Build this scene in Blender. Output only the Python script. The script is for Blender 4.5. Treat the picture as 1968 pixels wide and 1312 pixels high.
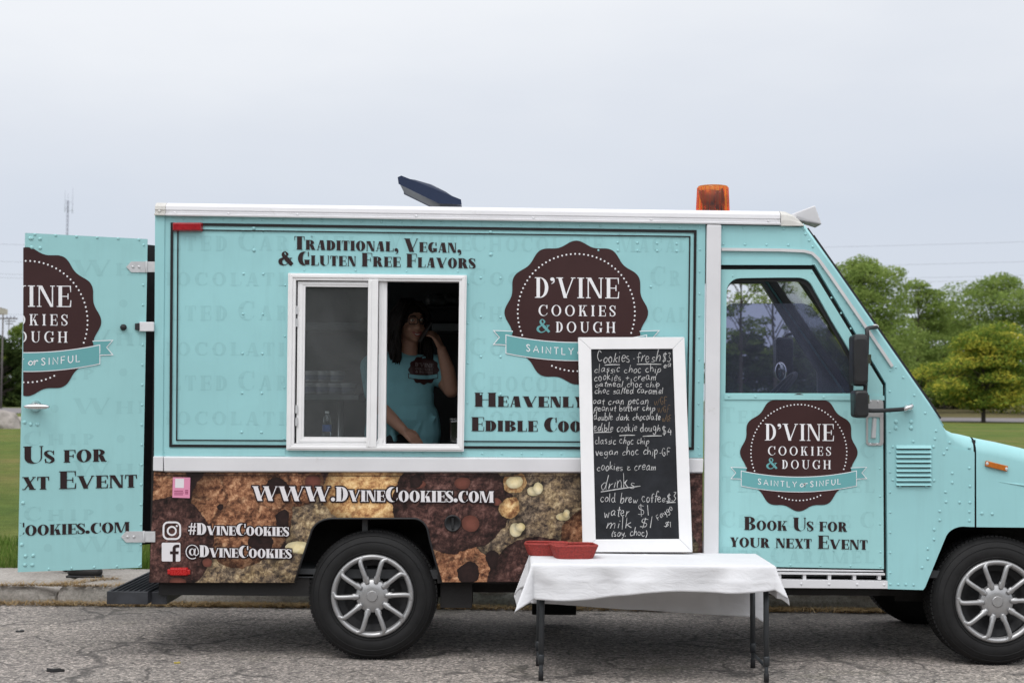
import bpy, bmesh, math, random
import numpy as np
from mathutils import Vector, Matrix, noise, geometry
R = math.radians
PI = math.pi
random.seed(7)
scene = bpy.context.scene
for o in list(bpy.data.objects):
    bpy.data.objects.remove(o)

# ------------------------------------------------------------------ camera
F = 2863.0
CAM = Vector((0.0, -8.3, 1.45))
PITCH = math.atan(112.0 / F)
ROLL = 0.0088
cam_d = bpy.data.cameras.new("camera")
cam = bpy.data.objects.new("camera", cam_d)
scene.collection.objects.link(cam)
ROT = (Matrix.Rotation(PI / 2 + PITCH, 3, 'X') @ Matrix.Rotation(ROLL, 3, 'Z'))
cam.matrix_world = Matrix.Translation(CAM) @ ROT.to_4x4()
cam_d.sensor_width = 36.0
cam_d.lens = F / 1968.0 * 36.0
cam_d.clip_start = 0.1
cam_d.clip_end = 4000
cam_d.dof.use_dof = True
cam_d.dof.focus_distance = 8.25
cam_d.dof.aperture_fstop = 4.5
scene.camera = cam

# ------------------------------------------------------------------ world, sun, exposure
SUN_EL, SUN_AZ = 58.0, -150.0
world = bpy.data.worlds.new("World")
scene.world = world
world.use_nodes = True
wn, wl = world.node_tree.nodes, world.node_tree.links
wn.clear()
w_out = wn.new("ShaderNodeOutputWorld")
w_bg = wn.new("ShaderNodeBackground")
w_sky = wn.new("ShaderNodeTexSky")
w_sky.sky_type = 'NISHITA'
w_sky.sun_disc = False
w_sky.sun_elevation = R(SUN_EL)
w_sky.sun_rotation = R(180 - SUN_AZ)
w_tc = wn.new("ShaderNodeTexCoord")
w_sep = wn.new("ShaderNodeSeparateXYZ")
wl.new(w_tc.outputs["Generated"], w_sep.inputs[0])
w_ramp = wn.new("ShaderNodeValToRGB")
cr = w_ramp.color_ramp
cr.elements[0].position = 0.0
cr.elements[0].color = (0.645, 0.69, 0.775, 1)
cr.elements[1].position = 1.0
cr.elements[1].color = (1.25, 1.25, 1.27, 1)
for p, c in ((0.11, (0.63, 0.68, 0.77, 1)), (0.185, (0.715, 0.75, 0.815, 1)), (0.26, (0.845, 0.865, 0.90, 1)), (0.5, (1.05, 1.06, 1.09, 1))):
    e = cr.elements.new(p); e.color = c
w_map = wn.new("ShaderNodeMapping")
w_map.inputs["Scale"].default_value = (2.2, 2.2, 6.5)
w_noise = wn.new("ShaderNodeTexNoise")
w_noise.inputs["Scale"].default_value = 1.6
w_noise.inputs["Detail"].default_value = 5
wl.new(w_tc.outputs["Generated"], w_map.inputs[0])
wl.new(w_map.outputs[0], w_noise.inputs["Vector"])
w_m = wn.new("ShaderNodeMath"); w_m.operation = 'MULTIPLY_ADD'
w_m.inputs[1].default_value = 0.13
w_m.inputs[2].default_value = -0.068
wl.new(w_noise.outputs["Fac"], w_m.inputs[0])
w_mx = wn.new("ShaderNodeMath"); w_mx.operation = 'MULTIPLY_ADD'
w_mx.inputs[1].default_value = -0.05
wl.new(w_sep.outputs["X"], w_mx.inputs[0]); wl.new(w_m.outputs[0], w_mx.inputs[2])
w_add = wn.new("ShaderNodeMath"); w_add.operation = 'ADD'
wl.new(w_sep.outputs["Z"], w_add.inputs[0]); wl.new(w_mx.outputs[0], w_add.inputs[1])
wl.new(w_add.outputs[0], w_ramp.inputs[0])
w_mix = wn.new("ShaderNodeMix"); w_mix.data_type = 'RGBA'; w_mix.blend_type = 'ADD'
w_mix.inputs["Factor"].default_value = 0.006
wl.new(w_ramp.outputs["Color"], w_mix.inputs["A"]); wl.new(w_sky.outputs["Color"], w_mix.inputs["B"])
w_br = wn.new("ShaderNodeMath"); w_br.operation = 'MULTIPLY_ADD'
w_br.inputs[1].default_value = -1.7; w_br.inputs[2].default_value = 1.0
w_yz = wn.new("ShaderNodeMath"); w_yz.operation = 'MULTIPLY'
wl.new(w_sep.outputs["Y"], w_yz.inputs[0]); wl.new(w_sep.outputs["Z"], w_yz.inputs[1])
wl.new(w_yz.outputs[0], w_br.inputs[0])
w_mx2 = wn.new("ShaderNodeMath"); w_mx2.operation = 'MAXIMUM'; w_mx2.inputs[1].default_value = 1.0
wl.new(w_br.outputs[0], w_mx2.inputs[0])
wl.new(w_mx2.outputs[0], w_bg.inputs["Strength"])
wl.new(w_mix.outputs["Result"], w_bg.inputs["Color"])
wl.new(w_bg.outputs[0], w_out.inputs[0])

sun_d = bpy.data.lights.new("sun", 'SUN')
sun_d.energy = 1.1
sun_d.angle = R(24)
sun_d.color = (1.0, 0.97, 0.93)
sun = bpy.data.objects.new("sun", sun_d)
scene.collection.objects.link(sun)
sv = Vector((math.cos(R(SUN_EL)) * math.sin(R(SUN_AZ)), math.cos(R(SUN_EL)) * math.cos(R(SUN_AZ)), math.sin(R(SUN_EL))))
sun.rotation_euler = sv.to_track_quat('Z', 'Y').to_euler()
sun.location = (-6, -10, 20)
scene.view_settings.view_transform = 'Standard'
scene.view_settings.look = 'None'
scene.view_settings.exposure = 0.0
scene.view_settings.gamma = 1.0
scene.cycles.max_bounces = 8
scene.cycles.transparent_max_bounces = 16

# ------------------------------------------------------------------ helpers
class Plane:
    def __init__(s, o, n):
        s.o, s.n = Vector(o), Vector(n).normalized()
        if s.n.dot(CAM - s.o) < 0: s.n = -s.n
    def at(s, px, py, e=0.0):
        d = ROT @ Vector(((px - 984) / F, -(py - 656) / F, -1))
        t = (s.o - CAM).dot(s.n) / d.dot(s.n)
        return CAM + d * t + s.n * e
SIDE = Plane((0, 0, 0), (0, -1, 0))
def W(px, py, Y=0.0):
    return Plane((0, Y, 0), (0, -1, 0)).at(px, py)
def XZ(px, py):
    p = SIDE.at(px, py); return (p.x, p.z)

def lin(c):
    c = c / 255.0
    return c / 12.92 if c <= 0.04045 else ((c + 0.055) / 1.055) ** 2.4
def rgb(r, g, b, k=1.0):
    return (lin(r) * k, lin(g) * k, lin(b) * k)

def smooth_pts(pts, n=6, closed=False):
    out = []
    m = len(pts)
    P = [Vector(p) for p in pts]
    rng = range(m if closed else m - 1)
    for i in rng:
        if closed:
            p0, p1, p2, p3 = P[(i - 1) % m], P[i], P[(i + 1) % m], P[(i + 2) % m]
        else:
            p0, p1, p2, p3 = P[max(i - 1, 0)], P[i], P[i + 1], P[min(i + 2, m - 1)]
        for k in range(n):
            t = k / n
            out.append(0.5 * ((2 * p1) + (p2 - p0) * t + (2 * p0 - 5 * p1 + 4 * p2 - p3) * t * t + (3 * p1 - p0 - 3 * p2 + p3) * t ** 3))
    if not closed: out.append(P[-1].copy())
    return out

ORG = {}
class MB:
    def __init__(s):
        s.v, s.f, s.m, s.s = [], [], [], []
    def add(s, vs, fs, mi=0, sm=False):
        b = len(s.v)
        s.v.extend(Vector(v) for v in vs)
        for f in fs:
            s.f.append([b + i for i in f]); s.m.append(mi); s.s.append(sm)
    def box(s, x0, y0, z0, x1, y1, z1, mi=0):
        vs = [(x, y, z) for z in (z0, z1) for y in (y0, y1) for x in (x0, x1)]
        s.add(vs, [(0, 2, 3, 1), (4, 5, 7, 6), (0, 1, 5, 4), (2, 6, 7, 3), (0, 4, 6, 2), (1, 3, 7, 5)], mi)
    def hexa(s, a, b, mi=0):      # two quads of four 3d points each
        s.add(list(a) + list(b), [(3, 2, 1, 0), (4, 5, 6, 7), (0, 1, 5, 4), (1, 2, 6, 5), (2, 3, 7, 6), (3, 0, 4, 7)], mi)
    def tube(s, pts, r, n=8, mi=0, closed=False, sm=True):
        P = [Vector(p) for p in pts]; m = len(P)
        rs = r if isinstance(r, (list, tuple)) else [r] * m
        vs = []; prev = None
        for i in range(m):
            if closed: d = P[(i + 1) % m] - P[(i - 1) % m]
            else: d = P[min(i + 1, m - 1)] - P[max(i - 1, 0)]
            d = d.normalized() if d.length > 1e-9 else Vector((0, 0, 1))
            if prev is None:
                u = d.orthogonal().normalized()
            else:
                u = prev - d * prev.dot(d)
                u = u.normalized() if u.length > 1e-6 else d.orthogonal().normalized()
            prev = u; w = d.cross(u)
            for k in range(n):
                a = 2 * PI * k / n
                vs.append(P[i] + (u * math.cos(a) + w * math.sin(a)) * rs[i])
        fs = []
        for i in range(m if closed else m - 1):
            j = (i + 1) % m
            for k in range(n):
                l = (k + 1) % n
                fs.append((i * n + k, i * n + l, j * n + l, j * n + k))
        if not closed:
            fs.append(tuple(range(n - 1, -1, -1))); fs.append(tuple((m - 1) * n + k for k in range(n)))
        s.add(vs, fs, mi, sm)
    def lathe(s, prof, o=(0, 0, 0), ax=(0, 0, 1), n=24, mi=0, sm=True, caps=True):
        ax = Vector(ax).normalized(); u = ax.orthogonal().normalized(); w = ax.cross(u); o = Vector(o)
        vs = []
        for r, h in prof:
            for k in range(n):
                a = 2 * PI * k / n
                vs.append(o + ax * h + (u * math.cos(a) + w * math.sin(a)) * r)
        fs = []; m = len(prof)
        for i in range(m - 1):
            for k in range(n):
                l = (k + 1) % n
                fs.append((i * n + k, i * n + l, (i + 1) * n + l, (i + 1) * n + k))
        if caps:
            fs.append(tuple(range(n - 1, -1, -1))); fs.append(tuple((m - 1) * n + k for k in range(n)))
        s.add(vs, fs, mi, sm)
    def ball(s, c, r, n=12, mi=0, rot=None, sm=True):
        r = (r, r, r) if not isinstance(r, (tuple, list)) else r
        c = Vector(c); vs = []; fs = []; m = n // 2 + 1
        for i in range(m):
            t = PI * i / (m - 1)
            for k in range(n):
                a = 2 * PI * k / n
                p = Vector((r[0] * math.sin(t) * math.cos(a), r[1] * math.sin(t) * math.sin(a), r[2] * math.cos(t)))
                if rot: p = rot @ p
                vs.append(c + p)
        for i in range(m - 1):
            for k in range(n):
                l = (k + 1) % n
                fs.append((i * n + k, (i + 1) * n + k, (i + 1) * n + l, i * n + l))
        s.add(vs, fs, mi, sm)
    def cap(s, a, b, ra, rb, n=12, mi=0):
        s.ball(a, ra, n, mi); s.ball(b, rb, n, mi); s.tube([a, b], [ra, rb], n, mi)
    def plate(s, loops, y0, y1, mi=0, side_mi=None):   # loops of (x,z): outline and holes
        L = [[Vector((p[0], p[1], 0)) for p in l] for l in loops]
        tris = geometry.tessellate_polygon(L)
        flat = [p for l in L for p in l]; n = len(flat)
        vs = [(p.x, y0, p.y) for p in flat] + [(p.x, y1, p.y) for p in flat]
        fs = [tuple(t) for t in tris] + [tuple(n + i for i in reversed(t)) for t in tris]
        s.add(vs, fs, mi)
        b = 0; q = []
        for l in L:
            k = len(l)
            for i in range(k):
                j = (i + 1) % k
                q.append((b + i, b + j, n + b + j, n + b + i))
            b += k
        base = len(s.v) - 2 * n
        for f in q:
            s.f.append([base + i for i in f]); s.m.append(mi if side_mi is None else side_mi); s.s.append(False)
    def dome(s, c, nrm, r, h, mi=0, n=8):
        nrm = Vector(nrm).normalized()
        s.lathe([(r, -0.001), (r * .93, h * .45), (r * .6, h * .85), (r * .12, h)], c, nrm, n, mi)
    def flat(s, pts, mi=0):
        s.add(pts, [tuple(range(len(pts)))], mi)
    def build(s, name, mats, parent=None, bevel=0, recalc=False, origin=None, seg=2, angle=50):
        org = Vector(origin) if origin is not None else (ORG[parent.name].copy() if parent else Vector((0, 0, 0)))
        me = bpy.data.meshes.new(name)
        me.from_pydata([v - org for v in s.v], [], s.f)
        if not isinstance(mats, (list, tuple)): mats = [mats]
        for m in mats: me.materials.append(m)
        for p, mi, sm in zip(me.polygons, s.m, s.s):
            p.material_index = mi; p.use_smooth = sm
        if recalc:
            bm = bmesh.new(); bm.from_mesh(me)
            bmesh.ops.recalc_face_normals(bm, faces=bm.faces); bm.to_mesh(me); bm.free()
        me.update()
        o = bpy.data.objects.new(name, me)
        scene.collection.objects.link(o)
        ORG[o.name] = org
        if parent:
            o.parent = parent
            o.location = org - ORG[parent.name]
        else:
            o.location = org
        if bevel:
            b = o.modifiers.new("bevel", 'BEVEL'); b.width = bevel; b.segments = seg; b.limit_method = 'ANGLE'; b.angle_limit = R(angle)
        return o

def tag(o, label=None, cat=None, group=None, kind=None):
    if label: o['label'] = label
    if cat: o['category'] = cat
    if group: o['group'] = group
    if kind: o['kind'] = kind
    return o
def thing(name, loc, label, cat, group=None):
    o = bpy.data.objects.new(name, None); scene.collection.objects.link(o)
    o.empty_display_size = 0.2
    o.location = loc; ORG[o.name] = Vector(loc)
    return tag(o, label, cat, group)
def copy_tree(o, parent=None):
    c = o.copy(); scene.collection.objects.link(c); c.parent = parent
    ORG[c.name] = ORG[o.name].copy()
    for ch in list(o.children): copy_tree(ch, c)
    return c

# ------------------------------------------------------------------ materials
def new_mat(name):
    m = bpy.data.materials.new(name); m.use_nodes = True
    return m, m.node_tree.nodes, m.node_tree.links, m.node_tree.nodes["Principled BSDF"]
def nz(n, l, scale, detail=4, rough=.5, vec=None, dist=0):
    t = n.new("ShaderNodeTexNoise"); t.inputs["Scale"].default_value = scale
    t.inputs["Detail"].default_value = detail; t.inputs["Roughness"].default_value = rough
    t.inputs["Distortion"].default_value = dist
    if vec is not None: l.new(vec, t.inputs["Vector"])
    return t
def ramp(n, l, fac, stops):
    r = n.new("ShaderNodeValToRGB"); e = r.color_ramp.elements
    for i, (p, c) in enumerate(stops):
        c = tuple(c) + (1,) if len(c) == 3 else c
        if i < 2: e[i].position = p; e[i].color = c
        else:
            x = e.new(p); x.color = c
    l.new(fac, r.inputs[0]); return r
def mixc(n, l, fac, a, b, mode='MIX'):
    m = n.new("ShaderNodeMix"); m.data_type = 'RGBA'; m.blend_type = mode
    for k, v in (("Factor", fac), ("A", a), ("B", b)):
        if isinstance(v, (int, float)): m.inputs[k].default_value = v
        elif isinstance(v, (tuple, list)): m.inputs[k].default_value = tuple(v) + (1,) if len(v) == 3 else v
        else: l.new(v, m.inputs[k])
    return m.outputs["Result"]
def math_(n, l, op, a, b=0.0, c=None):
    m = n.new("ShaderNodeMath"); m.operation = op
    for i, v in enumerate((a, b) if c is None else (a, b, c)):
        if isinstance(v, (int, float)): m.inputs[i].default_value = v
        else: l.new(v, m.inputs[i])
    return m.outputs[0]
def bump(n, l, h, strength, dist, bs):
    b = n.new("ShaderNodeBump"); b.inputs["Strength"].default_value = strength; b.inputs["Distance"].default_value = dist
    l.new(h, b.inputs["Height"]); l.new(b.outputs[0], bs.inputs["Normal"]); return b
def M(name, c, rough=.5, metal=0, var=0.0, vs=6, bmp=0, bs=40, bd=.01, spec=.5, coat=0, dirt=None, emis=None):
    m, n, l, p = new_mat(name)
    p.inputs["Roughness"].default_value = rough; p.inputs["Metallic"].default_value = metal
    p.inputs["Specular IOR Level"].default_value = spec; p.inputs["Coat Weight"].default_value = coat
    p.inputs["Base Color"].default_value = tuple(c) + (1,)
    tc = n.new("ShaderNodeTexCoord").outputs["Object"]
    if var:
        t = nz(n, l, vs, 5, .6, tc)
        col = ramp(n, l, t.outputs["Fac"], [(.3, tuple(x * (1 - var) for x in c)), (.7, tuple(min(1, x * (1 + var)) for x in c))]).outputs[0]
        if dirt:
            t2 = nz(n, l, dirt[1], 8, .7, tc)
            f = ramp(n, l, t2.outputs["Fac"], [(dirt[2], (0, 0, 0)), (dirt[2] + .12, (dirt[3],) * 3)]).outputs[0]
            col = mixc(n, l, f, col, dirt[0])
        l.new(col, p.inputs["Base Color"])
        rr = ramp(n, l, t.outputs["Fac"], [(.3, (rough * .85,) * 3), (.7, (min(1, rough * 1.15),) * 3)])
        l.new(rr.outputs[0], p.inputs["Roughness"])
    if bmp:
        t = nz(n, l, bs, 4, .6, tc); bump(n, l, t.outputs["Fac"], bmp, bd, p)
    return m

TQ = (0.305, 0.575, 0.596)
def paint(name, c, wave=.5):
    m, n, l, p = new_mat(name)
    tc = n.new("ShaderNodeTexCoord").outputs["Object"]
    t = nz(n, l, 1.3, 4, .6, tc)
    t2 = nz(n, l, 60, 6, .7, tc)
    col = ramp(n, l, t.outputs["Fac"], [(.3, tuple(x * .95 for x in c)), (.7, tuple(x * 1.05 for x in c))]).outputs[0]
    mp = n.new("ShaderNodeMapping"); mp.inputs["Scale"].default_value = (14, 14, 1.2); l.new(tc, mp.inputs[0])
    st = nz(n, l, 1.0, 6, .7, mp.outputs[0])
    f = ramp(n, l, st.outputs["Fac"], [(.50, (0, 0, 0)), (.78, (.34, .34, .34))]).outputs[0]
    col = mixc(n, l, f, col, tuple(x * .72 + .02 for x in c))
    sp = ramp(n, l, t2.outputs["Fac"], [(.66, (0, 0, 0)), (.74, (.35, .35, .35))]).outputs[0]
    col = mixc(n, l, sp, col, tuple(x * .8 for x in c))
    l.new(col, p.inputs["Base Color"])
    p.inputs["Roughness"].default_value = .30
    p.inputs["Specular IOR Level"].default_value = .35
    t3 = nz(n, l, 2.6, 2, .4, tc)
    bump(n, l, t3.outputs["Fac"], wave, .02, p)
    return m
m_tq = paint("turquoise_paint", TQ)
m_tqdoor = paint("turquoise_door_paint", (0.325, 0.60, 0.61))
m_white = M("white_enamel", (.66, .66, .68), .38, var=.04, vs=4, bmp=.05, bs=6, dirt=((.35, .33, .3), 9, .62, .35))
m_whitef = M("white_window_frame", (.78, .78, .785), .35, var=.03, vs=9, dirt=((.4, .38, .35), 14, .64, .3))
m_offcap = M("worn_trim_cap", (.56, .55, .52), .6, var=.1, vs=20, bmp=.2, bs=60)
m_grey = M("dull_aluminium", (.42, .42, .42), .45, .5, var=.12, vs=20)
m_zinc = M("pale_zinc_plate", (.55, .56, .57), .45, .25, var=.08, vs=30)
m_chrome = M("chrome", (.75, .75, .76), .12, 1.0)
m_black = M("black_rubber", (.012, .012, .014), .6, var=.2, vs=20)
m_blackp = M("black_plastic", (.010, .0105, .012), .45, var=.2, vs=12, bmp=.05, bs=90)
m_chassis = M("grimy_chassis", (.014, .013, .013), .8, var=.4, vs=6, bmp=.4, bs=20)
m_line = M("dark_brown_vinyl", (.024, .012, .013), .45, spec=.3)
m_blk_line = M("black_vinyl", (.012, .011, .012), .42, spec=.3)
m_brown = M("badge_brown_vinyl", (.038, .0125, .0125), .42, var=.08, vs=3, spec=.35)
m_wv = M("white_vinyl", (.80, .80, .82), .5, spec=.3)
m_wvd = M("soft_white_vinyl", (.72, .70, .72), .5, spec=.3)
m_teal = M("teal_vinyl", (.135, .37, .385), .45, spec=.3)
m_mark = paint("faint_watermark_vinyl", tuple(x * .93 for x in TQ))
m_markd = paint("faint_door_watermark_vinyl", (.302, .558, .568))
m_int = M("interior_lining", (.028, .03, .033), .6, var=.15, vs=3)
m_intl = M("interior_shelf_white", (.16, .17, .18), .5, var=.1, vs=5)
m_steel = M("stainless_steel", (.34, .35, .36), .3, .9)
m_red = M("red_lens", (.30, .006, .012), .22, var=.2, vs=60, coat=.4)
m_redr = M("red_reflector", (.42, .012, .012), .28, var=.15, vs=120)
m_amberm = M("amber_marker_lens", (.45, .13, .015), .25, var=.2, vs=80)
m_bump = M("rear_step_plastic", (.035, .038, .045), .42, var=.25, vs=14, bmp=.1, bs=40)
m_navy = M("smoked_vent_plastic", (.014, .024, .055), .42, spec=.3)
m_legs = M("charcoal_powder_coat", (.035, .04, .045), .4)
m_hub = None
def glass(name, tint, refl, rough=0.01, fmax=.5, haze=0.0, hcol=(.6, .62, .64)):
    m = bpy.data.materials.new(name); m.use_nodes = True
    n, l = m.node_tree.nodes, m.node_tree.links; n.clear()
    o = n.new("ShaderNodeOutputMaterial"); tr = n.new("ShaderNodeBsdfTransparent"); g = n.new("ShaderNodeBsdfGlossy")
    tr.inputs[0].default_value = tuple(tint) + (1,); g.inputs["Roughness"].default_value = rough
    g.inputs[0].default_value = (1, 1, 1, 1)
    lw = n.new("ShaderNodeFresnel"); lw.inputs[0].default_value = 1.5
    f = math_(n, l, 'MULTIPLY_ADD', lw.outputs[0], fmax, refl)
    mx = n.new("ShaderNodeMixShader"); l.new(f, mx.inputs[0]); l.new(tr.outputs[0], mx.inputs[1]); l.new(g.outputs[0], mx.inputs[2])
    if haze:      # dust on the pane; on the door glass, bluish reflection put in as colour
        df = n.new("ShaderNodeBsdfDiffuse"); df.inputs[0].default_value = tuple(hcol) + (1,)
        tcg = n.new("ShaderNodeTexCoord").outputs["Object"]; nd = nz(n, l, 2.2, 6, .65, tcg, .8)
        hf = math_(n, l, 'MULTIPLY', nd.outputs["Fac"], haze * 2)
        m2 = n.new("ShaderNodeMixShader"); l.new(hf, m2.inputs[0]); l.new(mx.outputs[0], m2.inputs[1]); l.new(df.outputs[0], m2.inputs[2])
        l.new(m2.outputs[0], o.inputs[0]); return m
    l.new(mx.outputs[0], o.inputs[0]); return m
m_glass = glass("window_glass", (.82, .84, .84), .015)
m_pane = glass("dusty_window_glass", (.78, .80, .80), .03, haze=.058)
m_tint = glass("tinted_door_glass", (.58, .60, .70), .03, haze=.055, hcol=(.42, .46, .62))  # bluish haze colour stands in for reflection
m_clear = glass("clear_plastic", (.8, .82, .84), .06, .05)

# hubcap silver
m_hub = M("silver_hubcap_plastic", (.36, .36, .365), .34, .55, var=.06, vs=30)
m_hubd = M("dark_wheel_disc", (.03, .03, .032), .6, var=.3, vs=40)

def m_tyre_make():
    m, n, l, p = new_mat("tyre_rubber")
    tc = n.new("ShaderNodeTexCoord").outputs["Object"]
    t = nz(n, l, 9, 6, .65, tc)
    c = ramp(n, l, t.outputs["Fac"], [(.3, (.0065, .0065, .007)), (.72, (.0145, .0145, .015))]).outputs[0]
    l.new(c, p.inputs["Base Color"]); p.inputs["Roughness"].default_value = .7; p.inputs["Specular IOR Level"].default_value = .3
    t2 = nz(n, l, 120, 3, .6, tc); bump(n, l, t2.outputs["Fac"], .15, .003, p)
    return m
m_tyre = m_tyre_make()

# asphalt
def gpt(px, py):
    d = ROT @ Vector(((px - 984) / F, -(py - 656) / F, -1)); t = -CAM.z / d.z; p = CAM + d * t; return p.x + .17, p.y + .17
STAINS_SHADE = [gpt(862, 1195) + (.42, .5, .75, (.035, .03, .018)), gpt(1000, 1215) + (.5, .35, .55, (.04, .036, .03)), gpt(1380, 1205) + (.9, .55, .6, (.035, .033, .031)), gpt(470, 1205) + (.6, .45, .45, (.05, .047, .045)), gpt(1700, 1225) + (.6, .4, .6, (.035, .033, .031)), gpt(1190, 1290) + (.35, .12, .3, (.07, .065, .06))]  # rear wheel and oil stains; under the truck they also paint in darker shade
def m_asphalt_make():
    m, n, l, p = new_mat("worn_asphalt")
    tc = n.new("ShaderNodeTexCoord").outputs["Object"]
    v = n.new("ShaderNodeTexVoronoi"); v.inputs["Scale"].default_value = 62; l.new(tc, v.inputs["Vector"])
    v2 = n.new("ShaderNodeTexVoronoi"); v2.inputs["Scale"].default_value = 130; l.new(tc, v2.inputs["Vector"])
    big = nz(n, l, .55, 5, .6, tc); mid = nz(n, l, 14, 6, .75, tc); fine = nz(n, l, 46, 6, .8, tc)
    base = ramp(n, l, fine.outputs["Fac"], [(.34, (.085, .078, .073)), (.46, (.275, .252, .236)), (.56, (.385, .356, .335)), (.68, (.62, .58, .55))]).outputs[0]
    sepc = n.new("ShaderNodeSeparateColor"); l.new(v.outputs["Color"], sepc.inputs[0])
    st = ramp(n, l, sepc.outputs[0], [(0, (.30, .30, .31)), (.3, (.75, .74, .73)), (.75, (1.05, 1.02, 1.0)), (1, (1.75, 1.68, 1.62))]).outputs[0]
    col = mixc(n, l, .85, base, st, 'MULTIPLY')
    sep2 = n.new("ShaderNodeSeparateColor"); l.new(v2.outputs["Color"], sep2.inputs[0])
    st2 = ramp(n, l, sep2.outputs[1], [(0, (.6, .6, .6)), (1, (1.3, 1.3, 1.28))]).outputs[0]
    col = mixc(n, l, .8, col, st2, 'MULTIPLY')
    md = ramp(n, l, mid.outputs["Fac"], [(.3, (.8, .8, .8)), (.7, (1.12, 1.12, 1.12))]).outputs[0]
    col = mixc(n, l, 1.0, col, md, 'MULTIPLY')
    bg = ramp(n, l, big.outputs["Fac"], [(.3, (.86, .86, .87)), (.7, (1.1, 1.09, 1.07))]).outputs[0]
    col = mixc(n, l, 1.0, col, bg, 'MULTIPLY')
    # cracks: two voronoi edge fields warped by noise
    wr = nz(n, l, 2.3, 6, .6, tc)
    wv = mixc(n, l, .28, tc, wr.outputs["Color"])
    crk = None
    for sc, wd in ((1.1, .0072), (2.7, .0125)):
        e = n.new("ShaderNodeTexVoronoi"); e.feature = 'DISTANCE_TO_EDGE'; e.inputs["Scale"].default_value = sc; l.new(wv, e.inputs["Vector"])
        gate = nz(n, l, .9 * sc, 3, .5, tc)
        g = ramp(n, l, gate.outputs["Fac"], [(.47, (0, 0, 0)), (.54, (1, 1, 1))]).outputs[0]
        k = ramp(n, l, e.outputs["Distance"], [(0, (1, 1, 1)), (wd, (.75, .75, .75)), (wd * 2.4, (0, 0, 0))]).outputs[0]
        k = math_(n, l, 'MULTIPLY', k, g)
        crk = k if crk is None else math_(n, l, 'MAXIMUM', crk, k)
    col = mixc(n, l, math_(n, l, 'MULTIPLY', crk, .78), col, (.06, .056, .054))
    wv3 = mixc(n, l, .35, tc, wr.outputs["Color"])
    moss = nz(n, l, 1.7, 6, .65, tc)
    mf = ramp(n, l, moss.outputs["Fac"], [(.58, (0, 0, 0)), (.72, (.5, .5, .5))]).outputs[0]
    col = mixc(n, l, mf, col, (.09, .088, .055))
    for (sx, sy, rx, ry, amt, cc) in STAINS_SHADE:
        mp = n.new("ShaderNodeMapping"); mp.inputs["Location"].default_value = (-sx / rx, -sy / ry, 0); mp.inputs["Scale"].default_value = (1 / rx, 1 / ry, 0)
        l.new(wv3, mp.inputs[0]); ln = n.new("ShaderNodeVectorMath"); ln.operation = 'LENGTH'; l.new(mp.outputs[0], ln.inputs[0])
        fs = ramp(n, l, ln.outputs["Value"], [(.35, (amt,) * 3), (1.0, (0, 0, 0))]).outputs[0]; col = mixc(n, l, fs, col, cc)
    l.new(col, p.inputs["Base Color"]); p.inputs["Roughness"].default_value = .88
    p.inputs["Specular IOR Level"].default_value = .3
    h = math_(n, l, 'SUBTRACT', fine.outputs["Fac"], crk)
    bump(n, l, h, .6, .012, p)
    return m
m_asphalt = m_asphalt_make()
def m_concrete_make():
    m, n, l, p = new_mat("old_concrete")
    tc = n.new("ShaderNodeTexCoord").outputs["Object"]
    a = nz(n, l, 2.2, 6, .65, tc); b = nz(n, l, 55, 6, .75, tc); c = nz(n, l, 7, 7, .7, tc)
    col = ramp(n, l, a.outputs["Fac"], [(.3, (.26, .235, .21)), (.7, (.42, .39, .36))]).outputs[0]
    s = ramp(n, l, b.outputs["Fac"], [(.35, (.6, .6, .6)), (.6, (1.1, 1.1, 1.1))]).outputs[0]
    col = mixc(n, l, 1, col, s, 'MULTIPLY')
    d = ramp(n, l, c.outputs["Fac"], [(.58, (0, 0, 0)), (.72, (.6, .6, .6))]).outputs[0]
    col = mixc(n, l, d, col, (.13, .115, .10))
    l.new(col, p.inputs["Base Color"]); p.inputs["Roughness"].default_value = .9
    bump(n, l, b.outputs["Fac"], .5, .01, p)
    return m
m_conc = m_concrete_make()
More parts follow.
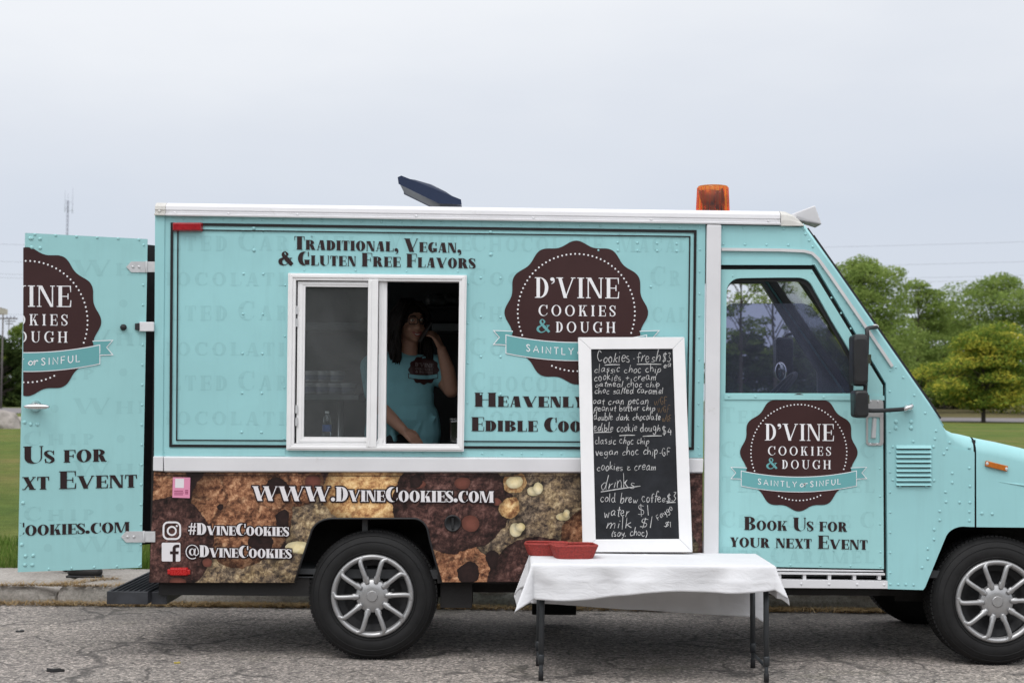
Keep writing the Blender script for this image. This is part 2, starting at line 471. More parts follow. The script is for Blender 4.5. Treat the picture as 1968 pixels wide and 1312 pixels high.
def m_lawn_make():
    m, n, l, p = new_mat("mown_lawn")
    tc = n.new("ShaderNodeTexCoord").outputs["Object"]
    a = nz(n, l, .16, 6, .6, tc); b = nz(n, l, 2.6, 8, .75, tc); c = nz(n, l, 60, 4, .8, tc)
    col = ramp(n, l, a.outputs["Fac"], [(.3, (.075, .135, .028)), (.5, (.115, .155, .035)), (.72, (.185, .165, .06))]).outputs[0]
    s = ramp(n, l, b.outputs["Fac"], [(.3, (.6, .62, .55)), (.7, (1.35, 1.3, 1.3))]).outputs[0]
    col = mixc(n, l, 1, col, s, 'MULTIPLY')
    s = ramp(n, l, c.outputs["Fac"], [(.35, (.5, .5, .45)), (.65, (1.4, 1.4, 1.4))]).outputs[0]
    col = mixc(n, l, 1, col, s, 'MULTIPLY')
    # the bank beyond the road is dry and brown
    sx = n.new("ShaderNodeSeparateXYZ"); l.new(tc, sx.inputs[0])
    wob = math_(n, l, 'MULTIPLY_ADD', b.outputs["Fac"], 6, sx.outputs["Y"])
    g = ramp(n, l, math_(n, l, 'MULTIPLY', wob, .005), [(.585, (0, 0, 0)), (.61, (.85, .85, .85)), (.91, (.85, .85, .85)), (.94, (0, 0, 0))]).outputs[0]
    dry = ramp(n, l, b.outputs["Fac"], [(.3, (.10, .082, .045)), (.7, (.17, .135, .072))]).outputs[0]
    gx = ramp(n, l, math_(n, l, 'MULTIPLY_ADD', sx.outputs["X"], .01, .5), [(.4, (0, 0, 0)), (.55, (1, 1, 1))]).outputs[0]
    col = mixc(n, l, math_(n, l, 'MULTIPLY', g, gx), col, dry)
    l.new(col, p.inputs["Base Color"]); p.inputs["Roughness"].default_value = .95
    p.inputs["Specular IOR Level"].default_value = .1
    bump(n, l, c.outputs["Fac"], .8, .03, p)
    return m
m_lawn = m_lawn_make()
m_blade = None
def m_leaf_make(name, stops, trans=.35):
    m = bpy.data.materials.new(name); m.use_nodes = True
    n, l = m.node_tree.nodes, m.node_tree.links; n.clear()
    o = n.new("ShaderNodeOutputMaterial"); d = n.new("ShaderNodeBsdfDiffuse"); t = n.new("ShaderNodeBsdfTranslucent")
    g = n.new("ShaderNodeNewGeometry"); tc = n.new("ShaderNodeTexCoord")
    big = nz(n, l, .42, 3, .6, tc.outputs["Object"])
    f = math_(n, l, 'MULTIPLY_ADD', g.outputs["Random Per Island"], .45, math_(n, l, 'MULTIPLY_ADD', big.outputs["Fac"], 1.5, -.5))
    c = ramp(n, l, f, stops).outputs[0]
    l.new(c, d.inputs[0]); l.new(c, t.inputs[0])
    mx = n.new("ShaderNodeMixShader"); mx.inputs[0].default_value = trans
    l.new(d.outputs[0], mx.inputs[1]); l.new(t.outputs[0], mx.inputs[2]); l.new(mx.outputs[0], o.inputs[0])
    return m
m_leaf = m_leaf_make("green_leaves", [(.0, (.10, .155, .038)), (.5, (.225, .31, .082)), (1, (.38, .45, .14))], .45)
m_leafl = m_leaf_make("light_green_leaves", [(.0, (.08, .13, .025)), (.5, (.17, .24, .05)), (1, (.30, .34, .075))], .42)
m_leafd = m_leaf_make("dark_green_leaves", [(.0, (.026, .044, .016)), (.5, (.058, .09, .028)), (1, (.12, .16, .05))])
m_leafy = m_leaf_make("yellowing_leaves", [(.0, (.075, .13, .025)), (.45, (.18, .26, .048)), (.60, (.42, .42, .07)), (1, (.70, .57, .09))], .42)
m_grassb = m_leaf_make("grass_blades", [(.0, (.07, .13, .022)), (.5, (.13, .20, .045)), (1, (.30, .30, .10))])
m_straw = m_leaf_make("dry_straw", [(.0, (.14, .09, .045)), (.5, (.30, .21, .11)), (1, (.46, .36, .22))], .2)
m_bark = M("bark", (.06, .048, .04), .9, var=.35, vs=3, bmp=.6, bs=12)

# ------------------------------------------------------------------ lettering (own glyph outlines)
def ribbon(pts, ws, n=5, smooth=True):
    P = [Vector((p[0], p[1], 0)) for p in pts]
    if smooth and len(P) > 2:
        Q = smooth_pts(P, n); wq = []
        m = len(P) - 1
        for i in range(len(Q)):
            t = i / n; a = min(int(t), m - 1); wq.append(ws[a] + (ws[a + 1] - ws[a]) * (t - a))
    else: Q, wq = P, list(ws)
    out = []; prev = None
    for i, q in enumerate(Q):
        d = (Q[min(i + 1, len(Q) - 1)] - Q[max(i - 1, 0)])
        d = d.normalized() if d.length > 1e-9 else Vector((1, 0, 0))
        nn = Vector((-d.y, d.x, 0)) * wq[i] * .5
        a, b = q + nn, q - nn
        if prev: out.append([(prev[0].x, prev[0].y), (prev[1].x, prev[1].y), (b.x, b.y), (a.x, a.y)])
        prev = (a, b)
    return out
def arcp(cx, cy, rx, ry, icx, irx, iry, a0, a1, n=18):
    out = []; prev = None
    for k in range(n + 1):
        a = R(a0 + (a1 - a0) * k / n)
        o = (cx + rx * math.cos(a), cy + ry * math.sin(a)); i = (icx + irx * math.cos(a), cy + iry * math.sin(a))
        if prev: out.append([prev[0], prev[1], i, o])
        prev = (o, i)
    return out
def glyph(ch, t, h, s):
    P = []
    def rect(x0, y0, x1, y1): P.append([(x0, y0), (x1, y0), (x1, y1), (x0, y1)])
    def stem(x, w=None, top=1, bot=1):
        w = t if w is None else w
        rect(x, 0, x + w, 1)
        if bot: rect(x - s, 0, x + w + s, h)
        if top: rect(x - s, 1 - h, x + w + s, 1)
    def diag(xa, ya, xb, yb, w): P.append([(xa, ya), (xa + w, ya), (xb + w, yb), (xb, yb)])
    th = h * 1.25
    if ch == 'A':
        w = .66 + .5 * t; ap = w * .5 - t * .35
        diag(w - s - t, 0, ap, 1, t); diag(s + .02, 0, ap + .02, 1, th); rect(w * .2, .26, w * .75, .26 + h)
        rect(0, 0, 2 * s + th + .02, h); rect(w - t - 2 * s, 0, w, h)
    elif ch in 'BPR':
        r1, r2 = .17 + .72 * t, .21 + .75 * t; x = s + t
        stem(s, top=0, bot=(ch != 'B')); rect(0, 1 - h, x, 1)
        cy = .755 if ch == 'B' else .74; ry = 1 - cy
        P += arcp(x, cy, r1, ry, x, max(.02, r1 - .92 * t), ry - h, -90, 90, 14)
        if ch == 'B':
            P += arcp(x, .2625, r2, .2625, x, max(.02, r2 - .95 * t), .2625 - h, -90, 90, 14); rect(0, 0, x, h); w = x + r2
        elif ch == 'P': w = x + r1
        else:
            diag(x + r1 * .45, 0, x + .0, .5, t); w = x + r1 * .45 + t + s * .9; rect(x + r1 * .45, 0, w, h)
    elif ch in 'CG':
        r = .36 + .2 * t; xe = r * 1.75
        P += arcp(r, .5, r, .515, r + (t - h) / 2, r - (t + h) / 2, .515 - h, 42, 318, 30)
        rect(xe - h, .66, xe + h * .8, 1.0)
        w = xe + h
        if ch == 'G': rect(xe - t * .8, .06, xe + t * .2, .42); rect(xe - t * .8 - s, .42 - h, xe + t * .2 + s, .42); w = xe + t * .2 + s * .6
        else: P += ribbon([(xe - .03, .12), (xe + .03, .26)], [h, h * .9], smooth=False)
    elif ch == 'D':
        stem(s, bot=0, top=0); rect(0, 0, s + t, h); rect(0, 1 - h, s + t, 1); r = .28 + .5 * t
        P += arcp(s + t, .5, r, .5, s + t, max(.03, r - t), .5 - h, -90, 90, 22); w = s + t + r
    elif ch in 'EFL':
        w = s + t + .36
        stem(s, top=1)
        if ch in 'EL': rect(s + t, 0, w, h); P.append([(w - h * 1.4, 0), (w, 0), (w + .015, .32), (w - h * .4, .32)])
        if ch in 'EF':
            rect(s + t, 1 - h, w, 1); P.append([(w - h * 1.4, 1), (w, 1), (w, .70), (w - h * .5, .70)])
            xm = w - .1; rect(s + t, .5 - h / 2, xm, .5 + h / 2); rect(xm - h, .36, xm, .64)
        if ch == 'F': w -= .02
    elif ch == 'H':
        g = .32 + .1 * t; stem(s); stem(s + t + g); rect(s + t, .5 - h / 2, s + t + g, .5 + h / 2); w = 2 * s + 2 * t + g
    elif ch == 'I': stem(s); w = 2 * s + t
    elif ch == 'K':
        stem(s); x = s + t; w = x + .42 + .35 * t
        diag(x, .38, w - s - .14, 1, th); diag(x + .12 - .12 * t, .52, w - s - t * .95, 0, t)
        rect(w - t - 2 * s, 0, w, h); rect(w - .34, 1 - h, w - .02, 1)
    elif ch == 'M':
        g = .62 + .35 * t; stem(s, th); stem(s + th + g); rect(0, 1 - h, s + t * .9, 1)
        m = s + th + g * .42
        P.append([(s, 1), (s + t, 1), (m + t * .55, 0), (m, 0)]); diag(m + t * .3, 0, s + th + g - .01, 1, th); w = s * 2 + th + g + t
    elif ch == 'N':
        g = .42 + .45 * t; stem(s, th, top=0); stem(s + th + g, th, bot=0)
        P.append([(s - .01, 1), (s + t, 1), (s + 2 * th + g, 0), (s + 2 * th + g - t * .75, 0)]); rect(0, 1 - h, s + t * .8, 1); w = 2 * s + 2 * th + g
    elif ch in 'OQ':
        r = .36 + .24 * t; P += arcp(r, .5, r, .515, r, max(.03, r - .98 * t), .515 - h, 0, 360, 36); w = 2 * r
    elif ch == 'S':
        w = .40 + .5 * t; a = w - .03
        P += ribbon([(a, .70), (a - .03, .86), (w * .5, .985), (.12 * w, .86), (.12 * w + t * .1, .68), (w * .5, .5), (w * .88 - t * .1, .32), (w * .86, .14), (w * .48, .015), (.06, .14), (.03, .32)],
                    [h, h, h * 1.1, t * .62, t * .85, t * .95, t * .85, t * .62, h * 1.1, h, h], 4)
        rect(a - h * .5, .66, a + h * .5, .99); rect(0.02, .01, .02 + h, .34)
    elif ch == 'T':
        w = .52 + .55 * t; stem((w - t) / 2, top=0); rect(0, 1 - h, w, 1)
        P.append([(0, 1), (h * 1.4, 1), (h * .6, .68), (0, .68)]); P.append([(w, 1), (w - h * 1.4, 1), (w - h * .6, .68), (w, .68)])
    elif ch == 'U':
        g = .36 + .15 * t; r0 = (t + g + th) / 2; cx = s + r0
        rect(s, .34, s + t, 1); rect(0, 1 - h, 2 * s + t, 1); rect(s + t + g, .34, s + t + g + th, 1); rect(t + g, 1 - h, s * 2 + t + g + th, 1)
        P += arcp(cx, .34, r0, .355, s + t + g / 2, g / 2, .355 - h, 180, 360, 18); w = 2 * s + t + g + th
    elif ch in 'VW':
        a = .26 + .33 * t
        diag(a, 0, s, 1, t); diag(a + t * .35, 0, a * 2 + t * .45, 1, th); rect(0, 1 - h, 2 * s + t, 1); w = 2 * a + t * .45 + s + th
        if ch == 'W':
            x = a * 2 + t * .45 - t * .35 - s
            diag(x + a, 0, x + s, 1, t); diag(x + a + t * .35, 0, x + a * 2 + t * .45, 1, th); w = x + 2 * a + t * .45 + s + th
            rect(x, 1 - h, x + 2 * s + t, 1)
        rect(w - 2 * s - th, 1 - h, w, 1)
    elif ch == 'X':
        w = .62 + .5 * t; P.append([(s, 1), (s + t, 1), (w - s, 0), (w - s - t, 0)]); diag(s + .03, 0, w - s - .06, 1, th)
        rect(0, 1 - h, 2 * s + t, 1); rect(w - t - 2 * s, 0, w, h); rect(0, 0, 2 * s + .06, h); rect(w - 2 * s - .1, 1 - h, w, 1)
    elif ch == 'Y':
        w = .62 + .45 * t; c = w / 2 - t / 2; rect(c, 0, c + t, .46); rect(c - s, 0, c + t + s, h)
        P.append([(s, 1), (s + t, 1), (c + t, .44), (c, .44)]); diag(c + t * .6, .44, w - s - th, 1, th); rect(0, 1 - h, 2 * s + t, 1); rect(w - 2 * s - th, 1 - h, w, 1)
    elif ch == '&':
        w = .74 + .5 * t
        P += ribbon([(w, .02), (w * .62, .40), (w * .30, .76), (w * .42, .98), (w * .62, .80), (w * .45, .58), (w * .12, .36), (w * .10, .16), (w * .36, .0), (w * .68, .14), (w * .92, .52)],
                    [t * .8, t, t * .7, h, t * .55, h * 1.2, t * .8, t * .85, h * 1.4, h * 1.2, h * 1.5], 5)
        rect(w * .74, .5, w * 1.02, .5 + h)
    elif ch == '#':
        w = .66; diag(.12, 0, .24, 1, .10); diag(.38, 0, .50, 1, .10); rect(.0, .3, .62, .4); rect(.04, .62, .66, .72)
    elif ch == '@':
        w = 1.1; P += arcp(.55, .42, .55, .62, .55, .47, .55, -20, 305, 32); P += arcp(.52, .42, .24, .30, .55, .12, .25, 0, 360, 20)
        P += ribbon([(.80, .72), (.74, .3), (.84, .12), (1.0, .22), (1.06, .42)], [.1, .1, .08, .06, .06])
    elif ch == '.':
        r = .07 + .22 * t; P.append([(r + r * math.cos(2 * PI * k / 14), r + r * math.sin(2 * PI * k / 14)) for k in range(14)]); w = 2 * r
    elif ch in ",'":
        r = .06 + .2 * t; y = r if ch == ',' else 1 - r
        P.append([(r + r * math.cos(2 * PI * k / 14), y + r * math.sin(2 * PI * k / 14)) for k in range(14)])
        P += ribbon([(2 * r - .02, y), (1.7 * r, y - r * 1.5), (r * .6, y - r * 2.5)], [r * .6, r * .6, .02]); w = 2 * r
    elif ch == '*':
        P.append([(.25 + .2 * math.cos(2 * PI * k / 16), .45 + .2 * math.sin(2 * PI * k / 16)) for k in range(16)]); w = .5
    else: w = .34
    return P, w
def layout(s, t, h, se, gap, sc, space=.34):
    out = []; x = 0; wi = 0
    for c in s:
        if c == ' ': x += space; wi += 1; continue
        k = sc if c.islower() else 1.0
        P, w = glyph(c.upper(), t / 1.0, h / k if c.islower() else h, se)
        for q in P: out.append((wi, [(x + px * k, py * k) for px, py in q]))
        x += w * k + gap
    return out, x - gap
def text(mb, s, x0, x1, y0, y1, cap, mapper, e=.0015, t=.3, h=.05, se=.06, gap=.06, sc=.76, mi=0, outline=0, omi=1, clip=None, space=.34, arch=None, words=None):
    """lettering between pixel columns x0..x1, baseline y0..y1, on a real surface given by mapper(px,py,e)"""
    P, wd = layout(s, t, h, se, gap, sc, space)
    kx = (x1 - x0) / wd
    def pt(p):
        px = x0 + p[0] * kx; f = (px - x0) / (x1 - x0)
        return (px, y0 + (y1 - y0) * f - p[1] * cap + (arch(f) if arch else 0))
    k = 0
    for wi, q in P:
        if words is not None:
            while len(words) <= wi: words.append(MB())
            mb = words[wi]
        pp = [pt(p) for p in q]
        if clip is not None:
            if max(p[0] for p in pp) < clip[0] or min(p[0] for p in pp) > clip[1]: continue
            pp = clip_poly(pp, clip[0], clip[1])
            if len(pp) < 3: continue
        k += 1
        mb.flat([mapper(a, b, e + .00012 * (k % 7)) for a, b in pp], mi)
        if outline:
            m = len(pp)
            for i in range(m):
                a, b = Vector(pp[i]), Vector(pp[(i + 1) % m]); d = b - a
                if d.length < 1e-6: continue
                d = d.normalized() * outline; nn = Vector((-d.y, d.x))
                mb.flat([mapper(v.x, v.y, e - .0011 + .00009 * ((k + i) % 7)) for v in (a - d * .7 - nn, b + d * .7 - nn, b + d * .7 + nn, a - d * .7 + nn)], omi)
def clip_poly(pp, xa, xb):
    for lim, sg in ((xa, 1), (xb, -1)):
        out = []
        for i in range(len(pp)):
            a, b = pp[i], pp[(i + 1) % len(pp)]
            ia, ib = (a[0] - lim) * sg >= 0, (b[0] - lim) * sg >= 0
            if ia: out.append(a)
            if ia != ib:
                f = (lim - a[0]) / (b[0] - a[0]); out.append((lim, a[1] + (b[1] - a[1]) * f))
        pp = out
        if len(pp) < 3: return []
    return pp
def lettering(name, mats, parent, lines):
    for a, k in lines:
        ws = []; text(None, *a, words=ws, **k)
        for q in ws:
            if q.f: q.build(name, mats, parent)
def L_(*a, **k): return (a, k)
# monoline capitals for the ribbon of the badge, and chalk handwriting
SANS = {'S': [[(.5, .85), (.28, 1), (.08, .82), (.28, .52), (.48, .25), (.28, 0), (.04, .15)]], 'A': [[(0, 0), (.33, 1), (.66, 0)], [(.13, .34), (.53, .34)]],
        'I': [[(.05, 0), (.05, 1)]], 'N': [[(0, 0), (0, 1), (.58, 0), (.58, 1)]], 'T': [[(0, 1), (.56, 1)], [(.28, 1), (.28, 0)]],
        'L': [[(0, 1), (0, 0), (.44, 0)]], 'Y': [[(0, 1), (.3, .48), (.6, 1)], [(.3, .48), (.3, 0)]], 'F': [[(.46, 1), (0, 1), (0, 0)], [(0, .5), (.4, .5)]],
        'U': [[(0, 1), (0, .3), (.26, 0), (.52, .3), (.52, 1)]], 'o': [[(.2, 0), (.02, .25), (.2, .55), (.38, .3), (.2, 0)], [(.33, .42), (.55, .5)]],
        'r': [[(.0, .45), (.12, .6), (.06, 0), (.16, .45), (.32, .6), (.42, .5)]]}
HAND = {
 'a': ([(.62, .85), (.35, 1), (.08, .6), (.2, .05), (.5, .3), (.62, .9), (.6, .3), (.78, .05)], .85), 'b': ([(.08, 1.9), (.06, .1), (.1, .6), (.4, .95), (.62, .5), (.4, .0), (.06, .15)], .75),
 'c': ([(.55, .85), (.3, 1), (.05, .5), (.25, .02), (.58, .18)], .68), 'd': ([(.58, .85), (.3, .95), (.05, .5), (.25, .02), (.55, .4), (.66, 1.9), (.6, .5), (.72, .05)], .82),
 'e': ([(.08, .5), (.5, .6), (.45, .95), (.2, .95), (.05, .5), (.22, .02), (.58, .2)], .68), 'f': ([(.6, 1.7), (.42, 1.9), (.25, 1.4), (.22, -.1)], .5),
 'g': ([(.58, .85), (.3, 1), (.06, .55), (.28, .1), (.55, .45), (.6, .9), (.58, -.4), (.3, -.75), (.05, -.45)], .76), 'h': ([(.1, 1.9), (.06, 0), (.15, .6), (.4, .95), (.55, .6), (.56, 0)], .72),
 'i': ([(.1, .95), (.08, .0)], .3), 'k': ([(.1, 1.9), (.06, 0), (.08, .5), (.5, 1), (.2, .55), (.58, 0)], .66), 'l': ([(.1, 1.95), (.07, 0)], .28),
 'm': ([(.05, .95), (.05, 0), (.1, .6), (.3, .95), (.4, .6), (.4, 0), (.46, .6), (.68, .95), (.78, .5), (.78, 0)], .95), 'n': ([(.06, .95), (.05, 0), (.12, .6), (.38, .98), (.52, .6), (.52, 0)], .7),
 'o': ([(.32, 1), (.06, .6), (.2, .02), (.5, .2), (.55, .75), (.32, 1), (.25, .9)], .68), 'p': ([(.1, .95), (.06, -.8), (.1, .5), (.4, 1), (.6, .55), (.35, .05), (.1, .2)], .72),
 'r': ([(.08, .95), (.06, 0), (.14, .6), (.45, .95)], .52), 's': ([(.5, .9), (.2, .95), (.12, .65), (.45, .4), (.4, .05), (.05, .1)], .6),
 't': ([(.28, 1.6), (.25, .2), (.45, .05)], .52), 'u': ([(.06, .95), (.08, .25), (.3, .02), (.5, .4), (.54, .95), (.54, .2), (.68, .03)], .76), 'v': ([(.04, .95), (.25, .0), (.5, .98)], .58),
 'w': ([(.03, .95), (.18, .0), (.38, .7), (.55, .0), (.75, .98)], .84), 'x': ([(.05, .95), (.5, 0)], .58), 'y': ([(.06, .95), (.2, .3), (.45, .35), (.58, .95), (.5, -.3), (.25, -.75)], .68),
 'C': ([(.62, 1.4), (.35, 1.7), (.03, .8), (.3, .02), (.66, .25)], .74), 'F': ([(.6, 1.6), (.08, 1.6), (.06, 0)], .62), 'G': ([(.6, 1.4), (.3, 1.65), (.05, .8), (.3, .0), (.6, .4), (.35, .75)], .74),
 '$': ([(.55, 1.4), (.15, 1.5), (.12, 1.0), (.5, .7), (.45, .15), (.02, .2)], .7), '1': ([(.12, 1.6), (.1, 0)], .35), '3': ([(.08, 1.5), (.45, 1.5), (.25, .9), (.55, .5), (.35, .0), (.02, .15)], .66),
 '4': ([(.35, 1.6), (.08, .7), (.62, .75)], .7), '&': ([(.1, 1.0), (.5, .9), (.12, .5), (.3, .05), (.68, .3)], .7), '+': ([(.05, .6), (.65, .62)], .75), '-': ([(.05, .55), (.42, .55)], .5),
 '(': ([(.3, 1.4), (.05, .6), (.25, -.3)], .36), ')': ([(.05, 1.4), (.3, .6), (.1, -.3)], .36), ',': ([(.12, .12), (.05, -.25)], .3), '/': ([(.02, -.1), (.5, 1.5)], .55), '.': ([(.08, .6), (.16, .6)], .3)}
HAND2 = {'f': [(.02, .95), (.5, 1.0)], 't': [(.02, 1.05), (.5, 1.1)], 'i': [(.13, 1.4), (.16, 1.45)], 'x': [(.5, .95), (.05, 0)], 'F': [(.07, .85), (.45, .85)], '$': [(.32, 1.75), (.28, -.15)], '4': [(.5, 1.2), (.48, 0)], '+': [(.34, 1.0), (.33, .2)], 'G': [(.35, .75), (.65, .75)]}
def chalk(mb, s, x0, x1, y, xh, mapper, e, mi=0, wpx=2.3, rot=0):
    rnd = random.Random(sum(map(ord, s)) + int(y))
    w = sum((HAND[c][1] if c in HAND else .5) + .1 for c in s) - .1
    kx = (x1 - x0) / w; x = 0; ca, sa = math.cos(rot), math.sin(rot); k = 0
    for c in s:
        if c in HAND:
            dy = rnd.uniform(-.2, .2); sl = rnd.uniform(-.06, .2); sy = rnd.uniform(.8, 1.2)
            for st in (HAND[c][0], HAND2.get(c)):
                if not st: continue
                pts = []
                for a, b in st:
                    u, v = (x + a + sl * b + rnd.uniform(-.03, .03)) * kx, (b * sy + dy + rnd.uniform(-.03, .03)) * xh
                    pts.append((x0 + u * ca - v * sa, y - u * sa - v * ca))
                ww = [wpx * rnd.uniform(.55, 1.25) for _ in pts]
                for q in ribbon(pts, ww, 4):
                    k += 1; mb.flat([mapper(a, b, e + .0001 * (k % 5)) for a, b in q], mi)
        x += (HAND[c][1] if c in HAND else .5) + .1

# ------------------------------------------------------------------ the setting
ROADZ = [(-500, 0), (2.2, 0)]
TERR = [(3.2, .115), (20, .12), (60, .12), (98, .15), (118, .25), (150, .75), (185, 1.32), (205, 1.42), (600, 1.6), (1600, 2.0)]
def terr(y):
    for (a, za), (b, zb) in zip(TERR, TERR[1:]):
        if y <= b: return za + (zb - za) * max(0, (y - a)) / (b - a)
    return TERR[-1][1]
mb = MB()
xs = [-400, -60, -12, 12, 60, 400]; ys = [-400, -60, -12, -4, 2.3]
vs = [(x, y, 0) for y in ys for x in xs]
mb.add(vs, [(j * 6 + i, j * 6 + i + 1, (j + 1) * 6 + i + 1, (j + 1) * 6 + i) for j in range(4) for i in range(5)])
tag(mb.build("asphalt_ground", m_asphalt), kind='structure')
mb = MB()
ys = [3.22, 3.6, 4.5, 6, 9, 14, 20, 30, 45, 60, 75, 85, 98, 104, 110, 118, 126, 134, 142, 150, 165, 185, 195, 205, 300, 600, 1600]
xs = [-1500, -300, -120, -60, -30, -15, -6, 0, 6, 15, 30, 60, 120, 300, 1500]; nx = len(xs)
def tz(x, y):
    b = noise.noise(Vector((x * .05, y * .05, 3))) * .06 if 8 < y < 95 else 0
    return terr(y) + b
mb.add([(x, y, tz(x, y)) for y in ys for x in xs], [(j * nx + i, j * nx + i + 1, (j + 1) * nx + i + 1, (j + 1) * nx + i) for j in range(len(ys) - 1) for i in range(nx - 1)], 0, True)
tag(mb.build("lawn", m_lawn), kind='structure')
m_farroad = M("far_road_asphalt", (.17, .155, .16), .9, var=.12, vs=.3)
m_path = M("path_concrete", (.34, .30, .27), .9, var=.12, vs=.5)
def strip(name, pts, m, dz=.02):
    mb = MB(); n = len(pts)
    vs = []
    for x, y0, y1 in pts: vs += [(x, y0, tz(x, y0) + dz), (x, (y0 + y1) / 2, max(tz(x, (y0 + y1) / 2), (tz(x, y0) + tz(x, y1)) / 2) + dz), (x, y1, tz(x, y1) + dz)]
    fs = []
    for i in range(n - 1):
        for k in range(2): fs.append((i * 3 + k, (i + 1) * 3 + k, (i + 1) * 3 + k + 1, i * 3 + k + 1))
    mb.add(vs, fs); return tag(mb.build(name, m), kind='structure')
strip("far_road", [(x, 98 + .01 * (60 - x) + 0, 118 + (0 if x > 0 else -x * .12)) for x in (-300, -120, -60, -30, -15, 0, 6, 15, 30, 60, 120, 300)], m_farroad, .03)
strip("footpath", [(x, 64 - (x + 30) * .12, 79 - (x + 30) * .12) for x in (-120, -60, -30, -15, -10)], m_path, .08)

# kerb: one long slab of old concrete with broken joints
mb = MB()
prof = [(2.2, -.03), (2.2, .045), (2.215, .085), (2.25, .108), (2.32, .118), (2.75, .12), (3.22, .125), (3.28, .09)]
jx = W(107, 1140, 2.2).x
xs = [-300, -60, -20, -8] + [-6 + .09 * i for i in range(134)] + [8, 20, 60, 300]
xs = sorted(xs + [jx - .018, jx - .012, jx, jx + .014, jx + .02])
vs = []; fs = []; m = len(prof)
for i, x in enumerate(xs):
    d = abs(x - jx); chip = max(0, 1 - d / .16) * .05 if x < jx else max(0, 1 - d / .05) * .02
    for k, (y, z) in enumerate(prof):
        nzv = noise.noise(Vector((x * 2.1, y * 3, z * 4)))
        n2 = noise.noise(Vector((x * 9, y * 9, z * 9)))
        f = 1 if 1 <= k <= 4 else .3
        if abs(x) > 7: nzv = n2 = 0
        yy = y + (nzv * .02 + n2 * .008) * f + (chip * .6 if 1 <= k <= 4 else 0) + (.05 if d < .011 and k < 5 else 0)
        zz = z + (nzv * .012 + n2 * .006) * f * (0 if k == 0 else 1) - (chip if 2 <= k <= 4 else 0) - (.07 if d < .011 and 1 <= k < 7 else 0)
        vs.append((x, yy, zz))
for i in range(len(xs) - 1):
    for k in range(m - 1): fs.append((i * m + k, (i + 1) * m + k, (i + 1) * m + k + 1, i * m + k + 1))
mb.add(vs, fs, 0, True)
tag(mb.build("kerb", m_conc), kind='structure')

mb = MB(); rr_ = random.Random(4)  # added ridge behind the camera: dims glass reflections, blocks low sky light
NXH = 90
for (y, h0) in ((-44, 11.5),):
    vs = []; fs = []
    for i in range(NXH + 1):
        x = -260 + 520 * i / NXH
        for k, (f, dy) in enumerate(((0, 0), (.35, -.8), (.7, -2.2), (.93, -4.5), (1.0, -8), (.8, -14), (0, -17))):
            z = h0 * f * (1 + .28 * noise.noise(Vector((x * .05, 0, 1))) + .22 * noise.noise(Vector((x * .23, k, 2))))
            vs.append((x, y + dy + 2.2 * noise.noise(Vector((x * .3, k * .7, 5))), z - (.2 if k in (0, 6) else 0)))
    for i in range(NXH):
        for k in range(6): fs.append((i * 7 + k, i * 7 + k + 1, i * 7 + 8 + k, i * 7 + 7 + k))
    mb.add(vs, fs, 0, True)
tag(mb.build("unseen_light_blocker", M("blocker_dark_green", (.035, .05, .02), .95, var=.5, vs=.6, bmp=1, bs=1.2, bd=.6)), kind='structure')

def blades(name, label, n, reg, hgt, mat, lie=0.0, wid=.006, seed=1, dens=None):
    rnd = random.Random(seed); vs = []; fs = []
    i = 0
    while i < n:
        x, y = rnd.uniform(reg[0], reg[1]), rnd.uniform(reg[2], reg[3])
        if dens and rnd.random() > dens(x, y): continue
        i += 1
        z = .003 if y < 2.2 else (.115 if y < 3.22 else tz(x, y)); a = rnd.uniform(0, 2 * PI); hh = hgt * rnd.uniform(.45, 1.15)
        ln = rnd.uniform(.15, .6) + lie
        dx, dy = math.cos(a), math.sin(a); w = wid * rnd.uniform(.6, 1.4)
        up = max(.06, 1 - lie)
        p0 = Vector((x, y, z)); p1 = p0 + Vector((dx * ln * hh * .4, dy * ln * hh * .4, hh * .6 * up)); p2 = p0 + Vector((dx * ln * hh, dy * ln * hh, hh * up))
        s = Vector((-dy, dx, 0)) * w
        b = len(vs); vs += [p0 - s, p0 + s, p1 + s * .7, p1 - s * .7, p2]
        fs += [(b, b + 1, b + 2, b + 3), (b + 3, b + 2, b + 4)]
    mb = MB(); mb.add(vs, fs); o = mb.build(name, mat); return tag(o, label, "grass", kind='stuff')
blades("dry_grass", "dry straw coloured grass along the foot of the kerb", 11000, (-4.6, 3.6, 2.04, 2.26), .10, m_straw, .72, .0034, 3,
       lambda x, y: .25 + .75 * max(0, noise.noise(Vector((x * 2.2, y * 2, 0))) + .35) if y < 2.22 else .6)
blades("kerb_crack_grass", "dry straw coloured grass in the broken kerb joint", 420, (jx - .12, jx + .34, 2.2, 2.62), .07, m_straw, .6, .003, 4, lambda x, y: max(0, 1 - abs((x - jx) - (y - 2.25) * .8) / .12))
blades("verge_grass", "long green grass at the back edge of the kerb", 9000, (-5.2, -1.4, 3.2, 5.2), .11, m_grassb, 0, .004, 5, lambda x, y: 1.0 if y < 3.5 else .45)

# ------------------------------------------------------------------ the food truck
WID = 1.78                      # width of the body
XR = XZ(292, 760)[0]            # rear face
truck = thing("food_truck", (0, WID / 2, 0), "turquoise food truck with a cookie print along its skirt and an open serving window", "food truck")
sidept = lambda a, b, e=0.0: SIDE.at(a, b, e)
def P2(*pts): return [XZ(a, b) for a, b in pts]
def arc_px(cx, cy, rx, ry, a0, a1, n=6):
    return [(cx + rx * math.cos(R(a0 + (a1 - a0) * k / n)), cy - ry * math.sin(R(a0 + (a1 - a0) * k / n))) for k in range(n + 1)]
def rivet_row(mb, x0, y0, x1, y1, n, r=.0078, h=.0042, pl=SIDE):
    for i in range(n):
        f = i / max(1, n - 1)
        mb.dome(pl.at(x0 + (x1 - x0) * f, y0 + (y1 - y0) * f), pl.n, r, h)

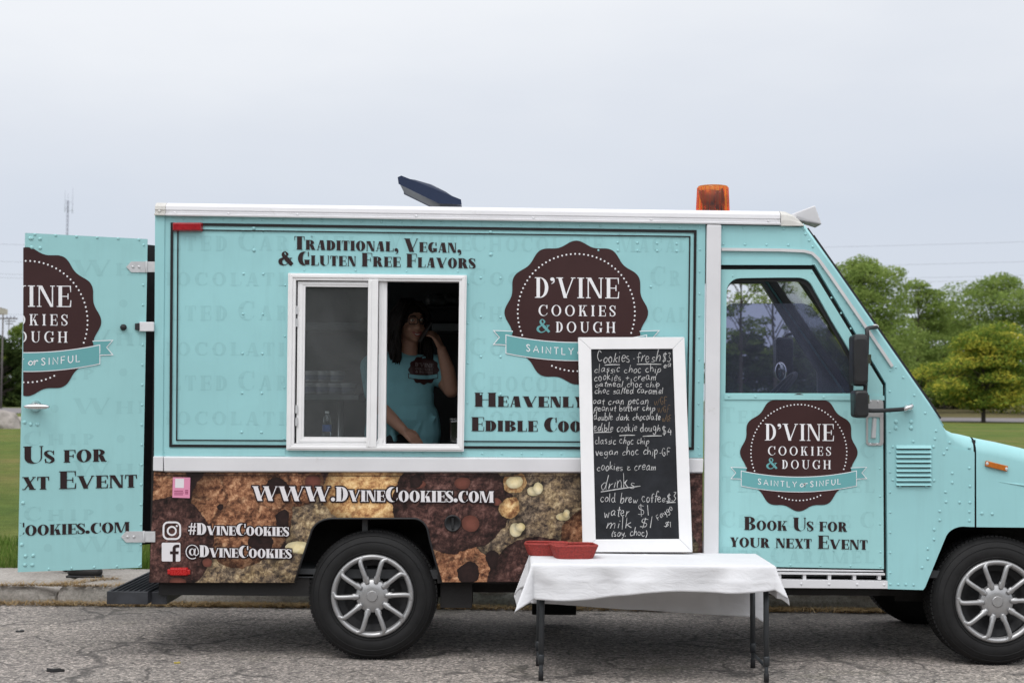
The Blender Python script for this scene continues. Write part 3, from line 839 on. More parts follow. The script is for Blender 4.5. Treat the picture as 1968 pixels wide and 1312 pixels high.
# --- rear box side
mb = MB()
outl = P2((298.5, 413), (1356, 431), (1351, 879), (296.5, 876))
winh = P2((560, 531), (891, 534), (887, 862), (557, 859))
mb.plate([outl, winh], 0, .035)
rivet_row(mb, 313, 419, 1345, 437, 28)
rivet_row(mb, 311.5, 419, 307, 854, 13)
rivet_row(mb, 318, 868, 1345, 873, 28, .007)
rivet_row(mb, 468, 444, 506, 444, 2); rivet_row(mb, 488, 438.5, 488, 438.5, 1, .011, .006); rivet_row(mb, 488, 481, 488, 481, 1, .011, .006)
for y in (526, 603, 679, 755, 830):
    rivet_row(mb, 468 - (y - 526) * .012, y, 506 - (y - 526) * .012, y + .5, 2)
rivet_row(mb, 548, 548, 546, 842, 4, .006)
for y in (534, 609, 685, 757): rivet_row(mb, 924, y, 962, y + .5, 2)
rivet_row(mb, 900, 545, 898, 850, 5, .006)
rivet_row(mb, 1187, 466, 1338, 469, 5); rivet_row(mb, 1150, 481, 1338, 483, 6); 
rivet_row(mb, 943, 446, 943, 446, 1, .011, .006); rivet_row(mb, 943, 489, 943, 489, 1, .011, .006)
rivet_row(mb, 1251, 551, 1251, 551, 1)
rivet_row(mb, 585, 519, 880, 522, 4, .006)
rivet_row(mb, 1345, 480, 1342, 860, 10, .006)
# corner strip at the rear edge, lapped over the panel
mb.hexa([SIDE.at(*p, .006) for p in ((298.5, 413), (317, 413.5), (313, 876), (296.5, 876))], [SIDE.at(*p, -.0) for p in ((298.5, 413), (317, 413.5), (313, 876), (296.5, 876))])
# lower lapped strip
mb.hexa([SIDE.at(*p, .004) for p in ((318, 862), (548, 862.8), (548, 876), (317, 876))], [SIDE.at(*p, 0) for p in ((318, 862), (548, 862.8), (548, 876), (317, 876))])
mb_side = mb

def lineq(mb, a, b, w0, w1, e, mi=0):   # vinyl line from pixel a to pixel b, half widths in pixels
    a, b = Vector(a), Vector(b); d = (b - a).normalized(); nn = Vector((-d.y, d.x))
    mb.flat([SIDE.at(v.x, v.y, e) for v in (a - nn * w0 - d * w0, b - nn * w1 + d * w1, b + nn * w1 + d * w1, a + nn * w0 - d * w0)], mi)
for C, hw in (([(331, 430.6), (1336, 445), (1331, 861.5), (328.3, 856)], 2.6), ([(342.5, 442), (1325.5, 455), (1320.5, 849.5), (340, 845.5)], 1.3)):
    fy_ = lambda x: C[3][1] + (C[2][1] - C[3][1]) * (x - C[3][0]) / (C[2][0] - C[3][0])
    for i, (p, q) in enumerate(((C[0], C[1]), (C[1], C[2]), (C[2], (892, fy_(892))), ((551, fy_(551)), C[3]), (C[3], C[0]))):
        mb = MB(); lineq(mb, p, q, hw, hw, .0064 + i * .0003); mb.build("border_line", m_blk_line, truck)

# faint repeated flavour names
def mk(s, x0, x1, y, cap=32, clip=None, mp=sidept, e=.0003):
    text(mb_side, s, x0, x1, y, y + (x1 - x0) * .004, cap, mp, e, .22, .045, .05, .22, .78, mi=1, clip=clip)
for y in (481, 615, 749):
    mk("Salted", 262, 436, y, 36, (319, 2000)); mk("Caramel", 458, 690, y, 36, (0, 548) if y > 520 else None)
    if y < 520: mk("White", 742, 905, y, 36)
    mk("Chocolate", 906, 1158, y + 2, 36); mk("Macadamia", 1188, 1420, y + 3, 36, (0, 1315))
for y in (548, 682, 815):
    mk("Chocolate", 262, 556, y, 32, (319, 546)); mk("Cookies", 902, 1110, y, 32); mk("Creams", 1250, 1430, y, 36, (0, 1315))
mb_side.build("side_panel", [m_tq, m_mark], truck)

lettering("slogan_lettering", m_line, truck, [L_("Traditional, Vegan,", 566, 886, 479.5, 486, 25.5, sidept, .0030, .34, .04, .045, .07, .74),
    L_("& Gluten Free Flavors", 537, 913, 509, 516, 26, sidept, .0030, .34, .04, .045, .08, .74)])
lettering("product_lettering", m_line, truck, [L_("Heavenly Cookies", 912, 1302, 781, 784, 27, sidept, .0030, .40, .04, .045, .08, .76),
    L_("Edible Cookie Dough", 906, 1318, 828, 831, 27, sidept, .0030, .40, .04, .045, .08, .76)])

def badge(parent, cx, cy, RR, mapper, clip=None, e0=.0028, name="badge"):
    mb = MB()
    def put(poly, mi, e):
        pp = [(cx + x * RR, cy - y * RR) for x, y in poly]
        if clip: pp = clip_poly(pp, *clip)
        if len(pp) >= 3: mb.flat([mapper(a, b, e) for a, b in pp], mi)
    N = 216
    def rad(a): return .932 + .068 * abs(math.cos(6 * a)) ** 2.1
    out = []
    for k in range(N):
        a = 2 * PI * k / N; r = rad(a); out.append((r * math.cos(a), r * math.sin(a)))
    for k in range(N // 6):     # fan of sectors (so that clipping stays convex enough)
        seg = out[k * 6:k * 6 + 7] if k * 6 + 7 <= N else out[k * 6:] + [out[0]]
        put([(0, 0)] + seg, 0, e0)
    for k in range(84):
        a = 2 * PI * k / 84 + .02; x, y = .815 * math.cos(a), .815 * math.sin(a)
        if -.62 - .12 * (1 - x * x) < y < -.28 - .1 * (1 - x * x): continue
        put([(x + .0125 * math.cos(2 * PI * j / 10), y + .0125 * math.sin(2 * PI * j / 10)) for j in range(10)], 1, e0 + .0008)
    T = lambda s, x0, x1, y0, cap, t, h, gap, sc=1, mi=1: text(mb, s, cx + x0 * RR, cx + x1 * RR, cy - y0 * RR, cy - y0 * RR + (x1 - x0) * RR * .008, cap * RR, mapper, e0 + .0008, t, h, .07, gap, sc, mi, clip=clip)
    T("D'VINE", -.577, .592, .205, .285, .145, .04, .08)
    T("COOKIES", -.525, .545, -.045, .150, .15, .05, .32)
    T("DOUGH", -.285, .545, -.275, .148, .15, .05, .34)
    T("&", -.55, -.375, -.275, .185, .2, .05, .1, 1, 2)
    arc = lambda x, y0: y0 - .105 * (1 - (x / .985) ** 2)
    # banner: white edge, teal ribbon, tails
    for mi, g, e in ((1, .0, e0 + .0012), (2, .011, e0 + .0018)):
        for sg in (-1, 1):
            tail = [(sg * .88, -.255 - g), (sg * (1.165 - g * 2.2), -.245 - g), (sg * (1.075 - g), -.345), (sg * (1.165 - g * 2.2), -.448 + g), (sg * .97, -.455 + g)]
            put(tail[:3] + [tail[4]], mi, e + .0001 * (sg > 0)); put(tail[2:], mi, e + .0003)
        for k in range(24):
            xa, xb = -.985 + g + (1.97 - 2 * g) * k / 24, -.985 + g + (1.97 - 2 * g) * (k + 1) / 24
            put([(xa, arc(xa, -.57) + g), (xb, arc(xb, -.57) + g), (xb, arc(xb, -.305) - g), (xa, arc(xa, -.305) - g)], mi, e + .0008)
    x = -.70; s = "SAINTLY|SINFUL"; cap = .092
    wd = {'S': .52, 'A': .66, 'I': .1, 'N': .58, 'T': .56, 'L': .44, 'Y': .6, 'F': .46, 'U': .52}
    tot = sum(wd.get(c, 1.25) + .42 for c in s) - .42
    kx = 1.41 / tot
    def mono(ch, x, cap, kx, w):
        for st in SANS[ch]:
            for q in ribbon([(p[0] * kx, p[1] * cap) for p in st], [w] * len(st), 4, smooth=ch in 'SUor'):
                put([(x + a, arc(x + a, -.57) + .088 + b) for a, b in q], 1, e0 + .0034)
    for c in s:
        if c == '|':
            mono('o', x + .1 * kx, cap * 1.15, kx * 1.5, .014); mono('r', x + .75 * kx, cap * 1.15, kx * 1.3, .014)
        else: mono(c, x, cap, kx, .0125)
        x += (wd.get(c, 1.25) + .42) * kx
    return mb.build(name, [m_brown, m_wv, m_teal], parent)
badge(truck, 1107.5, 600.5, 138, sidept)

# --- white rub rail and pillar strip
mb = MB()
a = [SIDE.at(*p, .022) for p in ((316, 878), (1351, 882), (1350, 906.5), (317, 904.5))]; b = [SIDE.at(*p, -.002) for p in ((316, 875.5), (1351, 879.5), (1350, 909), (317, 907))]
mb.hexa(a, b)
a = [SIDE.at(*p, .026) for p in ((296.5, 876.5), (315, 877), (315, 904.5), (296, 903.5))]; b = [SIDE.at(*p, -.02) for p in ((296, 875), (315.5, 875), (315.5, 906), (295.5, 905))]
mb.hexa(a, b)
a = [SIDE.at(*p, .023) for p in ((317, 877.5), (331, 877.5), (331, 904.6), (317, 904.5))]; b = [SIDE.at(*p, .0) for p in ((317, 876), (331, 876), (331, 906), (317, 906))]
mb.build("rub_rail", m_white, truck, bevel=.003)
mb = MB()
mb.hexa([SIDE.at(*p, .03) for p in ((1357.5, 433), (1385, 433.5), (1379.5, 1112), (1350.5, 1112))], [SIDE.at(*p, -.01) for p in ((1357.5, 433), (1385, 433.5), (1379.5, 1112), (1350.5, 1112))])
mb.build("door_pillar", m_white, truck, bevel=.004)

# --- roof trim and roof
def trim(mb, x0p, x1p, mi=0, taper=1.0):
    secs = []
    for (px, zt, zb, k) in ((x0p[0], x0p[1], x0p[2], 1.0), (x1p[0], x1p[1], x1p[2], taper)):
        top, bot = W(px, zt), W(px, zb); X = top.x; H = top.z - bot.z
        pr = [(-.0, 0), (-.026, .0), (-.027, .10), (-.010, .16), (-.011, .30), (-.008, .34), (-.013, .42), (-.010, .66), (.006, .84), (.03, .95), (.07, 1.0), (.12, 1.0), (.12, .2)]
        secs.append([(X, y, bot.z + f * H * (k if f > .5 else 1)) for y, f in pr])
    n = len(secs[0]); mb.add(secs[0] + secs[1], [(i, (i + 1) % n, n + (i + 1) % n, n + i) for i in range(n)] + [tuple(range(n - 1, -1, -1)), tuple(range(n, 2 * n))], mi)
mb = MB()
trim(mb, (319.6, 387.5, 415), (1499, 403.5, 433))
for x in (337, 440, 572, 800, 1025, 1251, 1476): mb.dome(SIDE.at(x, 409 + (x - 320) * .0137, .012), (0, -1, .2), .007, .004)
mb.build("roof_trim", m_white, truck)
mb = MB()
trim(mb, (299, 387, 414.5), (319, 387.4, 415)); mb.dome(SIDE.at(307, 406, .012), (0, -1, .2), .008, .004); mb.build("trim_cap", m_offcap, truck); mb = MB()
# front corner cap: trim curving down to the windscreen pillar
pts = [(1500, 403.6), (1512, 405), (1525, 411), (1536, 421), (1545, 436.5)]
secs = []
for px, pz in pts:
    t = W(px, pz); zb = W(px, 434.5).z; H = max(.006, t.z - zb)
    secs.append([(t.x, y, zb + f * H) for y, f in ((.0, 0), (-.02, 0), (-.018, .35), (-.010, .7), (.01, .9), (.05, 1), (.12, 1), (.12, 0))])
n = 8
for a, b in zip(secs, secs[1:]): mb.add(a + b, [(i, (i + 1) % n, n + (i + 1) % n, n + i) for i in range(n)], 0, False)
mb.add(secs[0], [tuple(range(8))]); mb.add(secs[-1], [tuple(range(8))])
mb.build("trim_cap", m_offcap, truck)
zr0, zr1 = W(310, 389).z, W(1500, 405).z
xr0, xr1 = W(299, 389).x, W(1538, 405).x
mb = MB()
mb.hexa([(xr0, .118, zr0 - .004), (xr1, .118, zr1 - .012), (xr1, WID - .03, zr1 - .012), (xr0, WID - .03, zr0 - .004)], [(xr0, .118, zr0 - .05), (xr1, .118, zr1 - .05), (xr1, WID - .03, zr1 - .05), (xr0, WID - .03, zr0 - .05)])
mb.build("roof", m_white, truck)

# --- far side wall, floor, bulkheads, interior lining
xb = XZ(1357, 700)[0]; z_fl = .50
mb = MB()
zt = W(900, 418).z; zlo = W(700, 1116).z
mb.box(XR + .02, WID - .03, zlo + .28, xb, WID - .001, zt)
mb.build("side_panel", m_tq, truck)
mb = MB()
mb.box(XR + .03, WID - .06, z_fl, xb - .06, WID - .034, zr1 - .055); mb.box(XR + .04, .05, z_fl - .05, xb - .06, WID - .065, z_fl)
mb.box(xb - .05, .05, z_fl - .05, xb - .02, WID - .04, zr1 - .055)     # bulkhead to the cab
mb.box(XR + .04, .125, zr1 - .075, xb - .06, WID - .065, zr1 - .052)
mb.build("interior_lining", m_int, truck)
mb = MB()                        # rear frame
mb.box(XR - .004, .037, .46, XR + .04, .10, zt); mb.box(XR - .004, WID - .10, .46, XR + .04, WID - .03, zt); mb.box(XR - .003, .10, zt - .12, XR + .04, WID - .10, zt - .001); mb.box(XR - .003, .10, .42, XR + .04, WID - .10, .50)
mb.build("rear_frame", m_chassis, truck)

# --- lower skirt with the printed cookies
def m_cookies_make():
    m, n, l, p = new_mat("cookie_print")
    tc = n.new("ShaderNodeTexCoord").outputs["Object"]
    wr = nz(n, l, 7, 5, .6, tc)
    sub = n.new("ShaderNodeVectorMath"); sub.operation = 'SUBTRACT'; l.new(wr.outputs["Color"], sub.inputs[0]); sub.inputs[1].default_value = (.5, .5, .5)
    scl = n.new("ShaderNodeVectorMath"); scl.operation = 'SCALE'; l.new(sub.outputs[0], scl.inputs[0]); scl.inputs["Scale"].default_value = .075
    add = n.new("ShaderNodeVectorMath"); add.operation = 'ADD'; l.new(tc, add.inputs[0]); l.new(scl.outputs[0], add.inputs[1])
    PV = add.outputs[0]
    scl2 = n.new("ShaderNodeVectorMath"); scl2.operation = 'SCALE'; l.new(sub.outputs[0], scl2.inputs[0]); scl2.inputs["Scale"].default_value = .035
    add2 = n.new("ShaderNodeVectorMath"); add2.operation = 'ADD'; l.new(tc, add2.inputs[0]); l.new(scl2.outputs[0], add2.inputs[1]); PV2 = add2.outputs[0]
    n1 = nz(n, l, 16, 8, .72, tc, .3).outputs["Fac"]; n2 = nz(n, l, 42, 7, .75, tc, .5).outputs["Fac"]; n3 = nz(n, l, 6, 6, .7, tc, .6).outputs["Fac"]
    vo = n.new("ShaderNodeTexVoronoi"); vo.inputs["Scale"].default_value = 34; l.new(PV, vo.inputs["Vector"])
    K = {}
    def height(vec):
        a1 = nz(n, l, 10, 7, .6, vec, .4).outputs["Fac"]; a2 = n.new("ShaderNodeTexVoronoi"); a2.inputs["Scale"].default_value = 17; l.new(vec, a2.inputs["Vector"])
        return math_(n, l, 'ADD', a1, math_(n, l, 'MULTIPLY', a2.outputs["Distance"], -.30))
    off = n.new("ShaderNodeVectorMath"); off.operation = 'ADD'; l.new(PV, off.inputs[0]); off.inputs[1].default_value = (-.0055, 0, .008)
    h0, h1 = height(PV), height(off.outputs[0])
    emb = math_(n, l, 'MULTIPLY', math_(n, l, 'SUBTRACT', h0, h1), .95)
    f = math_(n, l, 'ADD', math_(n, l, 'MULTIPLY', n1, .45), math_(n, l, 'MULTIPLY', n2, .55))
    f = math_(n, l, 'MULTIPLY_ADD', math_(n, l, 'SUBTRACT', f, .5), 1.25, math_(n, l, 'ADD', emb, .49))
    g = math_(n, l, 'ADD', math_(n, l, 'MULTIPLY', n3, .5), math_(n, l, 'MULTIPLY', n2, .5))
    g = math_(n, l, 'MULTIPLY_ADD', math_(n, l, 'SUBTRACT', g, .5), 1.6, math_(n, l, 'ADD', emb, .49))
    K['tan'] = ramp(n, l, f, [(.31, rgb(46, 27, 20)), (.42, rgb(98, 62, 44)), (.53, rgb(146, 102, 74)), (.66, rgb(192, 152, 118))]).outputs[0]
    K['dark'] = ramp(n, l, f, [(.34, rgb(28, 17, 16)), (.46, rgb(60, 39, 36)), (.56, rgb(88, 60, 55)), (.7, rgb(132, 100, 92))]).outputs[0]
    oat = ramp(n, l, f, [(.32, rgb(30, 26, 26)), (.44, rgb(84, 72, 62)), (.55, rgb(126, 112, 96)), (.7, rgb(182, 168, 148))]).outputs[0]
    oat2 = ramp(n, l, g, [(.36, rgb(40, 34, 32)), (.46, rgb(96, 80, 62)), (.57, rgb(148, 124, 86)), (.7, rgb(205, 184, 138))]).outputs[0]
    K['oat'] = mixc(n, l, .5, oat, oat2)
    K['pale'] = ramp(n, l, f, [(.33, rgb(120, 80, 52)), (.45, rgb(176, 132, 88)), (.55, rgb(206, 168, 116)), (.66, rgb(226, 198, 150))]).outputs[0]
    K['chip'] = ramp(n, l, n3, [(.3, rgb(94, 54, 46)), (.7, rgb(122, 74, 62))]).outputs[0]
    K['cream'] = ramp(n, l, n3, [(.35, rgb(205, 185, 130)), (.6, rgb(232, 222, 188))]).outputs[0]
    K['gap'] = ramp(n, l, n1, [(.3, rgb(18, 12, 12)), (.7, rgb(52, 34, 32))]).outputs[0]
    ce = n.new("ShaderNodeTexVoronoi"); ce.feature = 'DISTANCE_TO_EDGE'; ce.inputs["Scale"].default_value = 7.5
    w2 = nz(n, l, 19, 6, .7, tc); wv2 = mixc(n, l, .10, PV, w2.outputs["Color"]); l.new(wv2, ce.inputs["Vector"])
    cg = ramp(n, l, n3, [(.42, (0, 0, 0)), (.55, (1, 1, 1))]).outputs[0]
    ck = ramp(n, l, ce.outputs["Distance"], [(0, (.85, .85, .85)), (.035, (.6, .6, .6)), (.09, (0, 0, 0))]).outputs[0]
    ck = math_(n, l, 'MULTIPLY', ck, cg)
    sp_ = n.new("ShaderNodeTexVoronoi"); sp_.inputs["Scale"].default_value = 22; l.new(PV, sp_.inputs["Vector"])
    spk = ramp(n, l, sp_.outputs["Distance"], [(.10, (.8, .8, .8)), (.22, (0, 0, 0))]).outputs[0]
    K['tan'] = mixc(n, l, math_(n, l, 'MULTIPLY', ck, .8), K['tan'], rgb(30, 19, 16)); K['oat'] = mixc(n, l, math_(n, l, 'MULTIPLY', spk, .6), K['oat'], rgb(40, 33, 30))
    K['pale'] = mixc(n, l, math_(n, l, 'MULTIPLY', ck, .6), K['pale'], rgb(90, 55, 34))
    col = K['gap']
    S = 345.0
    B = [('dark', 585, 918, 95, 40), ('oat', 640, 985, 62, 62), ('oat', 600, 1010, 55, 80), ('tan', 312, 928, 52, 42), ('oat', 470, 1105, 140, 46), ('tan', 560, 930, 60, 42), ('pale', 705, 948, 86, 66),
         ('tan', 462, 985, 98, 104), ('dark', 325, 1046, 84, 92), ('oat', 1030, 965, 110, 100), ('tan', 905, 1105, 100, 76), ('oat', 960, 1022, 50, 52), ('dark', 868, 968, 116, 92), ('tan', 1150, 1035, 72, 62), ('dark', 1030, 1120, 92, 88),
         ('dark', 1345, 990, 48, 120), ('tan', 1240, 930, 80, 60), ('oat', 1260, 1060, 80, 80),
         ('cream', 572, 1052, 24, 13), ('oat', 560, 1090, 34, 26),
         ('pale', 990, 928, 22, 18), ('cream', 989, 925, 15, 12), ('cream', 1026, 944, 13, 9), ('cream', 1034, 938, 9, 11), ('cream', 1082, 992, 13, 8), ('cream', 1088, 986, 6, 8), ('cream', 991, 1018, 12, 13), ('cream', 1000, 1013, 9, 8), ('pale', 978, 975, 18, 22),
         ('chip', 600, 925, 15, 12), ('chip', 889, 927, 15, 12), ('chip', 805, 931, 14, 8), ('chip', 955, 963, 8, 8), ('chip', 904, 1005, 17, 16), ('chip', 398, 1082, 9, 9), ('chip', 342, 1118, 17, 9),
         ('gap', 530, 935, 24, 16), ('gap', 542, 1000, 12, 18), ('gap', 500, 1042, 24, 16), ('gap', 424, 977, 7, 7), ('gap', 900, 1100, 22, 21), ('gap', 945, 1075, 12, 20), ('gap', 800, 925, 14, 14)]
    ID = {'gap': 0, 'tan': 1, 'dark': 2, 'oat': 3, 'pale': 4, 'chip': 5, 'cream': 6}
    def mixf(fac, a, b_):
        m_ = n.new("ShaderNodeMix"); m_.data_type = 'FLOAT'
        for k_, v_ in (("Factor", fac), ("A", a), ("B", b_)):
            if isinstance(v_, (int, float)): m_.inputs[k_].default_value = v_
            else: l.new(v_, m_.inputs[k_])
        return m_.outputs["Result"]
    def mr(v_, a, b_, c, d_):
        m_ = n.new("ShaderNodeMapRange"); m_.inputs[1].default_value = a; m_.inputs[2].default_value = b_; m_.inputs[3].default_value = c; m_.inputs[4].default_value = d_
        l.new(v_, m_.inputs[0]); return m_.outputs[0]
    cid, rim = 0.0, 0.9
    for i, (k, x, y, rx, ry) in enumerate(B):
        X, Z = XZ(x, y)
        mp = n.new("ShaderNodeMapping"); mp.vector_type = 'POINT'
        mp.inputs["Location"].default_value = (-X * S / rx, 0, -(Z) * S / ry); mp.inputs["Scale"].default_value = (S / rx, 0, S / ry)
        l.new(PV if k in ('tan', 'dark', 'oat', 'pale', 'gap') else PV2, mp.inputs[0])
        ln = n.new("ShaderNodeVectorMath"); ln.operation = 'LENGTH'; l.new(mp.outputs[0], ln.inputs[0])
        d = ln.outputs["Value"]; big = rx > 40
        if not big and k != 'gap': rim = math_(n, l, 'MULTIPLY', rim, mr(d, 1.0, 1.0 + 7 / rx, .45, 1.0))     # printed dark ring round a chip
        msk = math_(n, l, 'LESS_THAN', d, 1.0)
        cid = mixf(msk, cid, float(ID[k])); rim = mixf(msk, rim, mr(d, .55, 1.0, 1.2, .40) if big else mr(d, .3, 1.0, 1.12, .66))
    col = K['gap']
    for k in ('tan', 'dark', 'oat', 'pale', 'chip', 'cream'):
        cm = n.new("ShaderNodeMath"); cm.operation = 'COMPARE'; l.new(cid, cm.inputs[0]); cm.inputs[1].default_value = float(ID[k]); cm.inputs[2].default_value = .4
        col = mixc(n, l, cm.outputs[0], col, K[k])
    cb = n.new("ShaderNodeCombineColor")
    for i_ in range(3): l.new(rim, cb.inputs[i_])
    col = mixc(n, l, 1.0, col, cb.outputs[0], 'MULTIPLY')
    l.new(col, p.inputs["Base Color"]); p.inputs["Roughness"].default_value = .42; p.inputs["Specular IOR Level"].default_value = .3
    t3 = nz(n, l, 2.6, 2, .4, tc); bump(n, l, t3.outputs["Fac"], .2, .02, p)
    return m
m_cook = m_cookies_make()
mb = MB()
arch = [(868, 1118.5), (848, 1117)] + [(828, 1040)] + arc_px(790, 1030, 34, 34, 0, 90, 6) + arc_px(635, 1030, 34, 34, 90, 180, 6) + [(598, 1040), (567, 1117)]
arch = [(848, 1117), (836, 1075)] + [(826, 1038)] + arc_px(795, 1027, 28, 31, 10, 90, 6) + arc_px(638, 1027, 40, 31, 90, 165, 6) + [(582, 1070), (567, 1117)]
sk = P2(*([(295.8, 903), (1350.5, 906), (1350, 1113), (860, 1119)] + arch + [(287, 1119), (286.5, 1119)]))
sk = P2(*([(295.8, 906.5), (1350.5, 908.5), (1350, 1116), (849.5, 1118)] + arch + [(565, 1119), (286.5, 1119)]))
mb.plate([sk], .001, .03)
sko = mb.build("skirt_panel", m_cook, truck, origin=(0, 0, 0))
mb = MB()     # fold line and wheel arch lip
lineq(mb, (297, 912.5), (1350, 916), .5, .5, .0022)
mb.build("panel_seam", m_line, truck)
mb = MB(); pa = [SIDE.at(a, b, .001) for a, b in arch]
mb.tube(pa, .006, 6)
mb.build("arch_lip", m_blackp, truck)
lettering("web_lettering", [m_wvd, m_line], truck, [L_("WWW.DvineCookies.com", 485, 949, 961.5, 965, 28, sidept, .004, .30, .045, .05, .05, .77, outline=2.6),
    L_("#DvineCookies", 362, 555, 1026.5, 1029.5, 22.5, sidept, .004, .30, .05, .05, .04, .77, outline=2.2),
    L_("@DvineCookies", 357, 560, 1069, 1072, 22.5, sidept, .004, .30, .05, .05, .04, .77, outline=2.2)])
def rrect(cx, cy, w, h, r, n=5):
    out = []
    for sx, sy, a in ((1, 1, 0), (-1, 1, 90), (-1, -1, 180), (1, -1, 270)):
        for k in range(n + 1):
            t = R(a + 90 * k / n); out.append((cx + sx * (w / 2 - r) + r * math.cos(t), cy + sy * (h / 2 - r) + r * math.sin(t)))
    return out
def loopband(mb, pts, w, mapper, e, mi=0):
    q = ribbon(pts + [pts[0]], [w] * (len(pts) + 1), smooth=False)
    for a in q: mb.flat([mapper(x, y, e) for x, y in a], mi)
mb = MB()
mp = lambda x, y, e: SIDE.at(x, y, e)
loopband(mb, rrect(330.5, 1019, 32, 32, 9), 3.6, mp, .003)
loopband(mb, [(330.5 + 8 * math.cos(2 * PI * k / 20), 1019.5 + 8 * math.sin(2 * PI * k / 20)) for k in range(20)], 3.4, mp, .0031)
mb.flat([mp(340 + 2 * math.cos(2 * PI * k / 10), 1010 + 2 * math.sin(2 * PI * k / 10), .003) for k in range(10)])
mb.build("camera_icon", m_wvd, truck)
mb = MB()
mb.flat([mp(a, b, .003) for a, b in rrect(329, 1060, 36, 36, 2.5)], 0)
for i, q in enumerate(([(332, 1078.1), (332, 1055), (338, 1055), (338, 1078.1)], [(327, 1058.5), (344, 1058.5), (343.2, 1064), (327, 1064)])): mb.flat([mp(a, b, .0042 + i * .0004) for a, b in q], 1)
for q in ribbon([(335, 1056), (335.6, 1051), (339, 1048.7), (345, 1048.5)], [6, 6, 5.6, 5], 5): mb.flat([mp(a, b, .005) for a, b in q], 1)
mb.build("letter_icon", [m_wvd, m_line], truck)
m_pink = M("pink_paper_sticker", (.72, .27, .42), .6, var=.05)
m_pinkd = M("dark_pink_ink", (.30, .05, .13), .6)
mb = MB()
mb.flat([mp(a, b, .003) for a, b in ((332.5, 916.5), (366, 917), (365, 956.5), (331.5, 955.5))], 0)
mb.flat([mp(a, b, .0036) for a, b in ((337, 919), (354, 919.3), (353.6, 937), (336.6, 936.7))], 1)
for y, x0, x1 in ((942, 335, 352), (945.5, 335, 353), (949, 335, 352)): mb.flat([mp(a, b, .0036) for a, b in ((x0, y), (x1, y), (x1, y + 1.6), (x0, y + 1.6))], 2)
for y in (941, 944, 947): mb.flat([mp(a, b, .0036) for a, b in ((356, y), (362, y), (362, y + 1.8), (356, y + 1.8))], 2)
mb.build("permit_sticker", [m_pink, m_wvd, m_pinkd], truck)
def lamp_body(mb, x0, y0, x1, y1, d, mi=0):
    mb.hexa([SIDE.at(*p, d) for p in ((x0 + 2, y0 + 2), (x1 - 2, y0 + 2), (x1 - 2, y1 - 2), (x0 + 2, y1 - 2))], [SIDE.at(*p, .0) for p in ((x0, y0), (x1, y0), (x1, y1), (x0, y1))], mi)
mb = MB(); lamp_body(mb, 332.5, 427.5, 390.5, 446, .035); mb.build("tail_marker_light", m_red, truck, bevel=.006, seg=3)
mb = MB(); lamp_body(mb, 327, 1089.5, 362, 1106, .018); mb.hexa([SIDE.at(*p, .012) for p in ((322.5, 1093), (366, 1093.5), (366, 1103), (322.5, 1102.5))], [SIDE.at(*p, .0) for p in ((322.5, 1093), (366, 1093.5), (366, 1103), (322.5, 1102.5))]); mb.build("side_reflector", m_redr, truck, bevel=.003)
mb = MB(); c = SIDE.at(870, 1005); mb.lathe([(.047, -.002), (.047, .008), (.041, .012), (.038, .006), (.034, .006), (.033, .004)], c, (0, -1, 0), 28); mb.box(c.x - .006, -.016, c.z - .03, c.x + .006, -.002, c.z + .03)
mb.build("fuel_cap", m_blackp, truck)

# --- serving window
fr = truck
mb = MB()
O = [(555, 525.5), (897.5, 529.5), (891.5, 867), (551.5, 864.5)]; I = [(570, 539), (883, 542), (879, 853), (566, 851.5)]
for i in range(4):
    j = (i + 1) % 4
    a = [SIDE.at(*O[i], .028), SIDE.at(*O[j], .028), SIDE.at(*I[j], .028), SIDE.at(*I[i], .028)]
    b = [p + Vector((0, .075, 0)) for p in a]; mb.hexa(a, b)
    k = lambda p, q, f: (p[0] + (q[0] - p[0]) * f, p[1] + (q[1] - p[1]) * f)
    a = [SIDE.at(*k(O[i], I[i], .22), .034), SIDE.at(*k(O[j], I[j], .22), .034), SIDE.at(*k(O[j], I[j], .62), .034), SIDE.at(*k(O[i], I[i], .62), .034)]
    mb.hexa(a, [p + Vector((0, .01, 0)) for p in a])
def vbar(mb, x0, y0, x1, y1, xo, xo1, f, b):
    a = [SIDE.at(x0, y0, f), SIDE.at(x1, y0, f), SIDE.at(x1 + xo1, y1, f), SIDE.at(x0 + xo, y1, f)]
    mb.hexa(a, [SIDE.at(x0, y0, b), SIDE.at(x1, y0, b), SIDE.at(x1 + xo1, y1, b), SIDE.at(x0 + xo, y1, b)])
vbar(mb, 709, 538, 728, 859, -4, -4, .036, -.03)
vbar(mb, 713, 540, 716, 858, -4, -4, .04, .03)
win = mb.build("serving_window", m_whitef, truck, bevel=.002)
mb = MB()   # left fixed sash and the slid-over sash behind the mullion
def frame4(mb, O, I, f, b):
    for i in range(4):
        j = (i + 1) % 4
        a = [SIDE.at(*O[i], f), SIDE.at(*O[j], f), SIDE.at(*I[j], f), SIDE.at(*I[i], f)]
        mb.hexa(a, [SIDE.at(*O[i], b), SIDE.at(*O[j], b), SIDE.at(*I[j], b), SIDE.at(*I[i], b)])
frame4(mb, [(573, 541), (709, 542), (706, 852), (570, 851)], [(587.5, 551), (708, 552), (705, 840), (584, 839)], .012, -.02)
frame4(mb, [(577, 544), (709, 545), (706, 849), (574, 848)], [(583, 547), (708, 548), (705, 844), (580, 844)], .016, -.0)
mb.build("sash", m_whitef, win, bevel=.0015)
mb = MB()
vbar(mb, 729, 541, 744, 853, -3, -3, .005, -.04); vbar(mb, 735, 541, 738, 853, -3, -3, .009, -.0)
mb.hexa([SIDE.at(*p, .014) for p in ((726, 843), (737, 843), (735, 852), (723, 852))], [SIDE.at(*p, -.02) for p in ((726, 843), (737, 843), (735, 852), (723, 852))])
mb.build("sliding_sash", m_whitef, win, bevel=.0015)
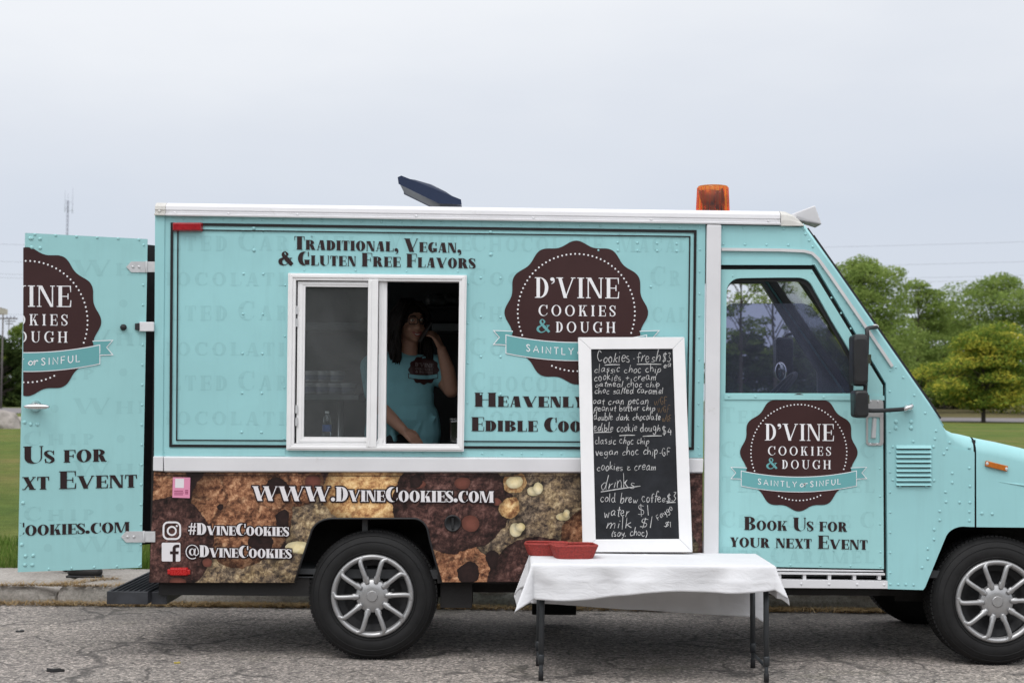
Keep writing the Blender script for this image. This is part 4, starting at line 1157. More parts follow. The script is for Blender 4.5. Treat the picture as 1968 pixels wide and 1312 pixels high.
mb = MB(); mb.hexa([SIDE.at(*p, .002) for p in ((586, 550), (709, 551), (706, 841), (583, 840))], [SIDE.at(*p, -.003) for p in ((586, 550), (709, 551), (706, 841), (583, 840))]); mb.build("pane", m_pane, win)
for y in (588, 612, 778, 802):
    mb = MB(); mb.hexa([SIDE.at(*p, .02) for p in ((568.5, y), (573, y), (573, y + 16), (568.5, y + 16))], [SIDE.at(*p, -.01) for p in ((568.5, y), (573, y), (573, y + 16), (568.5, y + 16))]); mb.build("sash_clip", m_zinc, win)
mb = MB(); mb.hexa([SIDE.at(*p, -.02) for p in ((567, 539), (575, 539), (572, 852), (564, 852))], [SIDE.at(*p, -.04) for p in ((567, 539), (575, 539), (572, 852), (564, 852))]); mb.build("window_channel", m_black, win)

# --- cab side, door opening, A pillar
def cab_side(near):
    y0, y1 = (0, .035) if near else (WID - .035, WID)
    mb = MB()
    outer = [(1385, 433), (1500, 434.5), (1545, 437), (1600, 514), (1660, 600), (1720, 686), (1780, 772), (1804, 806), (1814, 822), (1818, 846), (1832, 860), (1873, 868), (1873, 1012)]
    if not near: outer = outer[:-1] + [(1873, 1012)]
    outer += [(1856, 1011.5)] + arc_px(1852, 1040, 36, 29, 80, 158, 6) + [(1778, 1128), (1774, 1133), (1706, 1131)] + ([(1703, 737), (1566, 508.5), (1386, 508.5)] if near else [(1700, 700), (1568, 490), (1386, 488)])
    mb.plate([P2(*outer)], y0, y1)
    if near:
        rivet_row(mb, 1390, 438, 1545, 440.5, 5); rivet_row(mb, 1390, 469, 1515, 471, 4)
        rivet_row(mb, 1548, 450, 1562, 474, 3)
        rivet_row(mb, 1580, 515, 1700, 690, 9, .006); rivet_row(mb, 1711, 712, 1722, 706, 2, .006)
        rivet_row(mb, 1710, 752, 1711, 1100, 10, .0065); rivet_row(mb, 1711, 1122, 1756, 1123, 4)
        rivet_row(mb, 1736, 725, 1820, 862, 5)
        for p in ((1772, 1090), (1783, 1073), (1783, 1054), (1795, 1036), (1795, 1017), (1806, 999), (1806, 982), (1818, 964), (1817, 945), (1830, 927), (1830, 909), (1844, 965), (1864, 965), (1863, 860), (1863, 899), (1864, 934), (1863, 983), (1863, 1000), (1825, 850), (1814, 872), (1797, 843), (1755, 848), (1716, 858), (1794, 858), (1716, 922), (1795, 923), (1730, 935), (1780, 935)):
            mb.dome(SIDE.at(*p), SIDE.n, .0085, .0045)
        for p in ((1722, 810), (1722, 822), (1751, 810), (1751, 822)): mb.dome(SIDE.at(*p), SIDE.n, .0125, .007)
    return mb.build("cab_side", m_tq, truck)
cab_side(True); cab_side(False)
mb = MB()
mb.plate([P2((1386, 434), (1500, 435), (1543, 438), (1600, 516), (1720, 688), (1800, 803), (1808, 1000), (1706, 1110), (1697, 702), (1564, 492), (1386, 490))], WID - .05, WID - .037)
mb.build("cab_lining", m_int, truck)
mb = MB(); m_trim = M("grey_door_trim", (.05, .055, .065), .5)
q_ = ribbon([(1386, 493), (1566, 495), (1698, 704), (1704, 1100)], [9] * 4, smooth=False)
for qq in q_:
    A = [Vector((XZ(x, y)[0], WID - .06, XZ(x, y)[1])) for x, y in qq]; mb.hexa(A, [p + Vector((0, .05, 0)) for p in A])
mb.build("doorway_trim", m_trim, truck)
mb = MB()     # rounded A pillars between the side plates and the windscreen
for y in (.03, WID - .03):
    mb = MB(); pts = [Vector((XZ(*p)[0], y, XZ(*p)[1])) for p in ((1538, 434), (1600, 521), (1660, 607), (1720, 693), (1780, 779), (1808, 822))]
    mb.tube(pts, .03, 10); mb.build("windscreen_pillar", m_tq, truck)
m_drip = M("drip_rail", (.62, .62, .63), .4, .2, var=.05)
mb = MB()
pl = [(1386, 479.5), (1500, 481), (1545, 483), (1560, 487), (1572, 498), (1600, 537), (1660, 624), (1714, 704)]
def rail(mb, pl, w, f, b):
    q = ribbon(pl, [w] * len(pl), smooth=False)
    for a in q:
        A = [SIDE.at(x, y, f) for x, y in a]; mb.hexa(A, [SIDE.at(x, y, b) for x, y in a])
rail(mb, pl, 5.5, .016, -.002)
mb.build("drip_rail", m_drip, truck)
mb = MB(); rail(mb, [(1386, 502.5), (1560, 503)], 13, .004, -.002); mb.build("door_header", m_tq, truck)
# dark door jamb behind the door gap
mb = MB()
jo = P2((1378, 500), (1570, 500), (1709, 730), (1710, 1104), (1376, 1104)); ji = P2((1398, 536), (1556, 534), (1688, 742), (1688, 1076), (1392, 1076))
mb.plate([jo, ji], .04, .075)
mb.build("door_jamb", m_black, truck)
# door
dw = [(1397, 560)] + arc_px(1424, 560, 27, 26, 180, 90, 6) + [(1500, 533)] + arc_px(1534, 562, 32, 29, 90, 38, 5) + [(1600, 617), (1643, 688), (1643, 755.5), (1394.5, 755)]
do = P2((1386.5, 517.5), (1561, 517.5), (1697.5, 740), (1699.5, 1093), (1381.5, 1087))
def door(near):
    mb = MB()
    y0, y1 = (.010, .038) if near else (WID - .038, WID - .010)
    mb.plate([do, P2(*dw)], y0, y1, 0)
    if near:
        DP = Plane((0, .010, 0), (0, -1, 0))
        rivet_row(mb, 1404, 1083, 1692, 1088, 6, .006, .0035, DP); rivet_row(mb, 1691, 900, 1692, 1060, 4, .006, .0035, DP); rivet_row(mb, 1408, 514 + 16, 1560, 532 - 8, 2, .006, .0035, DP)
        rivet_row(mb, 1598, 572, 1672, 690, 5, .006, .0035, DP)
        mb.hexa([SIDE.at(*p, -.003) for p in ((1393, 757), (1700, 760), (1700, 769), (1392, 767))], [SIDE.at(*p, -.012) for p in ((1393, 757), (1700, 760), (1700, 769), (1392, 767))])
        rivet_row(mb, 1401, 761, 1452, 762, 2, .008, .004, Plane((0, .003, 0), (0, -1, 0))); rivet_row(mb, 1583, 763, 1583, 763, 1, .008, .004, Plane((0, .003, 0), (0, -1, 0)))
        for y, k in ((812, 0), (878, 1), (945, 0), (1012, 1), (1080, 0)):
            text(mb, "Chocolate C" if k else "Ted Caramel", 1386 if k else 1388, 1680, y, y + 1, 30, lambda a_, b_, e_=0: DP.at(a_, b_, e_), .0003, .22, .045, .05, .2, .78, mi=1, clip=(1386, 1688))
    d = mb.build("cab_door", [m_tqdoor, m_markd], truck)
    mb = MB(); ya, yb = (.036, .046) if near else (WID - .046, WID - .036)
    wi = [(1402, 562)] + arc_px(1427, 562, 25, 23, 180, 90, 6) + [(1500, 540)] + arc_px(1530, 566, 30, 26, 90, 38, 5) + [(1596, 622), (1634, 690), (1636, 751), (1400, 751)]
    mb.plate([P2(*[(x + (-5 if x < 1500 else 5), y + (-5 if y < 700 else 4)) for x, y in dw]), P2(*(wi if not near else [(x + (-4 if x < 1420 else 0), y + (4 if y > 700 else 0)) for x, y in wi]))], ya, yb)
    mb.build("window_seal", m_black, d)
    mb = MB(); ym = .041 if near else WID - .041
    if near:
        pp = [(1396, 597)] + arc_px(1412, 596, 16, 14, 180, 90, 4) + [(1500, 582)] + arc_px(1540, 600, 30, 18, 90, 40, 4) + [(1612, 655), (1640, 700), (1640, 754), (1396, 754)]
    else: pp = wi
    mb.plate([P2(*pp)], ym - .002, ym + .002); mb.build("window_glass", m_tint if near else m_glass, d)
    return d
cdoor = door(True)
DPL = Plane((0, .010, 0), (0, -1, 0)); dpt = lambda a, b, e=0: DPL.at(a, b, e)
badge(cdoor, 1535, 869, 113, dpt)
lettering("booking_lettering", m_line, cdoor, [L_("Book Us for", 1430, 1628, 1017.5, 1021, 25.5, dpt, .0028, .27, .045, .05, .06, .72),
    L_("your next Event", 1403, 1667, 1050, 1055.5, 25.5, dpt, .0028, .27, .045, .05, .06, .72)])
mb = MB()
o = rrect(1681.5, 812, 33, 88, 6)
mb.plate([P2(*rrect(1681.5, 812, 33, 88, 6)), P2(*rrect(1680, 826, 23, 50, 3))], .002, .012)
mb.plate([P2(*rrect(1680, 826, 23, 50, 3))], .0115, .014, 0)
mb.hexa([SIDE.at(*p, .010) for p in ((1678, 804), (1684, 804), (1682, 841), (1675, 841))], [SIDE.at(*p, -.010) for p in ((1677, 803), (1685, 803), (1684, 842), (1674, 842))], 1)
for p in ((1673, 771), (1687, 771), (1673, 853), (1686, 853)): mb.dome(SIDE.at(*p, -.002), SIDE.n, .008, .004, 1)
mb.build("handle", [m_grey, m_zinc], cdoor, bevel=.0015)
# sill under the door
mb = MB()
mb.hexa([SIDE.at(*p, .002) for p in ((1381, 1111), (1706, 1115.5), (1706, 1130.5), (1381, 1128))], [SIDE.at(*p, -.06) for p in ((1381, 1111), (1706, 1115.5), (1706, 1130.5), (1381, 1128))])
mb.hexa([SIDE.at(*p, -.0) for p in ((1381, 1098), (1701, 1101), (1701, 1105), (1381, 1102))], [SIDE.at(*p, -.07) for p in ((1381, 1098), (1701, 1101), (1701, 1105), (1381, 1102))])
mb.hexa([SIDE.at(*p, -.012) for p in ((1381, 1091), (1699, 1096), (1699, 1098.5), (1381, 1096))], [SIDE.at(*p, -.07) for p in ((1381, 1091), (1699, 1096), (1699, 1098.5), (1381, 1096))])
for x in range(1400, 1700, 48): mb.hexa([SIDE.at(*p, -.006) for p in ((x, 1101), (x + 6, 1101), (x + 6, 1114), (x, 1114))], [SIDE.at(*p, -.05) for p in ((x, 1101), (x + 6, 1101), (x + 6, 1114), (x, 1114))])
for x in (1540, 1593, 1647, 1699): mb.dome(SIDE.at(x, 1121 + (x - 1540) * .012, .002), SIDE.n, .008, .004)
mb.build("door_sill", m_white, truck, bevel=.0015)
# louvre grille
mb = MB()
for i in range(9):
    y = 855 + i * 8.9
    a = [SIDE.at(1722, y + 1, .002), SIDE.at(1789, y + 1, .002), SIDE.at(1789, y + 6.2, .016), SIDE.at(1722, y + 6.2, .016)]
    b = [SIDE.at(1722, y, 0), SIDE.at(1789, y, 0), SIDE.at(1789, y + 7, 0), SIDE.at(1722, y + 7, 0)]
    mb.hexa(a, b)
mb.build("louvre", m_tq, truck)
mb = MB()
for i in range(9):
    y = 855 + i * 8.9 + 7.0
    mb.flat([SIDE.at(*p, .0015) for p in ((1723, y), (1788, y), (1788, y + 1.6), (1723, y + 1.6))])
mb.build("louvre_slot", m_black, truck)

# --- cowl, hood and nose: lofted sections
def hood_loft(name, secs, mat, closed_front=False):
    mb = MB(); rows = []
    for X, zt, zb, r, ins in secs:
        pr = [(ins, zb)]
        for k in range(9):
            a = R(90 * k / 8); pr.append((ins + r * (1 - math.cos(a)), zt - r + r * math.sin(a)))
        pr.append((WID * .3, zt + .012)); pr.append((WID * .5, zt + .018)); pr.append((WID * .7, zt + .012))
        for k in range(8, -1, -1):
            a = R(90 * k / 8); pr.append((WID - ins - r * (1 - math.cos(a)), zt - r + r * math.sin(a)))
        pr.append((WID - ins, zb)); rows.append([(X, y, z) for y, z in pr])
    n = len(rows[0])
    for a, b in zip(rows, rows[1:]): mb.add(a + b, [(i, i + 1, n + i + 1, n + i) for i in range(n - 1)], 0, True)
    if closed_front: mb.add(rows[-1], [tuple(range(n))], 0, False)
    return mb.build(name, mat, truck, recalc=False)
X_, Z_ = lambda a, b: XZ(a, b)[0], lambda a, b: XZ(a, b)[1]
zb = [Z_(1818, 846), Z_(1832, 860), Z_(1873, 868)]
hood_loft("cowl", [(X_(1803, 806), Z_(1803, 806), zb[0] - .03, .02, .003), (X_(1820, 826), Z_(1820, 826), zb[1] - .02, .03, .003), (X_(1834, 832), Z_(1834, 832), zb[1] - .02, .05, .003), (X_(1850, 834.5), Z_(1850, 834.5), zb[2] - .02, .075, .003), (X_(1871.5, 839.5), Z_(1871.5, 839.5), zb[2] - .02, .085, .003)], m_tq)
zfb = Z_(1900, 1012.5)
hx = [(1876, 841), (1920, 849.5), (1968, 860.5), (2040, 880), (2110, 905), (2150, 930), (2172, 965)]
hood_loft("hood", [(X_(a, b), Z_(a, b), zfb, .085 if i < 5 else .11, 0 if i < 5 else (.02, .06)[i - 5]) for i, (a, b) in enumerate(hx)] + [(X_(2182, 1000), Z_(2182, 1000), zfb - .005, .005, .08)], m_tq)
mb = MB()
mb.hexa([SIDE.at(*p, -.02) for p in ((1871, 845), (1877, 845), (1877, 1012), (1871, 1012))], [SIDE.at(*p, -.05) for p in ((1871, 845), (1877, 845), (1877, 1012), (1871, 1012))])
mb.build("hood_seam", m_black, truck)
mb = MB()   # raised swage along the fender
pts = [SIDE.at(*p) for p in ((1918, 925), (1968, 932), (2060, 944), (2150, 960))]; mb.tube(pts, [.001, .006, .007, .004], 8)
rivet_row(mb, 1887, 986, 1907, 987, 2, .0095, .005)
mb.build("fender_swage", m_tq, truck)
# front end (outside the picture): lower fender, grille, headlamps, bumper
mb = MB(); xn0, xn1 = X_(2085, 1012), X_(2180, 1012)
fo = P2((2085, 1010), (2182, 1010), (2182, 1120), (2110, 1128), (2096, 1060)); mb.plate([fo], .003, .04); mb.plate([fo], WID - .04, WID - .003)
mb.box(xn1 - .02, .041, Z_(2180, 1128), xn1 + .01, WID - .041, Z_(2180, 1003))
mb.build("front_fender", m_tq, truck)
mb = MB(); mb.box(xn1 + .011, .4, Z_(2180, 1100), xn1 + .03, WID - .4, Z_(2180, 1020)); mb.build("front_grille", m_blackp, truck)
for y in (.24, WID - .24):
    mb = MB(); mb.lathe([(.085, .0), (.09, .02), (.08, .03), (.04, .04)], (xn1 + .01, y, Z_(2180, 1058)), (1, 0, 0), 20); mb.build("headlight", m_clear if False else m_zinc, truck)
mb = MB(); mb.box(xn1 - .0, .02, Z_(2180, 1165), xn1 + .12, WID - .02, Z_(2180, 1122)); mb.build("front_bumper", m_blackp, truck, bevel=.02)
mb = MB()
a = [(1894, 884.5), (1936, 895), (1934, 905.5), (1892, 895)]
mb.hexa([SIDE.at(*p, .016) for p in a], [SIDE.at(*p, -.002) for p in a], 0)
for p in ((1895.5, 890), (1932.5, 900)): mb.dome(SIDE.at(*p, .016), SIDE.n, .009, .004, 1)
mb.build("marker_light", [m_amberm, m_zinc], truck, bevel=.003)
# windscreen
mb = MB()
wt, wb = Vector((X_(1549, 441), 0, Z_(1549, 441))), Vector((X_(1806, 808), 0, Z_(1806, 808)))
dn = (wb - wt); nv = Vector((-dn.z, 0, dn.x)).normalized() * -1
if nv.x < 0: nv = -nv
def wpt(f, y, e): p = wt + dn * f + nv * e; return Vector((p.x, y, p.z))
mb.hexa([wpt(.02, .06, .012), wpt(.02, WID - .06, .012), wpt(.985, WID - .06, .012), wpt(.985, .06, .012)], [wpt(.02, .06, .006), wpt(.02, WID - .06, .006), wpt(.985, WID - .06, .006), wpt(.985, .06, .006)])
ws = mb.build("windscreen", m_glass, truck)
mb = MB()
for (f0, f1, ya, yb) in ((.0, .04, .04, WID - .04), (.955, 1.0, .04, WID - .04), (.04, .955, .02, .075), (.04, .955, WID - .075, WID - .02), (.04, .955, WID / 2 - .02, WID / 2 + .02)):
    mb.hexa([wpt(f0, ya, .026), wpt(f0, yb, .026), wpt(f1, yb, .026), wpt(f1, ya, .026)], [wpt(f0, ya, -.02), wpt(f0, yb, -.02), wpt(f1, yb, -.02), wpt(f1, ya, -.02)])
mb.build("rubber_seal", m_black, ws)
mb = MB()
q = [wpt(f, .42, e) for f, e in ((.98, .03), (.9, .06), (.72, .035))]; mb.tube(q, .009, 6); q = [wpt(f, y, .034) for f, y in ((.78, .42), (.5, .6))]; mb.tube(q, .008, 6)
mb.build("wiper", m_black, ws)
# front roof header, dash, steering wheel
mb = MB(); xh = X_(1540, 440)
mb.box(xb, .04, zr1 - .13, xh - .03, WID - .04, zr1 - .052); mb.build("roof_header", m_int, truck); mb = MB()
dz = Z_(1700, 752); mb.box(X_(1690, 700), .05, .55, X_(1745, 740), WID - .05, dz - .03); mb.build("dashboard", m_int, truck, bevel=.02); mb = MB()
mb.box(xb, .05, .48, X_(1812, 830), WID - .05, .52)
mb.build("cab_floor", m_int, truck)
mb = MB(); c = Vector((X_(1565, 780), WID - .52, dz - .03)); ax = Vector((.75, 0, -.66)).normalized(); u = Vector((0, 1, 0)); w = ax.cross(u)
mb.tube([c + (u * math.cos(2 * PI * k / 28) + w * math.sin(2 * PI * k / 28)) * .2 for k in range(28)], .014, 8, closed=True)
for a in (90, 210, 330): mb.tube([c, c + (u * math.cos(R(a)) + w * math.sin(R(a))) * .2], .012, 6)
mb.tube([c, c + ax * .35], .03, 8); mb.build("steering_wheel", m_blackp, truck)

# --- mirrors
def mirror_set(far):
    Yp = (lambda y: y) if not far else (lambda y: WID - y)
    yo = -.16
    pl = Plane((0, yo, 0), (0, -1, 0))
    def q(px, py, y=yo): p = Plane((0, yo, 0), (0, -1, 0)).at(px, py); return Vector((p.x, Yp(y), p.z))
    mb = MB()
    def shell(x0, x1, y0, y1, lean):
        pts = rrect((x0 + x1) / 2, (y0 + y1) / 2, x1 - x0, y1 - y0, 7)
        A = [q(x + (y - y0) * lean, y) for x, y in pts]
        n = len(A); c = sum(A, Vector()) / n
        rows = []
        for d, k in ((-.045, .80), (-.040, .93), (-.015, 1.0), (.075, .97), (.08, .92)):
            rows.append([Vector((c.x + (p.x - c.x) * k + (0), p.y, c.z + (p.z - c.z) * k)) + Vector((0, Yp(d) - Yp(0), 0)) for p in A])
        for a, b in zip(rows, rows[1:]): mb.add(a + b, [(i, (i + 1) % n, n + (i + 1) % n, n + i) for i in range(n)], 0, True)
        mb.add(rows[0], [tuple(range(n))]); mb.add(rows[-1], [tuple(range(n))])
    if not far:
        shell(1637, 1665, 642, 742, .01); shell(1639.5, 1666, 749, 803, .02)
    m = mb.build("side_mirror", m_blackp, truck) if not far else None
    if not far:
        mb = MB()
        pts = smooth_pts([SIDE.at(1682, 629, .03), q(1671, 631, -.12), q(1667.5, 645, -.15), q(1666, 700, -.15), q(1663, 770, -.15), q(1664, 784, -.15), q(1676, 789, -.14), SIDE.at(1715, 787, .06), SIDE.at(1740, 785, .03)], 6)
        mb.tube(pts, .0115, 10); mb.build("mirror_arm", m_black, m)
        mb = MB()
        for p, w, h in ((q(1665.5, 690), .018, .05), (q(1661.5, 767), .02, .05)): mb.box(p.x - w, p.y - .03, p.z - h / 2, p.x + w, p.y + .03, p.z + h / 2); mb.build("mirror_bracket", m_chrome, m); mb = MB()
        c = SIDE.at(1744, 783, .02); mb.ball(c, (.03, .022, .018), 10); mb.tube([SIDE.at(1733, 787, .04), SIDE.at(1751, 779, .03)], .013, 8); mb.build("mirror_bracket", m_chrome, m); mb = MB(); mb.ball(SIDE.at(1680, 628, .02), (.022, .02, .014), 10)
        mb.build("mirror_bracket", m_chrome, m)
    return m
mirror_set(True); mirror_set(False)
FMP = Plane((0, WID + .2, 0), (0, -1, 0))
mb = MB()
pts = rrect(1505, 687, 33, 77, 7); A = [FMP.at(*p) for p in pts]; n = len(A); c = sum(A, Vector()) / n
rows = [[Vector((c.x + (p.x - c.x) * k, p.y + d, c.z + (p.z - c.z) * k)) for p in A] for d, k in ((-.07, .9), (-.06, 1), (.05, 1), (.06, .9))]
for a, b in zip(rows, rows[1:]): mb.add(a + b, [(i, (i + 1) % n, n + (i + 1) % n, n + i) for i in range(n)], 0, True)
mb.add(rows[0], [tuple(range(n))]); mb.add(rows[-1], [tuple(range(n))])
fm = mb.build("side_mirror", m_blackp, truck)
mb = MB(); mb.tube(smooth_pts([FMP.at(1545, 640), FMP.at(1516, 642), FMP.at(1509, 650)], 4), .011, 8); mb.build("mirror_arm", m_black, fm); mb = MB(); mb.tube([FMP.at(1506, 720), FMP.at(1506, 790)], .013, 8); mb.build("mirror_arm", m_black, fm)
mb = MB(); mb.ball(FMP.at(1496, 714) + Vector((0, -.09, 0)), (.042, .02, .066), 16); mb.build("round_mirror", m_chrome, fm)

# --- wheels
def make_wheel():
    Rt, wd = .355, .205
    pr = [(.215, 0), (.225, -.012), (.262, -.028), (.288, -.026), (.318, -.016), (.338, -.0), (.349, .018), (Rt, .03), (Rt, .175), (.349, .187), (.335, .205), (.26, .215), (.21, .2)]
    wb = MB(); wb.lathe([(.20, .02), (.2, .03), (.165, .03), (.165, .07), (.08, .075), (.0, .075)], (0, 0, 0), (0, 1, 0), 32, caps=False)
    wb.lathe([(.205, .02), (.20, .05), (.195, .15)], (0, 0, 0), (0, 1, 0), 32, caps=False)
    for k in range(8):
        a = 2 * PI * k / 8 + .2; wb.lathe([(.013, 0), (.013, .02), (.006, .024)], (.11 * math.cos(a), .052, .11 * math.sin(a)), (0, -1, 0), 8)
    w = wb.build("wheel", m_hubd, truck, origin=(0, 0, 0))
    tb = MB(); tb.lathe(pr, (0, 0, 0), (0, 1, 0), 64, caps=False)
    for r, h in ((.243, -.0235), (.30, -.0238), (.331, -.008)): tb.lathe([(r - .0025, h + .0012), (r, h - .0028), (r + .0025, h + .0012)], (0, 0, 0), (0, 1, 0), 64, caps=False)
    for k in range(90):     # tread blocks
        a = 2 * PI * k / 90
        c, s_ = math.cos(a), math.sin(a)
        for (y0, y1, o) in ((.022, .045, 0), (.055, .1, .5), (.108, .15, 0), (.158, .182, .5)):
            a2 = a + o * 2 * PI / 90; d = 2 * PI / 90 * .36
            q = []
            for rr in (Rt - .004, Rt + .004):
                for aa, yy in ((a2 - d, y0), (a2 + d, y0), (a2 + d, y1), (a2 - d, y1)): q.append((rr * math.cos(aa), yy, rr * math.sin(aa)))
            tb.hexa(q[4:], q[:4])
    t = tb.build("tyre", m_tyre, w)
    hb = MB()
    hb.lathe([(.229, .0), (.231, -.012), (.228, -.024), (.221, -.031), (.212, -.030), (.203, -.022), (.198, -.004)], (0, 0, 0), (0, 1, 0), 64, caps=False)
    hb.lathe([(.094, .012), (.093, -.012), (.086, -.0225), (.035, -.0245)], (0, 0, 0), (0, 1, 0), 40, caps=False)
    hb.lathe([(.036, -.0243), (.0, -.0243)], (0, 0, 0), (0, 1, 0), 40, sm=False, caps=False); hb.lathe([(.031, -.024), (.030, -.030), (.027, -.032)], (0, 0, 0), (0, 1, 0), 32, caps=False); hb.lathe([(.0271, -.032), (0, -.032)], (0, 0, 0), (0, 1, 0), 32, sm=False, caps=False)
    for k in range(10):
        a = R(3 + 36 * k); c, s_ = math.cos(a), math.sin(a)
        P = lambda r, t, y: Vector((r * c - t * s_, y, r * s_ + t * c))
        pts = smooth_pts([P(.075, 0, -.018), P(.12, .0, -.026), P(.165, .0, -.028), P(.194, -.002, -.026), P(.207, -.010, -.022), P(.217, -.030, -.02)], 5)
        n = len(pts); hb.tube(pts, [.0145 - .002 * i / n for i in range(n)], 10)
        rot = Matrix.Rotation(-a, 3, 'Y')
        hb.ball(P(.098, 0, -.022), (.026, .013, .0185), 14, rot=rot); hb.ball(P(.115, 0, -.024), (.022, .012, .0135), 12, rot=rot)
    hb.build("hubcap", m_hub, w)
    return w
wheel = make_wheel()
wr_c = W(715, 1141, -.0); wf_c = W(1918, 1153.5, 0)
ORGT = Vector(truck.location)
def put_wheel(o, p, flip=False):
    o.location = Vector(p) - ORGT
    if flip: o.rotation_euler = (0, 0, PI)
put_wheel(wheel, (wr_c.x, .035, .357))
put_wheel(copy_tree(wheel, truck), (wf_c.x, .035, .357))
put_wheel(copy_tree(wheel, truck), (wr_c.x, WID - .035, .357), True)
put_wheel(copy_tree(wheel, truck), (wf_c.x, WID - .035, .357), True)

# --- chassis, wheel wells, mud flaps, bumper step
mb = MB()
zsk = Z_(700, 1117)
mb.box(XR + .05, .05, zsk + .02, X_(600, 1100), WID - .05, .49 - .02); mb.box(X_(840, 1100), .045, zsk - .01, X_(1770, 1100), WID - .045, .47)
mb.box(XR + .05, .35, .34, X_(2100, 1100), .47, .45); mb.box(XR + .05, WID - .47, .34, X_(2100, 1100), WID - .35, .45)
mb.box(X_(300, 1130), .06, Z_(400, 1146), X_(592, 1130), .30, zsk + .03)
mb.box(X_(845, 1130), .10, Z_(860, 1172), X_(906, 1130), .40, zsk); mb.box(X_(915, 1130), .5, Z_(900, 1152), X_(1380, 1130), .7, zsk)
mb.box(X_(1400, 1130), .12, Z_(1500, 1148), X_(1700, 1130), .9, zsk)
mb.tube([(wr_c.x, .2, .357), (wr_c.x, WID - .2, .357)], .055, 10); mb.ball((wr_c.x, WID / 2, .36), .15, 12); mb.tube([(wf_c.x, .2, .33), (wf_c.x, WID - .2, .33)], .045, 10)
# inner wheel wells: boxes open below
for cx in (wr_c.x, wf_c.x):
    for y0, y1 in ((.06, .42), (WID - .42, WID - .06)):
        mb.box(cx - .46, y0, .80, cx + .46, y1, .83); mb.box(cx - .46, y1 if y0 < .5 else y0 - .02, .3, cx + .46, (y1 if y0 < .5 else y0 - .02) + .02, .83)
        mb.box(cx - .48, y0, .42, cx - .46, y1, .83); mb.box(cx + .46, y0, .42, cx + .48, y1, .83)
mb.tube([(X_(850, 1180), .35, Z_(850, 1172)), (X_(990, 1120), .6, Z_(990, 1125))], .012, 6)
mb.build("chassis", m_chassis, truck)
mb = MB(); p, q_ = Plane((0, 1.45, 0), (0, -1, 0)).at(1052, 1160), Plane((0, 1.45, 0), (0, -1, 0)).at(1107, 1180); mb.box(p.x - .1, 1.42, q_.z, q_.x, 1.5, p.z + .15); mb.build("mud_flap", m_black, truck, bevel=.004)
mb = MB(); bx0, bx1 = W(205, 1150, .02).x, W(284, 1150, .02).x; bz1, bz0 = W(245, 1136, .02).z, W(245, 1160.5, .02).z
mb.box(bx0, .02, bz0, bx1, WID - .02, bz1); 
for k in range(7): mb.box(bx0 + .02 + k * .03, .03, bz1 + .0005, bx0 + .032 + k * .03, WID - .03, bz1 + .006)
mb.box(bx1 - .0, .10, bz0 - .01, XR + .08, .5, bz0 + .06); mb.box(bx1, WID - .5, bz0 - .01, XR + .08, WID - .1, bz0 + .06)
mb.build("bumper_step", m_bump, truck, bevel=.005)

# --- roof vent, beacon, horn
VP = Plane((0, .62, 0), (0, -1, 0))
mb = MB()
def VX(px, py, y): p = VP.at(px, py); return Vector((p.x, y, p.z))
L0, L1 = [(771, 350), (773, 359), (868, 396), (888, 395)], None
yA, yB = .42, .86
low = [VX(771, 356, 0), VX(774, 368, 0), VX(858, 404, 0), VX(889, 398, 0)]
prof_ = [VX(776, 348.5, 0), VX(770.5, 351, 0), VX(772, 362, 0), VX(846, 398, 0), VX(888, 400, 0), VX(887, 393, 0)]
n = len(prof_)
mb.add([Vector((p.x, yA, p.z)) for p in prof_] + [Vector((p.x, yB, p.z)) for p in prof_], [tuple(range(n)), tuple(range(2 * n - 1, n - 1, -1))] + [(i, (i + 1) % n, n + (i + 1) % n, n + i) for i in range(n)])
top = [VX(*p, 0) for p in ((781, 349), (800, 349.5), (830, 358), (858, 372), (878, 386), (884, 392))]
rows = [[Vector((p.x, y, VX(776, 348.5, 0).z + (VX(887, 393, 0).z - VX(776, 348.5, 0).z) * (p.x - VX(776, 0, 0).x) / (VX(887, 0, 0).x - VX(776, 0, 0).x) + max(0, p.z - (VX(776, 348.5, 0).z + (VX(887, 393, 0).z - VX(776, 348.5, 0).z) * (p.x - VX(776, 0, 0).x) / (VX(887, 0, 0).x - VX(776, 0, 0).x))) * k)) for p in top] for y, k in ((yA + .02, 0), (yA + .05, .7), (yA + .12, 1), (yB - .12, 1), (yB - .05, .7), (yB - .02, 0))]
m_ = len(top)
for a, b in zip(rows, rows[1:]): mb.add(a + b, [(i, i + 1, m_ + i + 1, m_ + i) for i in range(m_ - 1)], 0, True)
v = mb.build("roof_vent_lid", m_navy, truck, bevel=.004)
mb = MB(); p0, p1 = VX(790, 400, 0), VX(886, 400, 0); mb.box(p0.x, yA + .01, zr0 - .03, p1.x, yB - .01, zr0 + .022); mb.build("vent_base", m_white, v)

BP = Plane((0, .42, 0), (0, -1, 0))
bt, bb = BP.at(1370, 358.5), BP.at(1370.5, 404)
sc_ = (BP.at(1403, 400) - BP.at(1338, 400)).length / 2
m_amb = glass("amber_beacon_plastic", (.97, .50, .10), .02, .05, .3)
mb = MB(); zr = zr1 + .02; H = bt.z - zr
mb.lathe([(sc_ * 1.0, 0), (sc_ * .97, H * .5), (sc_ * .925, H * .93), (sc_ * .87, H), (0, H)], (bt.x, .42, zr), (0, 0, 1), 40, caps=False)
for k in range(20):
    a = 2 * PI * k / 20; mb.tube([(bt.x + sc_ * .985 * math.cos(a), .42 + sc_ * .985 * math.sin(a), zr), (bt.x + sc_ * .915 * math.cos(a), .42 + sc_ * .915 * math.sin(a), zr + H * .95)], .0025, 5)
bc = mb.build("beacon_light", m_amb, truck)
m_bcn = M("beacon_reflector", (.20, .12, .08), .35, .4)
